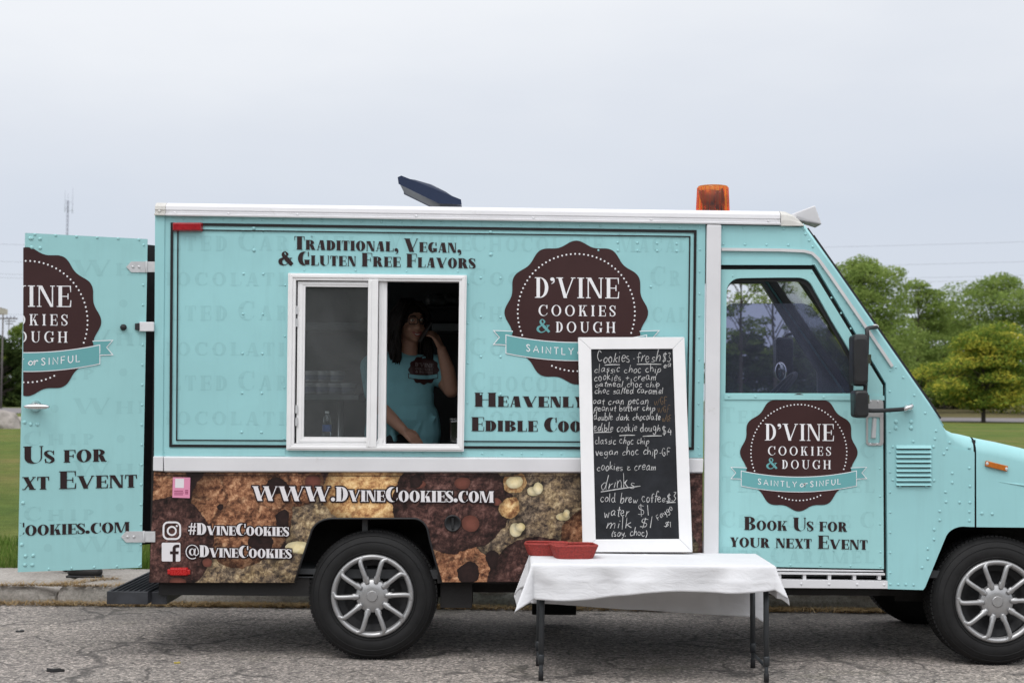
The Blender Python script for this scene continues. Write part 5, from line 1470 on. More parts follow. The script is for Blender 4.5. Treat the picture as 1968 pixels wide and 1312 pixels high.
mb = MB(); mb.lathe([(.022, 0), (.022, H * .35), (.045, H * .42), (.062, H * .84), (.056, H * .85), (.03, H * .5)], (bt.x - .022, .42, zr), (0, 0, 1), 24)
mb.lathe([(.0, 0), (.05, .01), (.075, .05)], (bt.x + .01, .42, zr + H * .5), (1, -.3, .05), 24, caps=False); mb.box(bt.x - .06, .40, zr + .01, bt.x + .02, .44, zr + H * .8)
mb.build("reflector", m_bcn, bc)
mb = MB(); mb.lathe([(sc_ * 1.06, -.05), (sc_ * 1.06, .0), (sc_ * 1.0, .006)], (bt.x, .42, zr), (0, 0, 1), 36); mb.build("beacon_base", m_black, bc)
mb = MB()
HP = Plane((0, .22, 0), (0, -1, 0)); hp = lambda a, b, y: Vector((HP.at(a, b).x, y, HP.at(a, b).z))
def ring4(x, yt, yb, ya, yb_): return [hp(x[0], yt, ya), hp(x[0], yt, yb_), hp(x[1], yb, yb_), hp(x[1], yb, ya)]
mb.hexa(ring4((1560.5, 1573.5), 398.5, 435, .13, .31), ring4((1519, 1527), 413, 424, .19, .25))
mb.build("horn_speaker", m_white, truck, bevel=.006)

# --- rear doors
hA = W(278, 775, .0); XH = hA.x
zD1, zD0 = W(278, 459.5, 0).z, W(276, 1090, 0).z
fy = -.265
fx = Plane((0, fy, 0), (0, -1, 0)).at(42, 773).x
dv = Vector((fx - XH, fy, 0)); dwid = dv.length; dvn = dv.normalized(); nrm = Vector((dvn.y, -dvn.x, 0))
if nrm.y > 0: nrm = -nrm
RD = Plane((XH, 0, 0), nrm); rdp = lambda a, b, e=0: RD.at(a, b, e)
def slab(mb, o, d, w, z0, z1, nrm, th, mi=0):
    a = [o + Vector((0, 0, z0)), o + d * w + Vector((0, 0, z0)), o + d * w + Vector((0, 0, z1)), o + Vector((0, 0, z1))]
    mb.hexa(a, [p - nrm * th for p in a], mi)
mb = MB(); slab(mb, Vector((XH, 0, 0)), dvn, dwid, zD0, zD1, nrm, .032)
for i in range(6): mb.dome(RD.at(67 + i * 40, 450.5 + i * 2, 0), nrm, .008, .0042)
for p in ((58, 458), (61, 458), (77, 459), (61, 475.5), (77, 476.5), (47, 811), (59, 815), (72, 815), (49, 1068), (64, 1067), (48, 1085), (62, 1085), (44, 966), (42, 1046)): mb.dome(RD.at(*p), nrm, .0105, .0055)
rivet_row(mb, 276, 471, 270, 1084, 17, .0075, .004, RD); rivet_row(mb, 94, 1093, 268, 1086, 5, .0075, .004, RD)
for y in (530, 664, 795, 915, 1060): text(mb, "White", 140, 345, y, y - 2, 30, rdp, .0003, .22, .045, .05, .2, .78, mi=1, clip=(60, 272))
for y in (730, 855, 1000): text(mb, "Chip", 46, 180, y, y - 2, 26, rdp, .0003, .22, .045, .05, .3, .78, mi=1, clip=(44, 270))
for x, y in ((237, 583), (237, 715), (105, 785), (232, 843), (230, 975), (92, 1052)):
    mb.flat([rdp(x + 8 * math.cos(2 * PI * k / 16), y + 8 * math.sin(2 * PI * k / 16), .0003) for k in range(16)], 1)
rd = mb.build("rear_door", [m_tqdoor, m_markd], truck)
xfe = RD.at(0, 0).x
badge(rd, 51.5, 618, 143, rdp, clip=(44.5, 300))
clipR = (40, 268)
lettering("booking_lettering", m_line, rd, [L_("Book Us for", -101, 205, 894.5, 886, 33, rdp, .0028, .27, .045, .05, .06, .72, clip=(43, 280)),
    L_("your next Event", -152, 263, 945, 936, 34, rdp, .0028, .27, .045, .05, .06, .72, clip=(42, 280)),
    L_("DvineCookies.com", -81, 249, 1033, 1022, 25, rdp, .0028, .27, .045, .05, .05, .8, clip=(38, 280))])
mb = MB()
c = RD.at(68.5, 781); mb.lathe([(.032, 0), (.032, .01), (.022, .018), (.02, .045), (.012, .05)], c, nrm, 16); mb.ball(c + nrm * .05, (.072, .018, .017), 14)
mb.build("handle", m_chrome, rd)
for y0, y1, x0, x1 in ((503, 523, 243, 280), (1020.5, 1041, 233, 275)):
    mb = MB()
    ym = (y0 + y1) / 2; tip = [(x0, ym), (x0 + 9, y0), (x1, y0), (x1, y1), (x0 + 9, y1)]
    A = [RD.at(a, b, .006) for a, b in tip]; B = [RD.at(a, b, .0) for a, b in tip]; n = 5
    mb.add(A + B, [tuple(range(5)), tuple(range(9, 4, -1))] + [(i, (i + 1) % 5, 5 + (i + 1) % 5, 5 + i) for i in range(5)])
    for k in (14, 26): mb.dome(RD.at(x0 + k - 2, ym, .006), nrm, .0085, .005)
    A = [RD.at(x1, y0, .006), SIDE.at(298.5, y0, .004), SIDE.at(298.5, y1, .004), RD.at(x1, y1, .006)]; mb.hexa(A, [p + Vector((0, .008, 0)) for p in A])
    mb.tube([RD.at(x1 + 1, y0 - 1, .006), RD.at(x1 + 1, y1 + 1, .006)], .008, 8)
    mb.build("hinge", m_zinc, rd, bevel=.001)
mb = MB(); mb.lathe([(.018, 0), (.016, .02), (.008, .025)], RD.at(237, 629), nrm, 14); mb.build("door_bumper", m_black, rd)
mb = MB(); mb.hexa([SIDE.at(*p, .03) for p in ((270, 619), (298, 619), (298, 637), (270, 637))], [SIDE.at(*p, .01) for p in ((270, 619), (298, 619), (298, 637), (270, 637))], 0)
mb.hexa([SIDE.at(*p, .034) for p in ((262, 622), (271, 621), (271, 635), (262, 634))], [SIDE.at(*p, .008) for p in ((262, 622), (271, 621), (271, 635), (262, 634))], 1)
mb.build("door_catch", [m_white, m_black], truck, bevel=.003)
# far leaf, swung out behind
mb = MB(); a = R(128); d2 = Vector((math.cos(a) * 1, -math.sin(a) * 1, 0)); n2 = Vector((d2.y, -d2.x, 0)); o2 = Vector((XR - .01, WID - .01, 0))
if n2.x > 0: n2 = -n2
slab(mb, o2, d2, .84, zD0, zD1 + .10, n2, .032, 0)
slab(mb, o2 - n2 * .034, d2, .84, zD0, zD1 + .098, n2, .004, 1)
mb.build("rear_door", [m_tqdoor, m_black], truck)

# ------------------------------------------------------------------ folding table, cloth, chalkboard, baskets
TZ = .611
tx0, tx1, ty0, ty1 = .118, 1.352, -.625, -.035
tbl = thing("folding_table", ((tx0 + tx1) / 2, (ty0 + ty1) / 2, 0), "small folding table with charcoal legs standing under the white cloth", "table")
mb = MB(); mb.box(tx0 + .004, ty0 + .004, TZ - .045, tx1 - .004, ty1 - .004, TZ - .006); mb.build("tabletop", m_white, tbl, bevel=.01)
LEG = [(1040, 1300.5, -.52), (1473, 1303.5, -.52), (1035, 1272, -.10), (1447, 1276, -.10)]
lx = []
for px, py, y in LEG:
    x = Plane((0, y, 0), (0, -1, 0)).at(px, py - 60).x; lx.append((x, y))
    xt = x + (.004 if px < 1200 else -.004)
    mb = MB(); mb.tube([(xt, y, TZ - .045), (x, y, .105)], .0145, 14); mb.tube([(x, y, .125), (x, y, .0)], .0105, 12)
    mb.lathe([(.0165, 0), (.0165, .045), (.0155, .05)], (x, y, .085), (0, 0, 1), 14); lg = mb.build("leg", m_legs, tbl)
    mb = MB(); mb.lathe([(.0135, 0), (.0135, .045), (.012, .048)], (x, y, .0), (0, 0, 1), 14); mb.build("rubber_foot", m_black, lg)
for a, b in ((0, 2), (1, 3)):
    mb = MB(); mb.tube([(lx[a][0], lx[a][1], .078), (lx[b][0], lx[b][1], .078)], .009, 10); mb.build("crossbar", m_legs, tbl)
m_cloth = None
def m_cloth_make():
    m, n, l, p = new_mat("white_cotton_cloth")
    tc = n.new("ShaderNodeTexCoord").outputs["Object"]
    a = nz(n, l, 5, 6, .6, tc)
    col = ramp(n, l, a.outputs["Fac"], [(.3, (.67, .675, .70)), (.7, (.72, .725, .745))]).outputs[0]
    l.new(col, p.inputs["Base Color"]); p.inputs["Roughness"].default_value = .95; p.inputs["Specular IOR Level"].default_value = .1
    p.inputs["Sheen Weight"].default_value = .1
    mp = n.new("ShaderNodeMapping"); mp.inputs["Scale"].default_value = (1, 1, 2.5); l.new(tc, mp.inputs[0])
    b = nz(n, l, 9, 5, .6, mp.outputs[0], .6); bump(n, l, b.outputs["Fac"], .28, .018, p)
    return m
m_cloth = m_cloth_make()
zc = TZ + .002; W_, D_ = tx1 - tx0, ty1 - ty0
ovl, ovr, ovf, ovb = .20, .175, .165, .345
NX, NY = 150, 110
vs = []
for j in range(NY + 1):
    for i in range(NX + 1):
        u = -ovl + (W_ + ovl + ovr) * i / NX
        fu = min(1, max(0, u / W_))
        of = .19 - .065 * fu + .012 * math.sin(fu * 9); ob = .29 + .07 * fu
        v = -of + (D_ + of + ob) * j / NY
        ex = max(0, -u, u - W_); ey = max(0, -v, v - D_)
        cx = min(max(u, 0), W_); cy = min(max(v, 0), D_)
        sx = -1 if u < 0 else 1; sy = -1 if v < 0 else 1
        r = math.hypot(ex, ey)
        n1 = noise.noise(Vector((u * 5, v * 5, .3))); n2 = noise.noise(Vector((u * 14, v * 14, 1.7)))
        rd_ = .012                       # rounded table edge
        if r <= 0: p = Vector((cx, cy, zc + .0016 * n1 + .0008 * n2 + .002 * sum(math.exp(-((u - uc) / .006) ** 2) for uc in (.31, .62, .93)) + .0016 * math.exp(-((v - .3) / .006) ** 2)))
        else:
            dx, dy = ex / r * sx, ey / r * sy
            corner = min(ex, ey) / (max(ex, ey) + 1e-6)
            arc_ = min(r, rd_ * PI / 2); th_ = arc_ / rd_
            out = rd_ * math.sin(th_); dn = rd_ * (1 - math.cos(th_)); rest = r - arc_
            fl = .05 + .42 * corner ** .8
            wav = (.014 * math.sin(u * 13 + 1.3 * n1 * 2) + .018 * n1 + .003 * n2) * min(1, rest / .08) if ey >= ex else (.012 * n1 + .003 * n2) * min(1, rest / .08)
            out += rest * fl + wav * (1 - corner)
            out += .003 * sum(math.exp(-((u - uc) / .006) ** 2) for uc in (.31, .62, .93)) * (ey > ex) + .003 * math.exp(-((rest - .07) / .005) ** 2)
            p = Vector((cx + dx * out, cy + dy * out, zc - dn - rest * math.sqrt(max(0, 1 - fl * fl))))
            if v < 0 and p.y < ty0: pass
        vs.append(Vector((tx0 + p.x, ty0 + p.y, p.z)))
for q in vs:   # cloth cannot enter the truck side
    if q.y > -.006: q.y = -.006 + (q.y + .006) * .02
mb = MB(); mb.add(vs, [(j * (NX + 1) + i, j * (NX + 1) + i + 1, (j + 1) * (NX + 1) + i + 1, (j + 1) * (NX + 1) + i) for j in range(NY) for i in range(NX)], 0, True)
cl = mb.build("tablecloth", m_cloth); tag(cl, "white tablecloth draped unevenly over the folding table beside the truck", "tablecloth")
sol = cl.modifiers.new("thickness", 'SOLIDIFY'); sol.thickness = .0016; sol.offset = 1

# chalkboard leaning against the truck
bp0, bp1 = Vector((0, -.125, TZ + .004)), None
yb_, yt_ = -.125, -.052
zb_ = TZ + .004; zt_ = W(1213, 648, yt_).z
BN = Vector((0, -(zt_ - zb_), (yt_ - yb_) * -1 * -1)).normalized(); BN = Vector((0, -(zt_ - zb_), (yt_ - yb_))).normalized()
BPl = Plane((0, yb_, zb_), BN)
board = thing("chalkboard", BPl.at(1225, 1060), "tall white framed chalkboard with a handwritten menu leaning on the truck", "chalkboard")
bpt = lambda a, b, e=0.0: BPl.at(a, b, e)
BO = [(1111, 648), (1315.5, 647.5), (1331, 1060.5), (1120, 1060)]; BI = [(1136, 671), (1293, 670), (1305.5, 1035), (1145, 1036)]
m_frame = M("white_painted_frame", (.80, .80, .81), .45, var=.025, vs=8, dirt=((.5, .48, .45), 18, .68, .25))
mb = MB()
for i in range(4):
    j = (i + 1) % 4
    s_ = .9985
    a = [BPl.at(*BO[i], .0), BPl.at(*BO[j], .0), BPl.at(*BI[j], .0), BPl.at(*BI[i], .0)]
    c_ = sum(a, Vector()) / 4; a = [c_ + (p - c_) * s_ for p in a]
    mb.hexa(a, [p - BPl.n * .022 for p in a])
mb.build("frame", m_frame, board, bevel=.002)
def m_slate_make():
    m, n, l, p = new_mat("chalkboard_slate")
    tc = n.new("ShaderNodeTexCoord").outputs["Object"]
    a = nz(n, l, 3.5, 7, .65, tc, .5); b = nz(n, l, 30, 5, .7, tc)
    f = math_(n, l, 'MULTIPLY_ADD', b.outputs["Fac"], .25, math_(n, l, 'MULTIPLY', a.outputs["Fac"], .75))
    l.new(ramp(n, l, f, [(.38, (.0085, .0095, .012)), (.6, (.019, .021, .026)), (.75, (.045, .048, .055))]).outputs[0], p.inputs["Base Color"])
    p.inputs["Roughness"].default_value = .6; p.inputs["Specular IOR Level"].default_value = .25
    return m
m_slate = m_slate_make()
mb = MB(); k = [(1133, 668), (1296, 667), (1309, 1038), (1142, 1039)]
mb.hexa([BPl.at(*p, -.008) for p in k], [BPl.at(*p, -.018) for p in k]); sl = mb.build("slate", m_slate, board)
m_chalk = M("white_chalk", (.50, .50, .50), .95, var=.25, vs=120, spec=.1)
m_chalko = M("brown_chalk", (.17, .115, .07), .95, var=.2, vs=120, spec=.1)
def CX(x): return 1080 + x / 2.914
def CY(y): return 630 + y / 2.914
mb = MB()
MENU = [("Cookies", 200, 382, 190, 33), (".", 398, 415, 178, 20), ("fresh", 420, 553, 190, 30), ("$3", 560, 612, 186, 27), ("ea", 570, 612, 220, 20), ("classic choc chip", 180, 555, 248, 22), ("cookies + cream", 180, 528, 293, 24),
        ("oatmeal choc chip", 185, 550, 328, 19), ("choc salted caramel", 183, 568, 367, 21), ("oat cran pecan", 173, 487, 426, 21), ("peanut butter chip", 180, 523, 464, 20), ("double dark chocolate", 178, 553, 514, 21),
        ("edible cookie dough", 178, 553, 578, 23), ("$4", 562, 618, 600, 30), ("classic choc chip", 185, 490, 650, 22), ("vegan choc chip-GF", 190, 607, 712, 24), ("cookies & cream", 197, 527, 795, 24), ("drinks", 215, 410, 900, 38),
        ("cold brew coffee", 215, 583, 976, 27), ("$3", 585, 637, 972, 28), ("water", 237, 375, 1056, 30), ("$1", 428, 500, 1046, 32), ("milk", 247, 393, 1124, 31), ("$1", 435, 512, 1124, 36), ("(soy, choc)", 277, 478, 1164, 22)]
def chalk_line(*a, **k):
    s_, x0, x1, y = a[:4]; wd_ = lambda t_: sum((HAND[c][1] if c in HAND else .5) + .1 for c in t_) - .1
    tot = wd_(s_); pos = 0
    for w_ in s_.split(' '):
        xa = x0 + (x1 - x0) * (wd_(s_[:pos]) + .1 if pos else 0) / tot; xb = xa + (x1 - x0) * wd_(w_) / tot
        q = MB(); chalk(q, w_, xa, xb, *a[3:], **k); q.build("menu_lettering", [m_chalk, m_chalko], board); pos += len(w_) + 1
for s, x0, x1, y, h in MENU: chalk_line(s, CX(x0), CX(x1), CY(y), h / 2.914, bpt, -.0068, 0, 1.2)
chalk_line("Faygo", CX(540), CX(645), CY(1078), 20 / 2.914, bpt, -.0068, 0, 1.15, rot=.62)
chalk_line("$1", CX(570), CX(618), CY(1113), 20 / 2.914, bpt, -.0068, 0, 1.15)
for y in (430, 472, 522): chalk_line("v/GF", CX(516 + (y - 430) * .5), CX(592 + (y - 430) * .25), CY(y), 22 / 2.914, bpt, -.0068, 1, .9)
for x0, x1, y0, y1 in ((240, 325, 207, 205), (420, 557, 203, 203), (180, 278, 585, 583), (322, 410, 602, 600), (453, 560, 606, 603), (218, 440, 917, 884), (587, 637, 978, 976)):
    mb = MB()
    for q in ribbon([(CX(x0), CY(y0)), (CX((x0 + x1) / 2), CY((y0 + y1) / 2) - .5), (CX(x1), CY(y1))], [1.5, 1.9, 1.2]): mb.flat([bpt(a, b, -.0065) for a, b in q], 0)
    mb.build("chalk_underline", m_chalk, board)

# red woven baskets
m_bask = M("red_woven_straw", (.30, .035, .028), .7, var=.35, vs=90, bmp=.6, bs=160, bd=.006)
def basket(label, cx, cy, w, d, h, ang):
    t = thing("basket", (cx, cy, TZ + .004), label, "basket", "red woven baskets on the table"); rot = Matrix.Rotation(ang, 3, 'Z')
    def loop(k, z, r=.035):
        return [Vector((cx, cy, TZ + .004 + z)) + rot @ Vector((x, y, 0)) for x, y in rrect(0, 0, w * k, d * k, r, 5)]
    mb = MB(); n = 9
    for i in range(n):
        f = i / (n - 1); mb.tube(loop(.83 + .17 * f, .005 + f * (h - .01)), .0047, 7, closed=True)
    b = loop(.84, .005); mb.add(b, [tuple(range(len(b)))])
    L0, L1 = loop(.83, .004), loop(1.0, h - .004); m = len(L0); mb.add(L0 + L1, [(i, (i + 1) % m, m + (i + 1) % m, m + i) for i in range(m)], 0, True)
    mb.build("woven_tray", m_bask, t)
    mb = MB(); mb.tube(loop(1.005, h), .0062, 8, closed=True); mb.build("rim", m_bask, t)
basket("red woven basket at the front corner of the table, its full side showing", W(1102, 1060, -.34).x, -.335, .235, .17, .068, R(9))
basket("red woven basket partly hidden behind another red basket, at the table's left edge", W(1050, 1058, -.2).x, -.20, .225, .16, .062, R(-4))

# ------------------------------------------------------------------ people
m_skin = M("skin", (.36, .195, .135), .55, var=.06, vs=20)
m_shirt = M("turquoise_cotton", (.19, .41, .46), .9, var=.06, vs=8, bmp=.35, bs=14, bd=.012, spec=.15)
m_hair = M("dark_brown_hair", (.009, .006, .005), .65, var=.4, vs=40, bmp=.5, bs=70, bd=.006, spec=.2)
m_trou = M("black_trousers", (.012, .012, .014), .85, var=.2, vs=12)
m_shoe = M("black_shoe", (.012, .011, .011), .55, var=.3, vs=14)
def remesh(o, vox, it=4):
    r = o.modifiers.new("remesh", 'REMESH'); r.mode = 'VOXEL'; r.voxel_size = vox; r.use_smooth_shade = True
    s = o.modifiers.new("smooth", 'SMOOTH'); s.factor = .5; s.iterations = it
def chain(mb, pts, rs, n=12):
    for (a, b), (ra, rb) in zip(zip(pts, pts[1:]), zip(rs, rs[1:])): mb.cap(a, b, ra, rb, n)
V = Vector
def hand(mb, wrist, d, palm_n, curl, size=1.0, thumb_side=1):
    """palm and five unequal, bent fingers; d = direction of the fingers, palm_n = palm normal"""
    d = d.normalized(); pn = (palm_n - d * palm_n.dot(d)).normalized(); s = d.cross(pn) * thumb_side
    L = .082 * size
    for k in (-1.0, -.33, .33, 1.0): mb.cap(wrist + s * k * .012, wrist + d * L + s * k * .029 * size, .016 * size, .0125 * size, 10)
    for k, ln, sp in ((1.0, .068, .10), (.34, .078, .03), (-.33, .073, -.04), (-1.0, .056, -.13)):
        p = wrist + d * L + s * k * .029 * size; dirn = (d + s * sp).normalized(); a = 0; q = [p]
        for j, fr_ in enumerate((.45, .32, .23)):
            a += curl * (1.0 if j else .8); v = dirn * math.cos(a) + pn * math.sin(a); q.append(q[-1] + v * ln * fr_ * size)
        chain(mb, q, [.0098, .0088, .0080, .0070], 8)
    p = wrist + d * .022 + s * .024 * size; q = [p, p + (d * .6 + s * .7 + pn * .25).normalized() * .036, p + (d * .6 + s * .7 + pn * .25).normalized() * .036 + (d * .9 + s * .15 + pn * .4).normalized() * .03]
    q.append(q[-1] + (d * .85 - s * .1 + pn * .5).normalized() * .024); chain(mb, q, [.015, .0125, .0105, .0085], 8)
    return wrist + d * L

PY = .80
def Q(px, py, y): return Plane((0, y, 0), (0, -1, 0)).at(px, py)
per = None
hc = Q(791, 618, PY)                       # centre of the head
face = V((.46, -.86, -.16)).normalized(); up = V((-.06, .0, 1)).normalized()
rt = face.cross(up).normalized(); up = rt.cross(face).normalized()
HR = Matrix((rt, face, up)).transposed()   # head local: x to the wearer's right..., y face, z up
def hl(x, y, z): return hc + HR @ V((x, y, z))
mb = MB()
mb.ball(hl(0, -.015, .025), (.078, .098, .098), 20, rot=HR); mb.ball(hl(0, .02, -.045), (.066, .072, .078), 18, rot=HR); mb.ball(hl(0, .058, -.092), (.036, .03, .028), 12, rot=HR)
mb.ball(hl(0, .055, -.03), (.055, .04, .05), 14, rot=HR); mb.ball(hl(.036, .066, -.035), (.025, .022, .022), 10, rot=HR); mb.ball(hl(-.036, .066, -.035), (.025, .022, .022), 10, rot=HR)
chain(mb, [hl(0, .085, .018), hl(0, .100, -.005), hl(0, .109, -.022)], [.010, .011, .0145], 10); mb.ball(hl(.014, .096, -.026), .010, 8); mb.ball(hl(-.014, .096, -.026), .010, 8)
mb.ball(hl(.033, .072, .036), (.022, .014, .009), 8, rot=HR); mb.ball(hl(-.033, .072, .036), (.022, .014, .009), 8, rot=HR)
for sx in (-1, 1): mb.ball(hl(sx * .079, -.01, -.005), (.012, .02, .032), 10, rot=HR)
mb.cap(hl(0, .088, -.056), hl(0, .086, -.056), .012, .012, 8); mb.ball(hl(0, .084, -.075), (.024, .012, .008), 8, rot=HR)
neck0 = Q(783, 690, PY + .03)
chain(mb, [hl(0, -.02, -.04), hl(0, -.02, -.11), neck0], [.055, .055, .062], 14)
ch, wa, hp_ = Q(768, 737, PY + .04), Q(770, 795, PY + .03), Q(774, 846, PY + .05)
shR, shL = Q(715, 704, PY + .03), Q(836, 704, PY + .05)
elR, wrR = Q(724, 774, PY - .08), Q(776, 827, PY - .19)
elL, wrL = Q(867, 750, PY - .04), Q(849, 672, PY - .07)
mb.ball(ch, (.185, .125, .19), 18); mb.ball(wa, (.165, .125, .17), 18); mb.ball(hp_, (.18, .135, .14), 18)
chain(mb, [neck0 + V((0, .01, -.03)), (neck0 + shR) / 2 + V((0, 0, -.035)), shR], [.05, .052, .058]); chain(mb, [neck0 + V((0, .01, -.03)), (neck0 + shL) / 2 + V((0, 0, -.035)), shL], [.05, .052, .058])
chain(mb, [shR, elR, wrR], [.062, .046, .030]); chain(mb, [shL, elL, wrL], [.062, .047, .030])
chain(mb, [elR, (elR + wrR) / 2 + V((-.004, 0, 0)), wrR], [.044, .042, .029]); chain(mb, [elL, (elL + wrL) / 2 + V((.01, 0, 0)), wrL], [.046, .044, .029])
hand(mb, wrR, Q(800, 847, PY - .22) - wrR, V((.2, .5, -1)), .35, 1.0, 1)
tipL = hand(mb, wrL, Q(829, 628, PY - .10) - wrL, V((-.8, .2, .1)), .5, 1.0, -1)
ftR, ftL = V((hp_.x - .11, PY + .06, z_fl + .045)), V((hp_.x + .12, PY + .1, z_fl + .045))
for sx, ft in ((-1, ftR), (1, ftL)):
    hj = hp_ + V((sx * .095, 0, -.05)); kn = (hj + ft) / 2 + V((0, -.03, .02)); chain(mb, [hj, kn, ft], [.095, .068, .045]); mb.cap(ft, ft + V((0, -.14, -.015)), .04, .03, 10)
per = mb.build("person", m_skin, None, origin=(hp_.x, PY + .08, z_fl)); remesh(per, .0058, 5)
tag(per, "person in glasses and a turquoise printed t-shirt phoning inside the serving window", "person")
mb = MB()
mb.ball(ch + V((0, 0, .0)), (.215, .15, .21), 18); mb.ball(wa, (.218, .165, .20), 18); mb.ball((ch + wa) / 2 + V((0, -.02, 0)), (.212, .15, .18), 18); chain(mb, [hp_ + V((-.085, 0, .13)), hp_ + V((-.095, 0, .035))], [.14, .142], 16); chain(mb, [hp_ + V((.085, 0, .13)), hp_ + V((.095, 0, .035))], [.14, .142], 16)
rndc = random.Random(3)
for i in range(16):      # loose folds in the cloth
    a_ = rndc.uniform(PI * 1.2, PI * 1.8); z_ = rndc.uniform(-.02, .17); p_ = hp_ + V((.205 * math.cos(a_), .155 * math.sin(a_), z_)); q_f = p_ + V((rndc.uniform(-.06, .06), -.0, rndc.uniform(.05, .12))); q_f.y = hp_.y + .155 * math.sin(a_) * 1.02
    mb.cap(p_, q_f, rndc.uniform(.010, .02), .006, 6); mb.ball(ch + V((.06, -.06, -.045)), (.095, .09, .09), 14); mb.ball(ch + V((-.07, -.06, -.045)), (.095, .09, .09), 14)
for s_, e_ in ((shR, elR), (shL, elL)):
    chain(mb, [neck0 + V((0, .005, -.04)), s_], [.072, .077]); chain(mb, [s_, s_ + (e_ - s_) * (.72 if e_ is elR else .42)], [.076, .072])
sh = mb.build("shirt", m_shirt, per); remesh(sh, .009, 4)
mb = MB()
mb.ball(hp_ + V((0, 0, .0)), (.215, .16, .13), 16)
for sx, ft in ((-1, ftR), (1, ftL)):
    hj = hp_ + V((sx * .095, 0, -.05)); kn = (hj + ft) / 2 + V((0, -.03, .02)); chain(mb, [hj, kn, ft + V((0, 0, .03))], [.108, .084, .068])
tr = mb.build("trousers", m_trou, per); remesh(tr, .014, 3)
for ft in (ftR, ftL): mb = MB(); mb.cap(ft + V((0, .02, -.005)), ft + V((0, -.15, -.02)), .042, .034, 12); mb.build("shoe", m_shoe, per)
# hair: cap plus many locks falling to the shoulders
mb = MB(); rnd = random.Random(11)
mb.ball(hl(0, -.03, .035), (.094, .108, .102), 20, rot=HR)
for sx in (-1, 1):
    for i in range(46):
        a = rnd.uniform(-.25, 1.0); f = rnd.random()
        p0 = hl(sx * .045 * rnd.random(), .03 - .10 * f, .125 - .02 * f); p1 = hl(sx * .086, .062 - .14 * f, .045); p2 = hl(sx * (.093 + .012 * rnd.random()), .045 - .12 * f, -.055)
        ln = rnd.uniform(.12, .22); p3 = p2 + V((rnd.uniform(-.02, .02) + sx * -.004, rnd.uniform(-.03, .0), -ln * .6)); p4 = p3 + V((rnd.uniform(-.02, .02), rnd.uniform(-.02, .02), -ln * .45))
        mb.tube(smooth_pts([p0, p1, p2, p3, p4], 4), [.013] * 8 + [.015] * 4 + [.012] * 3 + [.004, .002], 6)
for i in range(22):
    f = rnd.uniform(-1, 1); p0 = hl(.04 * f, -.06, .13); p1 = hl(.085 * f, -.125, .03); p2 = hl(.09 * f, -.13, -.08); p3 = p2 + V((rnd.uniform(-.03, .03), .0, -rnd.uniform(.08, .2)))
    mb.tube(smooth_pts([p0, p1, p2, p3], 4), .014, 6)
mb.build("hair", m_hair, per)
m_eye = M("eye_dark", (.02, .014, .011), .2); m_lip = M("lips", (.33, .10, .09), .5); m_teeth = M("teeth", (.70, .66, .60), .35)
for sx in (-1, 1):
    mb = MB(); mb.ball(hl(sx * .031, .080, .020), (.014, .009, .008), 10, 1, rot=HR); mb.ball(hl(sx * .031, .0865, .020), (.0062, .0045, .0062), 8, 0, rot=HR)
    mb.tube([hl(sx * .014, .096, .043), hl(sx * .03, .095, .048), hl(sx * .05, .083, .043)], [.003, .0038, .002], 6, 0); mb.build("eye", [m_eye, m_teeth], per)
mb = MB(); mb.tube(smooth_pts([hl(-.028, .083, -.050), hl(-.012, .097, -.058), hl(.0, .099, -.059), hl(.012, .097, -.058), hl(.028, .083, -.050), hl(.014, .094, -.071), hl(0, .096, -.076), hl(-.014, .094, -.071)], 3, True), .0042, 6, 0, closed=True)
mb.ball(hl(0, .088, -.0635), (.021, .010, .0075), 10, 1, rot=HR); mb.build("mouth", [m_lip, m_teeth], per)
m_spec = M("dark_spectacle_frame", (.008, .007, .007), .3)
mb = MB()
for sx in (-1, 1):
    mb.tube([hl(sx * .034 + x, .108 - abs(sx * .034 + x) * .2, .018 + z) for x, z in rrect(0, 0, .054, .042, .014, 4)], .0028, 6, closed=True)
    mb.tube([hl(sx * .062, .096, .026), hl(sx * .078, .05, .024), hl(sx * .086, -.01, .016)], .0026, 6)
mb.tube([hl(-.008, .108, .022), hl(0, .110, .024), hl(.008, .108, .022)], .0025, 6); mb.build("glasses", m_spec, per)
# printed emblem on the shirt, laid on the cloth
mb = MB()
EC = (810, 716)
def shirt_fan(px_pts, mi):
    n = len(px_pts); cx_ = sum(p[0] for p in px_pts) / n; cy_ = sum(p[1] for p in px_pts) / n; rows = []
    for k in (0, .25, .5, .75, 1): rows.append([Q(cx_ + (x - cx_) * k, cy_ + (y - cy_) * k, PY - .3) for x, y in px_pts])
    for a, b in zip(rows, rows[1:]): mb.add(a + b, [(i, (i + 1) % n, n + (i + 1) % n, n + i) for i in range(n)], mi, True)
def wob(cx_, cy_, rx, ry, n=72): return [(cx_ + rx * (1 + .05 * math.cos(12 * 2 * PI * k / n)) * math.cos(2 * PI * k / n), cy_ + ry * (1 + .05 * math.cos(12 * 2 * PI * k / n)) * math.sin(2 * PI * k / n)) for k in range(n)]
shirt_fan(wob(810, 709, 29, 28), 0)
em = mb.build("shirt_print", [m_brown], per)
sw = em.modifiers.new("wrap", 'SHRINKWRAP'); sw.target = sh; sw.wrap_method = 'PROJECT'; sw.use_project_y = True; sw.use_project_x = False; sw.use_project_z = False; sw.use_positive_direction = True; sw.use_negative_direction = True; sw.offset = .003
mb = MB()
for mi, g in ((1, 0), (0, 1.3)):
    A, B = [], []
    for k in range(25):
        x = 780 + g + (58 - 2 * g) * k / 24; s = 3 * (1 - ((x - 809) / 29) ** 2) - 1.5; A.append(Q(x, 717 + s + g, PY - .3 - .01 * (mi == 0))); B.append(Q(x, 727 + s - g, PY - .3 - .01 * (mi == 0)))
    mb.add(A + B, [(i, i + 1, 25 + i + 1, 25 + i) for i in range(24)], 0 if mi else 1, True)
bn = mb
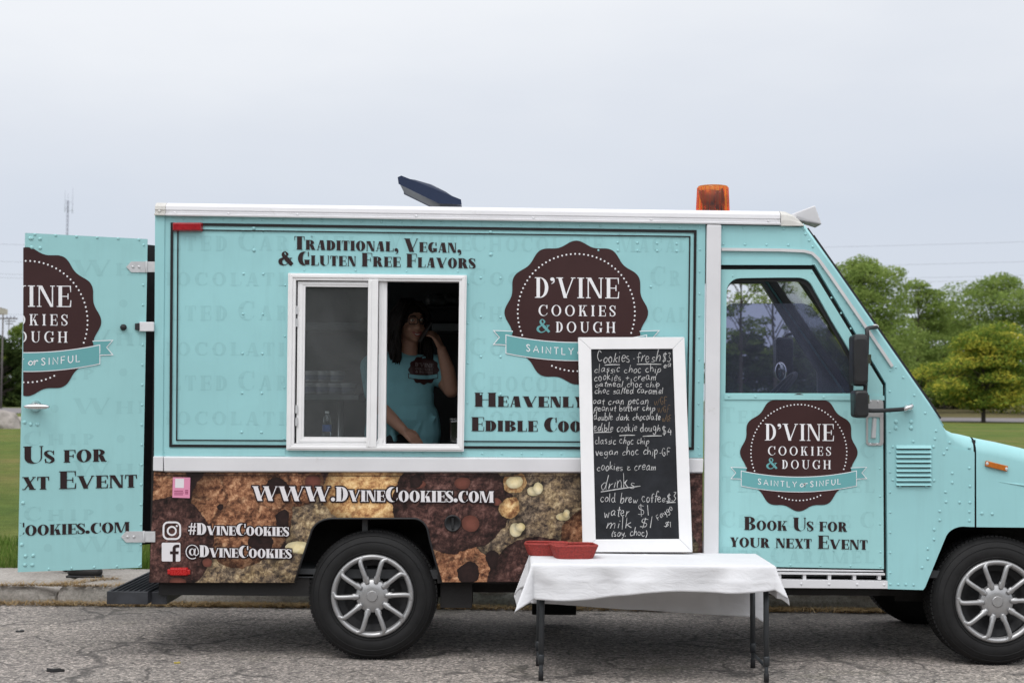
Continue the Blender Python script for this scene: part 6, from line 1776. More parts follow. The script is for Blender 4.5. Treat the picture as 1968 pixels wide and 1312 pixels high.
def wrap(o, off):
    sw = o.modifiers.new("wrap", 'SHRINKWRAP'); sw.target = sh; sw.wrap_method = 'PROJECT'; sw.use_project_y = True; sw.use_project_x = False; sw.use_project_z = False; sw.use_positive_direction = True; sw.use_negative_direction = True; sw.offset = off
half = len(bn.f) // 2
b1 = MB(); b1.v = bn.v[:50]; b1.f = bn.f[:half]; b1.m = [0] * half; b1.s = [True] * half; o1 = b1.build("print_band", m_brown, per); wrap(o1, .0045)
b2 = MB(); b2.v = bn.v[50:]; b2.f = [[i - 50 for i in f] for f in bn.f[half:]]; b2.m = [0] * half; b2.s = [True] * half; o2_ = b2.build("print_band", m_shirt, per); wrap(o2_, .006)
mb = MB(); qpt = lambda a, b, e=0: Q(a, b, PY - .3)
m_printl = M("faded_print_lettering", (.20, .17, .17), .9)
text(mb, "D'VINE", 793, 828, 702, 705, 8, qpt, 0, .2, .08, .06, .07); text(mb, "COOKIES", 794, 827, 708.5, 711, 4.5, qpt, 0, .2, .1, .06, .2); text(mb, "& DOUGH", 794, 827, 714.5, 717, 4.5, qpt, 0, .2, .1, .06, .2)
o3 = mb.build("print_lettering", m_printl, per); wrap(o3, .0062)
# phone in the hand
ph = thing("mobile_phone", tipL, "black mobile phone held to the ear of the person in the window", "phone")
mb = MB(); c = Q(817, 638, PY - .08); dz_ = (Q(806, 652, PY - .1) - Q(822, 626, PY - .1)).normalized(); nx_ = V((.35, -.9, .1)); nx_ = (nx_ - dz_ * nx_.dot(dz_)).normalized(); sx_ = dz_.cross(nx_)
hx_, hy_, hz_ = sx_ * .006, nx_ * .034, dz_ * .07
mb.hexa([c - hx_ - hy_ - hz_, c - hx_ + hy_ - hz_, c - hx_ + hy_ + hz_, c - hx_ - hy_ + hz_], [c + hx_ - hy_ - hz_, c + hx_ + hy_ - hz_, c + hx_ + hy_ + hz_, c + hx_ - hy_ + hz_])
mb.build("phone_body", m_blackp, ph, bevel=.003)

# ------------------------------------------------------------------ things inside the truck
YS = 1.05
m_tub = M("white_tub_plastic", (.50, .50, .52), .5, var=.05); m_tubl = M("printed_tub_label", (.20, .22, .30), .6, var=.2, vs=30)
def Sh(px, py, y): return Plane((0, y, 0), (0, -1, 0)).at(px, py)
st = thing("steel_shelf_table", Sh(640, 842, YS + .15), "stainless steel work table behind the left window pane", "work table")
a, b = Sh(560, 757, YS), Sh(690, 757, YS); z = a.z
mb = MB(); mb.box(a.x, YS, z - .035, b.x, YS + .4, z); mb.build("tabletop", m_steel, st, bevel=.004)
for px in (573, 655):
    for y in (YS + .04, YS + .36):
        p = Sh(px, 757, y); mb = MB(); mb.tube([(p.x, y, z_fl + .0), (p.x, y, z - .035)], .021, 12); mb.build("leg", m_steel, st)
first = None; k = 0
for i, px in enumerate((596, 620, 644, 668)):
    for lv in range(1 if i == 3 else 2):
        p = Sh(px, 757, YS + .09); zz = z + .002 + lv * .076
        loc = (p.x + (.008 if lv else 0), YS + .09, zz)
        if first is None:
            first = thing("food_tub", loc, "", "tub", "tubs stacked on the steel table"); mb = MB()
            mb.lathe([(.0, 0), (.042, 0), (.052, .056), (.0525, .06)], loc, (0, 0, 1), 20, caps=False); mb.build("cup", m_tub, first)
            mb = MB(); mb.lathe([(.055, .058), (.056, .066), (.052, .070), (0, .071)], loc, (0, 0, 1), 20, caps=False); mb.build("lid", m_tub, first)
            mb = MB(); mb.lathe([(.0448, .014), (.0508, .045)], loc, (0, 0, 1), 20, caps=False); mb.build("label_band", m_tubl, first); o = first
        else: o = copy_tree(first); o.location = loc
        nm = ("first", "second", "third", "last")[i]
        o['label'] = f"white lidded tub in the {'top' if lv else 'bottom'} row of the steel table, {nm} from the left end" if i < 3 else "white lidded tub standing single at the right end of the steel table"
def shelf(label, x0, x1, y, Y, h, d):
    a, b = Sh(x0, y, Y), Sh(x1, y + h, Y); mb = MB(); mb.box(a.x, Y, b.z, b.x, WID - .065, a.z); o = mb.build("wall_shelf", m_intl, None, origin=(a.x, Y, b.z), bevel=.004); tag(o, label, "shelf"); return o
shelf("pale wall shelf running behind both panes of the serving window", 560, 900, 619, 1.42, 17, .3)
m_bagd = M("dark_holdall_fabric", (.012, .012, .014), .8, var=.3, vs=10)
m_bagp = M("grey_plastic_bag", (.045, .048, .05), .4, bmp=.8, bs=9, bd=.05)
bg = thing("dark_box", Sh(850, 619, 1.45), "dark storage box on the wall shelf beside the head of the person", "box")
a, b = Sh(820, 590, 1.45), Sh(882, 619, 1.45)
mb = MB(); mb.box(a.x, 1.45, b.z + .002, b.x, 1.66, a.z - .01); mb.build("box_body", m_bagd, bg, bevel=.02); mb = MB(); mb.box(a.x - .008, 1.442, a.z - .012, b.x + .008, 1.668, a.z + .012); mb.build("lid", m_bagd, bg, bevel=.008)
mb = MB(); rnd = random.Random(5)
for i in range(7): mb.ball((a.x + .02 + (b.x - a.x - .04) * i / 6, 1.55, a.z + .03 + rnd.uniform(0, .03)), (.04, .05, .03 + rnd.uniform(0, .02)), 10)
o = mb.build("plastic_bag", m_bagp, None, origin=((a.x + b.x) / 2, 1.55, a.z)); remesh(o, .012, 3); tag(o, "crumpled grey plastic bag on top of the dark storage box", "bag")
m_water = glass("bottle_plastic", (.80, .86, .9), .08, .02, .5)
m_blue = M("blue_bottle_label", (.05, .13, .40), .4, var=.25, vs=60); m_capw = M("white_cap", (.7, .72, .74), .4)
bz0 = Sh(628, 846, .13); bh = Sh(628, 790, .13).z - bz0.z
ct = thing("window_counter", (W(640, 850, .2).x, .12, z_fl), "narrow dark counter just below the serving window", "counter")
mb = MB(); mb.box(W(566, 0, .1).x, .06, bz0.z - .04, W(730, 0, .1).x, .26, bz0.z - .002); mb.build("counter_top", m_int, ct, bevel=.004)
for px in (575, 715): mb = MB(); mb.box(W(px, 0, .1).x - .015, .07, z_fl, W(px, 0, .1).x + .015, .25, bz0.z - .04); mb.build("support", m_int, ct)
wbt = thing("water_bottle", (bz0.x, .13, bz0.z), "small clear water bottle with a blue label behind the left window pane", "bottle")
s = bh / .2
mb = MB(); mb.lathe([(0, .002), (.028, .0), (.031, .01), (.029, .03), (.031, .04), (.031, .10), (.029, .115), (.031, .13), (.026, .155), (.013, .178), (.013, .186)], (bz0.x, .13, bz0.z), (0, 0, s), 20, caps=False)
mb.v = [V((bz0.x + (v.x - bz0.x) * s, .13 + (v.y - .13) * s, bz0.z + (v.z - bz0.z) * s)) for v in mb.v]; mb.build("bottle_body", m_water, wbt)
mb = MB(); mb.lathe([(.0322, .062 * 1), (.0322, .108)], (bz0.x, .13, bz0.z), (0, 0, 1), 20, caps=False); mb.v = [V((bz0.x + (v.x - bz0.x) * s, .13 + (v.y - .13) * s, bz0.z + (v.z - bz0.z) * s)) for v in mb.v]; mb.build("label_band", m_blue, wbt)
mb = MB(); mb.lathe([(.0155, .184), (.0155, .199), (.013, .201)], (bz0.x, .13, bz0.z), (0, 0, 1), 16); mb.v = [V((bz0.x + (v.x - bz0.x) * s, .13 + (v.y - .13) * s, bz0.z + (v.z - bz0.z) * s)) for v in mb.v]; mb.build("cap", m_capw, wbt)
a, b = Sh(866, 808, .3), Sh(884, 858, .3)
c2 = thing("side_cabinet", ((a.x + b.x) / 2 + .05, .35, z_fl), "low dark cabinet inside the right end of the serving window", "cabinet")
mb = MB(); mb.box(a.x - .03, .2, z_fl, a.x + .3, .6, b.z - .004); mb.build("cabinet_body", m_int, c2, bevel=.006); mb = MB(); mb.tube([(a.x + .05, .195, b.z - .1), (a.x + .2, .195, b.z - .1)], .006, 6); mb.build("handle", m_steel, c2)
mb = MB(); mb.box(a.x, .26, b.z, a.x + .09, .36, a.z); o = thing("clear_box", (a.x + .045, .31, b.z), "clear plastic box standing in the right corner of the serving window", "box"); mb.build("box_wall", m_clear, o, bevel=.006)
mb = MB(); mb.box(a.x - .003, .257, a.z, a.x + .093, .363, a.z + .014); mb.build("lid", m_clear, o, bevel=.004); mb = MB(); mb.box(a.x + .035, .262, b.z + .004, a.x + .06, .27, b.z + .05); mb.build("paper_slip", m_tub, o)

# ------------------------------------------------------------------ someone behind the open rear door (only a shoe shows below it)
m_jean = M("dark_trousers", (.016, .018, .024), .85, var=.2, vs=14)
sx0 = Plane((0, 2.72, 0), (0, -1, 0)).at(176, 1109).x; zk = .122
P0 = V((sx0 - .10, 2.72, zk))
body = MB()
def G_(x, y, z): return P0 + V((x, y, z))
chain(body, [G_(.02, .0, .085), G_(.01, .01, .45), G_(-.02, .05, .84)], [.042, .055, .082]); chain(body, [G_(-.20, .22, .12), G_(-.13, .2, .47), G_(-.04, .14, .84)], [.042, .055, .082])
body.ball(G_(-.03, .1, .93), (.15, .12, .14), 14); body.ball(G_(-.02, .1, 1.2), (.165, .115, .24), 14); chain(body, [G_(-.02, .1, 1.36), G_(-.01, .1, 1.5)], [.07, .055])
body.ball(G_(.01, .1, 1.60), (.085, .075, .115), 16); body.ball(G_(.095, .1, 1.585), (.018, .014, .02), 8)
for y in (-.06, .26): chain(body, [G_(-.02, y, 1.38), G_(-.04, y - .02 if y < 0 else y + .02, 1.1), G_(.04, y, .87)], [.055, .042, .03]); hand(body, G_(.04, y, .87), V((.15, 0, -1)), V((0, 1 if y < 0 else -1, 0)), .4, 1.0, 1 if y < 0 else -1)
p2 = body.build("person", m_skin, None, origin=P0); remesh(p2, .008, 4)
tag(p2, "person standing behind the open rear door, only a black shoe showing below it", "person")
mb = MB(); mb.ball(G_(-.03, .1, .95), (.16, .13, .12), 14); chain(mb, [G_(.018, .0, .10), G_(.01, .01, .45), G_(-.02, .05, .86)], [.062, .072, .096]); chain(mb, [G_(-.195, .22, .14), G_(-.13, .2, .47), G_(-.04, .14, .86)], [.06, .072, .096])
o = mb.build("trousers", m_jean, p2); remesh(o, .014, 3)
mb = MB(); mb.ball(G_(-.02, .1, 1.2), (.18, .13, .26), 14); mb.ball(G_(-.02, .1, 1.02), (.17, .135, .15), 14)
for y in (-.06, .26): chain(mb, [G_(-.02, .1, 1.36), G_(-.02, y, 1.37), G_(-.035, y, 1.16)], [.08, .07, .058])
o = mb.build("shirt", M("grey_shirt", (.12, .13, .15), .9), p2); remesh(o, .014, 3)
mb = MB(); mb.ball(G_(-.005, .1, 1.625), (.098, .088, .105), 14); mb.ball(G_(-.03, .1, 1.60), (.085, .085, .11), 12); mb.build("hair", m_hair, p2)
mb = MB()
mb.cap(G_(-.04, 0, .042), G_(.15, -.01, .038), .042, .036, 12); mb.cap(G_(-.02, 0, .07), G_(.05, 0, .06), .044, .036, 12)
o = mb.build("shoe", m_shoe, p2); remesh(o, .009, 3); mb = MB()
mb.cap(G_(-.30, .22, .13), G_(-.15, .215, .04), .04, .034, 12); mb.cap(G_(-.24, .22, .12), G_(-.2, .22, .1), .04, .04, 12)
o = mb.build("shoe", m_shoe, p2); remesh(o, .009, 3)
mb = MB(); mb.box(P0.x - .08, P0.y - .04, zk - .004, P0.x + .18, P0.y + .035, zk + .014); mb.build("shoe_sole", m_black, p2, bevel=.006)

# ------------------------------------------------------------------ trees
def X_at(px, D): return Plane((0, D, 0), (0, -1, 0)).at(px, 760).x
def Z_at(px, py, D): return Plane((0, D, 0), (0, -1, 0)).at(px, py).z
def tree(label, px, D, top, wpx, bot, seed, mat, n, clumps, flat=.36, leaf=.22, trunk=.16, name="tree", lean=0, extra=None, cat="tree", group=None, core=.55, branchy=0, stemless=False):
    rng = np.random.default_rng(seed); rnd = random.Random(seed)
    X = X_at(px, D); zt = Z_at(px, top, D); zbm = Z_at(px, bot, D); hw = wpx * .5 * (D + 8.3) / F; zg = tz(X, D)
    t = thing(name, (X, D, zg), label, cat, group)
    H = zt - zbm; cl = []
    for i in range(clumps):
        f = (i + .5) / clumps                     # 0 bottom .. 1 top
        z = zbm + H * (.10 + .84 * f)
        wprof = math.sin(PI * (.16 + .72 * f)) ** .75
        a = rnd.uniform(0, 2 * PI); r = hw * wprof * (rnd.uniform(core, 1.0) if f < .93 else rnd.uniform(0, .3))
        cr_ = hw * rnd.uniform(.26, .46) * (1 if f < .9 else .8)
        cl.append((X + lean * (z - zbm) + r * .78 * math.cos(a), D + r * .78 * math.sin(a), z - (cr_ * flat * .5 if f > .9 else 0), cr_, cr_ * flat * rnd.uniform(.8, 1.3)))
    if extra: cl += [(X + ex * hw, D + ey * hw, zbm + ez * H, er * hw, er * hw * flat) for ex, ey, ez, er in extra]
    vol = np.array([c[3] ** 1.6 for c in cl]); vol = vol / vol.sum()
    idx = rng.choice(len(cl), n, p=vol); C_ = np.array(cl)[idx]
    d = rng.normal(size=(n, 3)); d /= np.linalg.norm(d, axis=1)[:, None]
    rr = rng.uniform(0.25, 1, n) ** .6
    pos = C_[:, :3] + d * rr[:, None] * np.stack([C_[:, 3], C_[:, 3], C_[:, 4]], 1)
    pos[:, 2] -= (rr * C_[:, 3] * .22) * np.hypot(d[:, 0], d[:, 1])          # twigs droop outwards
    u = rng.normal(size=(n, 3)); u[:, 2] *= .5; u /= np.linalg.norm(u, axis=1)[:, None]
    v = np.cross(u, rng.normal(size=(n, 3))); v /= np.linalg.norm(v, axis=1)[:, None]
    s = leaf * rng.uniform(.45, 1.25, n)[:, None]
    u *= s; v *= s * .45
    P = np.stack([pos - u, pos - v * .9, pos + u * 1.1, pos + v], 1).reshape(-1, 3) - np.array([X, D, zg])
    me = bpy.data.meshes.new("crown"); me.vertices.add(n * 4); me.vertices.foreach_set("co", P.astype(np.float32).ravel())
    me.loops.add(n * 4); me.loops.foreach_set("vertex_index", np.arange(n * 4, dtype=np.int32))
    me.polygons.add(n); me.polygons.foreach_set("loop_start", np.arange(0, n * 4, 4, dtype=np.int32)); me.polygons.foreach_set("loop_total", np.full(n, 4, dtype=np.int32))
    me.materials.append(mat); me.update(calc_edges=True)
    c = bpy.data.objects.new("crown", me); scene.collection.objects.link(c); c.parent = t; ORG[c.name] = V((X, D, zg))
    mb = MB(); hz = zbm + H * .30
    if stemless:
        for i in range(5): mb.tube([(X + rnd.uniform(-.4, .4) * hw, D, zg - .1), (X + rnd.uniform(-.6, .6) * hw, D + rnd.uniform(-.3, .3), zbm + H * .6)], [.07, .03], 6)
    else:
        base = V((X, D, zg - .1)); fork = V((X + rnd.uniform(-.1, .1) * hw * .3, D, max(zg + 1.2, zbm + H * .12))); topv = V((X + lean * H, D, zbm + H * .82))
        mb.tube(smooth_pts([base, fork, (fork + topv) / 2 + V((rnd.uniform(-.3, .3), 0, 0)), topv], 5), [trunk * 1.3] + [trunk * (1 - .055 * i) for i in range(15)], 9)
        for cx, cy, cz, r_, rz_ in cl[::1]:
            f = min(.95, max(.0, (cz - fork.z) / max(.1, topv.z - fork.z) - .28)); st_ = fork.lerp(topv, f); e_ = V((cx, cy, cz - rz_ * .3)); m_ = st_.lerp(e_, .5) + V((0, 0, (e_ - st_).length * .06)); w = trunk * .42 * (1 - .5 * f)
            mb.tube(smooth_pts([st_, m_, e_], 3), [w, w * .85, w * .7, w * .55, w * .42, w * .32, .02], 6)
            for k in range(2 + branchy):
                d_ = V((rnd.uniform(-1, 1), rnd.uniform(-1, 1), rnd.uniform(-.2, .5))); mb.tube([m_.lerp(e_, rnd.uniform(0, .8)), e_ + V((d_.x * r_, d_.y * r_, d_.z * rz_ * 1.6))], [w * .35, .012], 5)
    mb.build("trunk", m_bark, t)
    return t
tree("tall green tree directly beyond the truck's sloping windscreen", 1650, 124, 474, 280, 785, 1, m_leaf, 42000, 64, .30, .16, core=.3)
tree("smaller airy green tree between the tall tree and the spreading crown on its right", 1765, 136, 520, 180, 785, 2, m_leaf, 18000, 42, .30, .16, core=.25)
tree("wide spreading green tree rising behind the yellowing one", 1925, 140, 506, 310, 785, 3, m_leaf, 38000, 62, .28, .17, core=.3)
tree("mid green tree low in the gap between the two spreading crowns", 1815, 156, 585, 200, 785, 21, m_leaf, 20000, 34, .36, .19, core=.25)
tree("green tree with yellowing upper branches, nearest beyond the truck's hood", 1890, 96, 620, 270, 790, 4, m_leafy, 30000, 48, .30, .14, core=.3, extra=[(-.62, -.5, .32, .26), (-.5, -.5, .55, .26), (.1, -.6, .95, .25)])
tree("green tree farthest right, standing behind the yellowing tree", 2050, 128, 545, 220, 785, 5, m_leaf, 20000, 36, .32, .18, core=.3)
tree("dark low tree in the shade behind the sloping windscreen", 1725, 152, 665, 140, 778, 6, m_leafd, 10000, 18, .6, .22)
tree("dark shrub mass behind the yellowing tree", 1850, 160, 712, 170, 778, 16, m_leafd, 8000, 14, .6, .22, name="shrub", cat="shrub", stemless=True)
tree("thin light green tree at the left of the cab window, sky showing through it", 1425, 92, 470, 120, 700, 7, m_leafl, 2600, 22, .34, .13, trunk=.13, branchy=3)
tree("thin bare limbed tree in the middle of the cab window", 1490, 98, 470, 100, 730, 8, m_leafl, 1700, 18, .40, .13, trunk=.15, branchy=3)
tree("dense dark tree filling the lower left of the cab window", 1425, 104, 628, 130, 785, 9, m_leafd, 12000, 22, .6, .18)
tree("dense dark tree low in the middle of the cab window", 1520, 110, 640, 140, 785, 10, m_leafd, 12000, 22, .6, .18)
tree("light green tree seen through the cab window below the windscreen pillar", 1590, 112, 530, 130, 780, 11, m_leafl, 9000, 26, .45, .17)
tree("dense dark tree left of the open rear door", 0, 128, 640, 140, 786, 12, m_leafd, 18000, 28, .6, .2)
tree("light green tree peeping out above the dense dark tree at the left", 45, 150, 608, 100, 782, 13, m_leafl, 9000, 20, .5, .2)
tree("low clipped hedge beyond the far road at the left", 20, 130, 764, 110, 780, 14, m_leafl, 4000, 14, .5, .12, name="hedge", cat="hedge", stemless=True, core=.2)

# the far wood along the horizon: one mass
rng = np.random.default_rng(77); ncl, n = 420, 52000
cx_ = rng.uniform(-230, 230, ncl); cy_ = rng.uniform(262, 292, ncl); cr_ = rng.uniform(3.0, 5.5, ncl); ch_ = rng.uniform(2.2, 7.0, ncl)
ii = rng.integers(0, ncl, n); d = rng.normal(size=(n, 3)); d /= np.linalg.norm(d, axis=1)[:, None]; r_ = rng.uniform(.4, 1, n)[:, None]
pos = np.stack([cx_[ii], cy_[ii], 1.5 + ch_[ii]], 1) + d * r_ * np.stack([cr_[ii], cr_[ii], cr_[ii] * .55], 1); pos[:, 2] = np.maximum(pos[:, 2], 1.5)
u = rng.normal(size=(n, 3)); u /= np.linalg.norm(u, axis=1)[:, None]; v = np.cross(u, rng.normal(size=(n, 3))); v /= np.linalg.norm(v, axis=1)[:, None]
sz = .55 * rng.uniform(.5, 1.2, n)[:, None]; u *= sz; v *= sz * .6
P = np.stack([pos - u, pos - v, pos + u, pos + v], 1).reshape(-1, 3)
me = bpy.data.meshes.new("far_wood"); me.vertices.add(n * 4); me.vertices.foreach_set("co", P.astype(np.float32).ravel()); me.loops.add(n * 4); me.loops.foreach_set("vertex_index", np.arange(n * 4, dtype=np.int32))
me.polygons.add(n); me.polygons.foreach_set("loop_start", np.arange(0, n * 4, 4, dtype=np.int32)); me.polygons.foreach_set("loop_total", np.full(n, 4, dtype=np.int32)); me.materials.append(m_leafd); me.update(calc_edges=True)
o = bpy.data.objects.new("far_wood", me); scene.collection.objects.link(o); tag(o, "far dark wood along the horizon behind the trees", "wood", kind='stuff')

# ------------------------------------------------------------------ far cars
m_cw = M("white_car_paint", (.7, .7, .72), .25); m_cs = M("silver_car_paint", (.35, .36, .38), .25, .4); m_cd = M("dark_car_paint", (.03, .035, .05), .25); m_cg = M("car_glass", (.015, .018, .022), .08)
def car(px, D, paintm, label, ang=0.0):
    X = X_at(px, D); z = tz(X, D)
    t = thing("parked_car", (X, D, z), label, "car", "cars parked far beyond the trees"); w = .88
    pr = [(-2.15, .35), (-2.2, .62), (-2.0, .85), (-1.35, .92), (2.05, .95), (2.2, .7), (2.15, .35)]
    gl = [(-1.25, .93), (-.55, 1.42), (1.1, 1.44), (1.95, .96)]
    def ext(pr, w0, w1, y0=None):
        n = len(pr); A = [V((X - w0, D + y, z + zz)) for y, zz in pr]; B = [V((X + w0, D + y, z + zz)) for y, zz in pr]
        mb = MB(); mb.add(A + B, [tuple(range(n)), tuple(range(2 * n - 1, n - 1, -1))] + [(i, (i + 1) % n, n + (i + 1) % n, n + i) for i in range(n)]); return mb
    ext(pr, w, w).build("body", paintm, t, bevel=.08); ext(gl, w * .86, w).build("windows", m_cg, t, bevel=.05)
    mb = MB(); mb.box(X - w * .8, D - .55, z + 1.40, X + w * .8, D + 1.1, z + 1.455); mb.build("roof", paintm, t, bevel=.03)
    for sx in (-1, 1):
        for y in (-1.35, 1.35):
            mb = MB(); mb.lathe([(.2, -.11), (.31, -.10), (.32, .1), (.2, .11)], (X + sx * (w - .1), D + y, z + .32), (1, 0, 0), 14); mb.build("wheel", m_black, t)
        mb = MB(); mb.ball((X + sx * .62, D - 2.14, z + .66), (.17, .06, .08), 8); mb.build("headlight", m_capw, t)
    t.rotation_euler = (0, 0, ang)
for px, m_, lb in ((1788, m_cw, "white car at the foot of the truck's windscreen, farthest left of the parked ones"), (1818, m_cs, "silver car parked next to the white one below the windscreen"), (1842, m_cw, "white car under the left boughs of the yellowing tree"),
                   (1873, m_cs, "silver car half hidden under the yellowing tree"), (1897, m_cw, "white car just left of the yellowing tree's trunk shade"), (1936, m_cd, "dark car parked at the right end beyond the yellowing tree")):
    car(px, 212 + (px % 3), m_, lb, .1)

# ------------------------------------------------------------------ boulder, mast, pole, wires, building, litter
m_rock = M("grey_boulder", (.30, .27, .25), .9, var=.35, vs=1.6, bmp=.8, bs=3, bd=.15, dirt=((.12, .11, .10), 3, .55, .6))
D = 52; bx = X_at(2, D); bz = tz(bx, D); rw = 40 * (D + 8.3) / F; rh = 34 * (D + 8.3) / F
bm = bmesh.new(); bmesh.ops.create_icosphere(bm, subdivisions=4, radius=1)
for v_ in bm.verts:
    p = v_.co.normalized(); k = 1 + .22 * noise.noise(p * 1.3 + V((3, 1, 7))) + .10 * noise.noise(p * 3.1) + .04 * noise.noise(p * 8)
    v_.co = V((p.x * rw * k, p.y * rw * .8 * k, max(-.2, p.z) * rh * k))
me = bpy.data.meshes.new("boulder"); bm.to_mesh(me); bm.free()
for p in me.polygons: p.use_smooth = True
me.materials.append(m_rock); o = bpy.data.objects.new("boulder", me); scene.collection.objects.link(o); o.location = (bx, D, bz); tag(o, "grey boulder lying on the grass at the left edge", "boulder")

m_mast = M("hazy_grey_steel", (.30, .32, .38), .6, .1)
D = 330; X = X_at(123, D); zg = tz(X, D); zt = Z_at(123, 385, D)
mast = thing("radio_mast", (X, D, zg), "thin lattice radio mast standing far off above the open rear door", "mast"); k = (D + 8.3) / F
mb = MB(); cs = [(X - 1.8 * k, D - 1.0 * k), (X + 1.8 * k, D - 1.0 * k), (X, D + 2 * k)]
for x, y in cs: mb.tube([(x, y, zg), (x, y, zt)], .55 * k, 6)
N_ = 44
for i in range(N_):
    z0, z1 = zg + (zt - zg) * i / N_, zg + (zt - zg) * (i + 1) / N_
    for j in range(3): a, b = cs[j], cs[(j + 1) % 3]; mb.tube([(a[0], a[1], z0), (b[0], b[1], z1)], .3 * k, 4)
mb.build("lattice", m_mast, mast)
for px, y0, y1 in ((117.5, 366, 385), (123, 372, 386), (132, 360, 388)):
    x = X_at(px, D); mb = MB(); mb.tube([(x, D, Z_at(px, y1 + 8, D)), (x, D, Z_at(px, y0, D))], .3 * k, 5)
    for yy in (y1, y1 + 16): mb.tube([(x, D, Z_at(px, yy, D)), (X, D, Z_at(123, yy + 2, D))], .3 * k, 4)
    mb.tube([(x, D, Z_at(px, y1 + 22, D)), (x, D, Z_at(px, y1 - 2, D))], .5 * k, 5); mb.build("antenna", m_mast, mast)

m_pole = M("weathered_pole", (.12, .11, .105), .9, var=.2, vs=3)
D = 118; X = X_at(2.5, D); zg = tz(X, D); zt = Z_at(2.5, 601, D); up_ = thing("utility_pole", (X, D, zg), "wooden utility pole with a crossarm at the left edge", "utility pole"); k = (D + 8.3) / F
mb = MB(); mb.tube([(X, D, zg - .1), (X, D, zt)], [2.0 * k, 1.5 * k], 8); mb.build("pole", m_pole, up_)
mb = MB(); mb.box(X - 12 * k, D - .06, Z_at(2, 612, D) - .05, X + 28 * k, D + .06, Z_at(2, 612, D) + .06); mb.build("crossarm", m_pole, up_)
for px in (10, 17, 24): mb = MB(); x = X_at(px, D); mb.lathe([(.05, 0), (.07, .08), (.03, .2)], (x, D, Z_at(px, 612, D) + .05), (0, 0, 1), 8); mb.build("insulator", m_mast, up_)
D = 110; X = X_at(14, D); zg = tz(X, D)
p2_ = thing("utility_pole", (X, D + 40, tz(X, D + 40)), "thin farther pole with a double crossarm beside the wooden pole", "utility pole"); D = 150; k = (D + 8.3) / F; X = X_at(14, D)
mb = MB(); mb.tube([(X, D, tz(X, D)), (X, D, Z_at(14, 613, D))], .9 * k, 6); mb.build("pole", m_pole, p2_)
mb = MB(); mb.box(X - 8 * k, D - .05, Z_at(14, 617, D) - .05, X + 13 * k, D + .05, Z_at(14, 617, D) + .05); mb.box(X - 6 * k, D - .05, Z_at(14, 622, D) - .05, X + 8 * k, D + .05, Z_at(14, 622, D) + .05); mb.build("crossarm", m_pole, p2_)
m_wire = M("grey_cable", (.26, .28, .32), .7)
for i, (yl, yr) in enumerate(((470, 465), (503, 503), (527, 529), (534, 537), (604, 562))):
    D = 170 + i * 3; mb = MB(); x0, x1 = X_at(-500, D), X_at(2600, D); z0, z1 = Z_at(20, yl, D), Z_at(1960, yr, D) ; pts = []
    for j in range(25):
        f = j / 24; x = x0 + (x1 - x0) * f; g = (x - X_at(20, D)) / (X_at(1960, D) - X_at(20, D)); pts.append((x, D, z0 + (z1 - z0) * g + .9 * (g - .5) ** 2 * 4 - .9))
    mb.tube(pts, .014, 5); o = mb.build("power_line", m_wire); tag(o, ("highest", "second highest", "upper of the middle pair of", "lower of the middle pair of", "lowest of the")[i] + (" overhead cable crossing the pale sky" if i < 2 else " overhead cables crossing the pale sky"), "cable", "overhead cables in the sky")

D = 60; m_eave = M("pale_eave_board", (.5, .47, .40), .7); m_roofs = M("brown_shingles", (.12, .10, .09), .9, var=.2, vs=8); m_wallb = M("beige_wall", (.42, .38, .31), .85, var=.08)
bd = thing("building", (X_at(-90, D), D + 4, tz(X_at(-90, D), D)), "beige building whose roof corner shows at the left edge", "building"); k = (D + 8.3) / F
xr_ = X_at(9.5, D + 8.6); zt = Z_at(9.5, 594, D + 8.6); xw = X_at(-14, D + 8); zg = tz(xw, D)
mb = MB(); mb.box(xw - 9, D + .6, zg - .2, xw, D + 8, zt - .35); mb.build("wall", m_wallb, bd)
mb = MB(); rp = [(xr_, D, zt), (xr_, D + 8.6, zt), (xr_ - 5.5, D + 6, zt + 1.7), (xr_ - 5.5, D + 2.6, zt + 1.7), (xr_ - 12, D, zt), (xr_ - 12, D + 8.6, zt), (xr_ - 7, D + 4, zt + 2.2)]
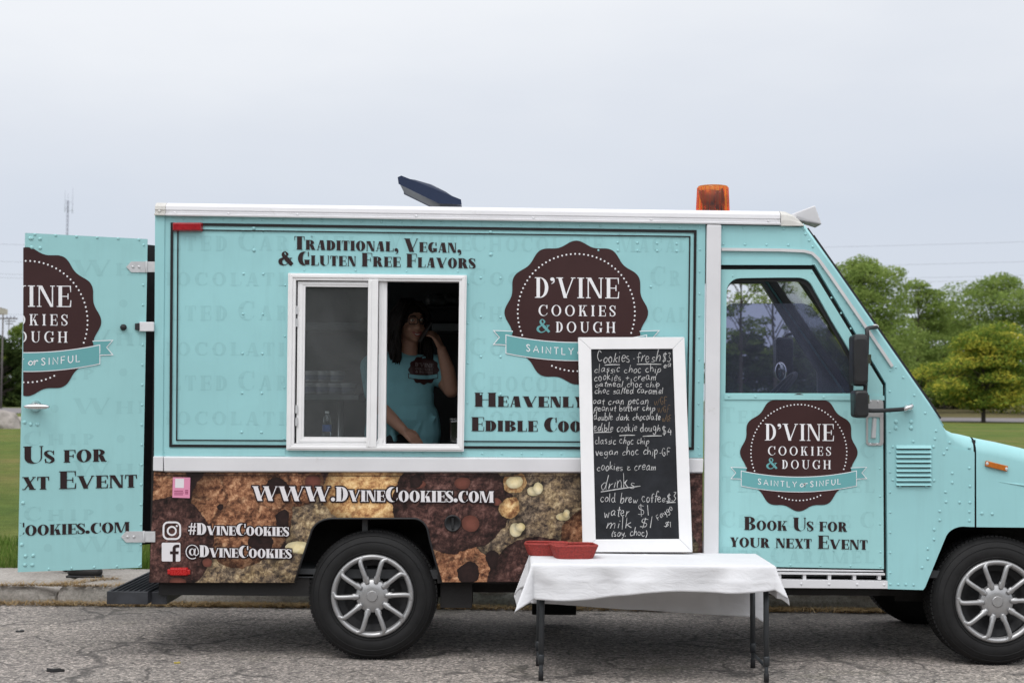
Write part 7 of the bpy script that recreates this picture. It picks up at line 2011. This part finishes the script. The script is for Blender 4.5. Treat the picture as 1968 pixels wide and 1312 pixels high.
rp = [V(p) for p in rp]; ap0, ap1 = V((xr_ - 4.3, D + 4.3, zt + 1.3)), V((xr_ - 8, D + 4.3, zt + 1.3))
mb.add([rp[0], rp[1], rp[5], rp[4], ap0, ap1], [(0, 1, 4), (1, 2, 5, 4), (2, 3, 5), (3, 0, 4, 5), (0, 3, 2, 1)]); mb.build("roof", m_roofs, bd)
mb = MB(); mb.box(xr_ - 12, D - .03, zt - .28, xr_ + .03, D + 8.65, zt - .012); mb.build("eave_board", m_eave, bd)

# litter on the asphalt
m_lit = M("black_rubber_scrap", (.015, .015, .016), .7); m_lf = M("dry_leaf", (.42, .33, .06), .8, var=.2, vs=90); m_lfb = M("brown_leaf", (.33, .22, .13), .8, var=.2, vs=90)
def G0(px, py): d = ROT @ V(((px - 984) / F, -(py - 656) / F, -1)); t = -CAM.z / d.z; return CAM + d * t
def scrap(name, px, py, L, wd, mat, label, cat, ang=.1, h=.006):
    c = G0(px, py); mb = MB(); rnd = random.Random(int(px)); A = []
    for k in range(12):
        a = 2 * PI * k / 12; r = 1 + rnd.uniform(-.2, .2); x, y = L * .5 * math.cos(a) * r, wd * .5 * math.sin(a) * r; A.append((c.x + x * math.cos(ang) - y * math.sin(ang), c.y + x * math.sin(ang) + y * math.cos(ang)))
    mb.add([(x, y, .0015) for x, y in A] + [(x, y, .0015 + h * rnd.uniform(.5, 1.3)) for x, y in A], [tuple(range(12, 24))] + [(i, (i + 1) % 12, 12 + (i + 1) % 12, 12 + i) for i in range(12)]); o = mb.build(name, mat, None, origin=(c.x, c.y, 0)); tag(o, label, cat)
scrap("rubber_scrap", 105, 1290, .09, .05, m_lit, "black scrap of rubber on the asphalt at the lower left", "scrap", .1, .014)
scrap("rubber_scrap", 38, 1213, .05, .05, m_lit, "small dark scrap on the asphalt below the open rear door", "scrap", .6, .006)
scrap("leaf", 340, 1274, .035, .022, m_lf, "small yellow leaf on the asphalt left of the rear wheel", "leaf", .2, .008)
scrap("leaf", 862, 1158, .045, .06, m_lfb, "pale brown leaf under the truck just behind the rear wheel", "leaf", .9, .03)
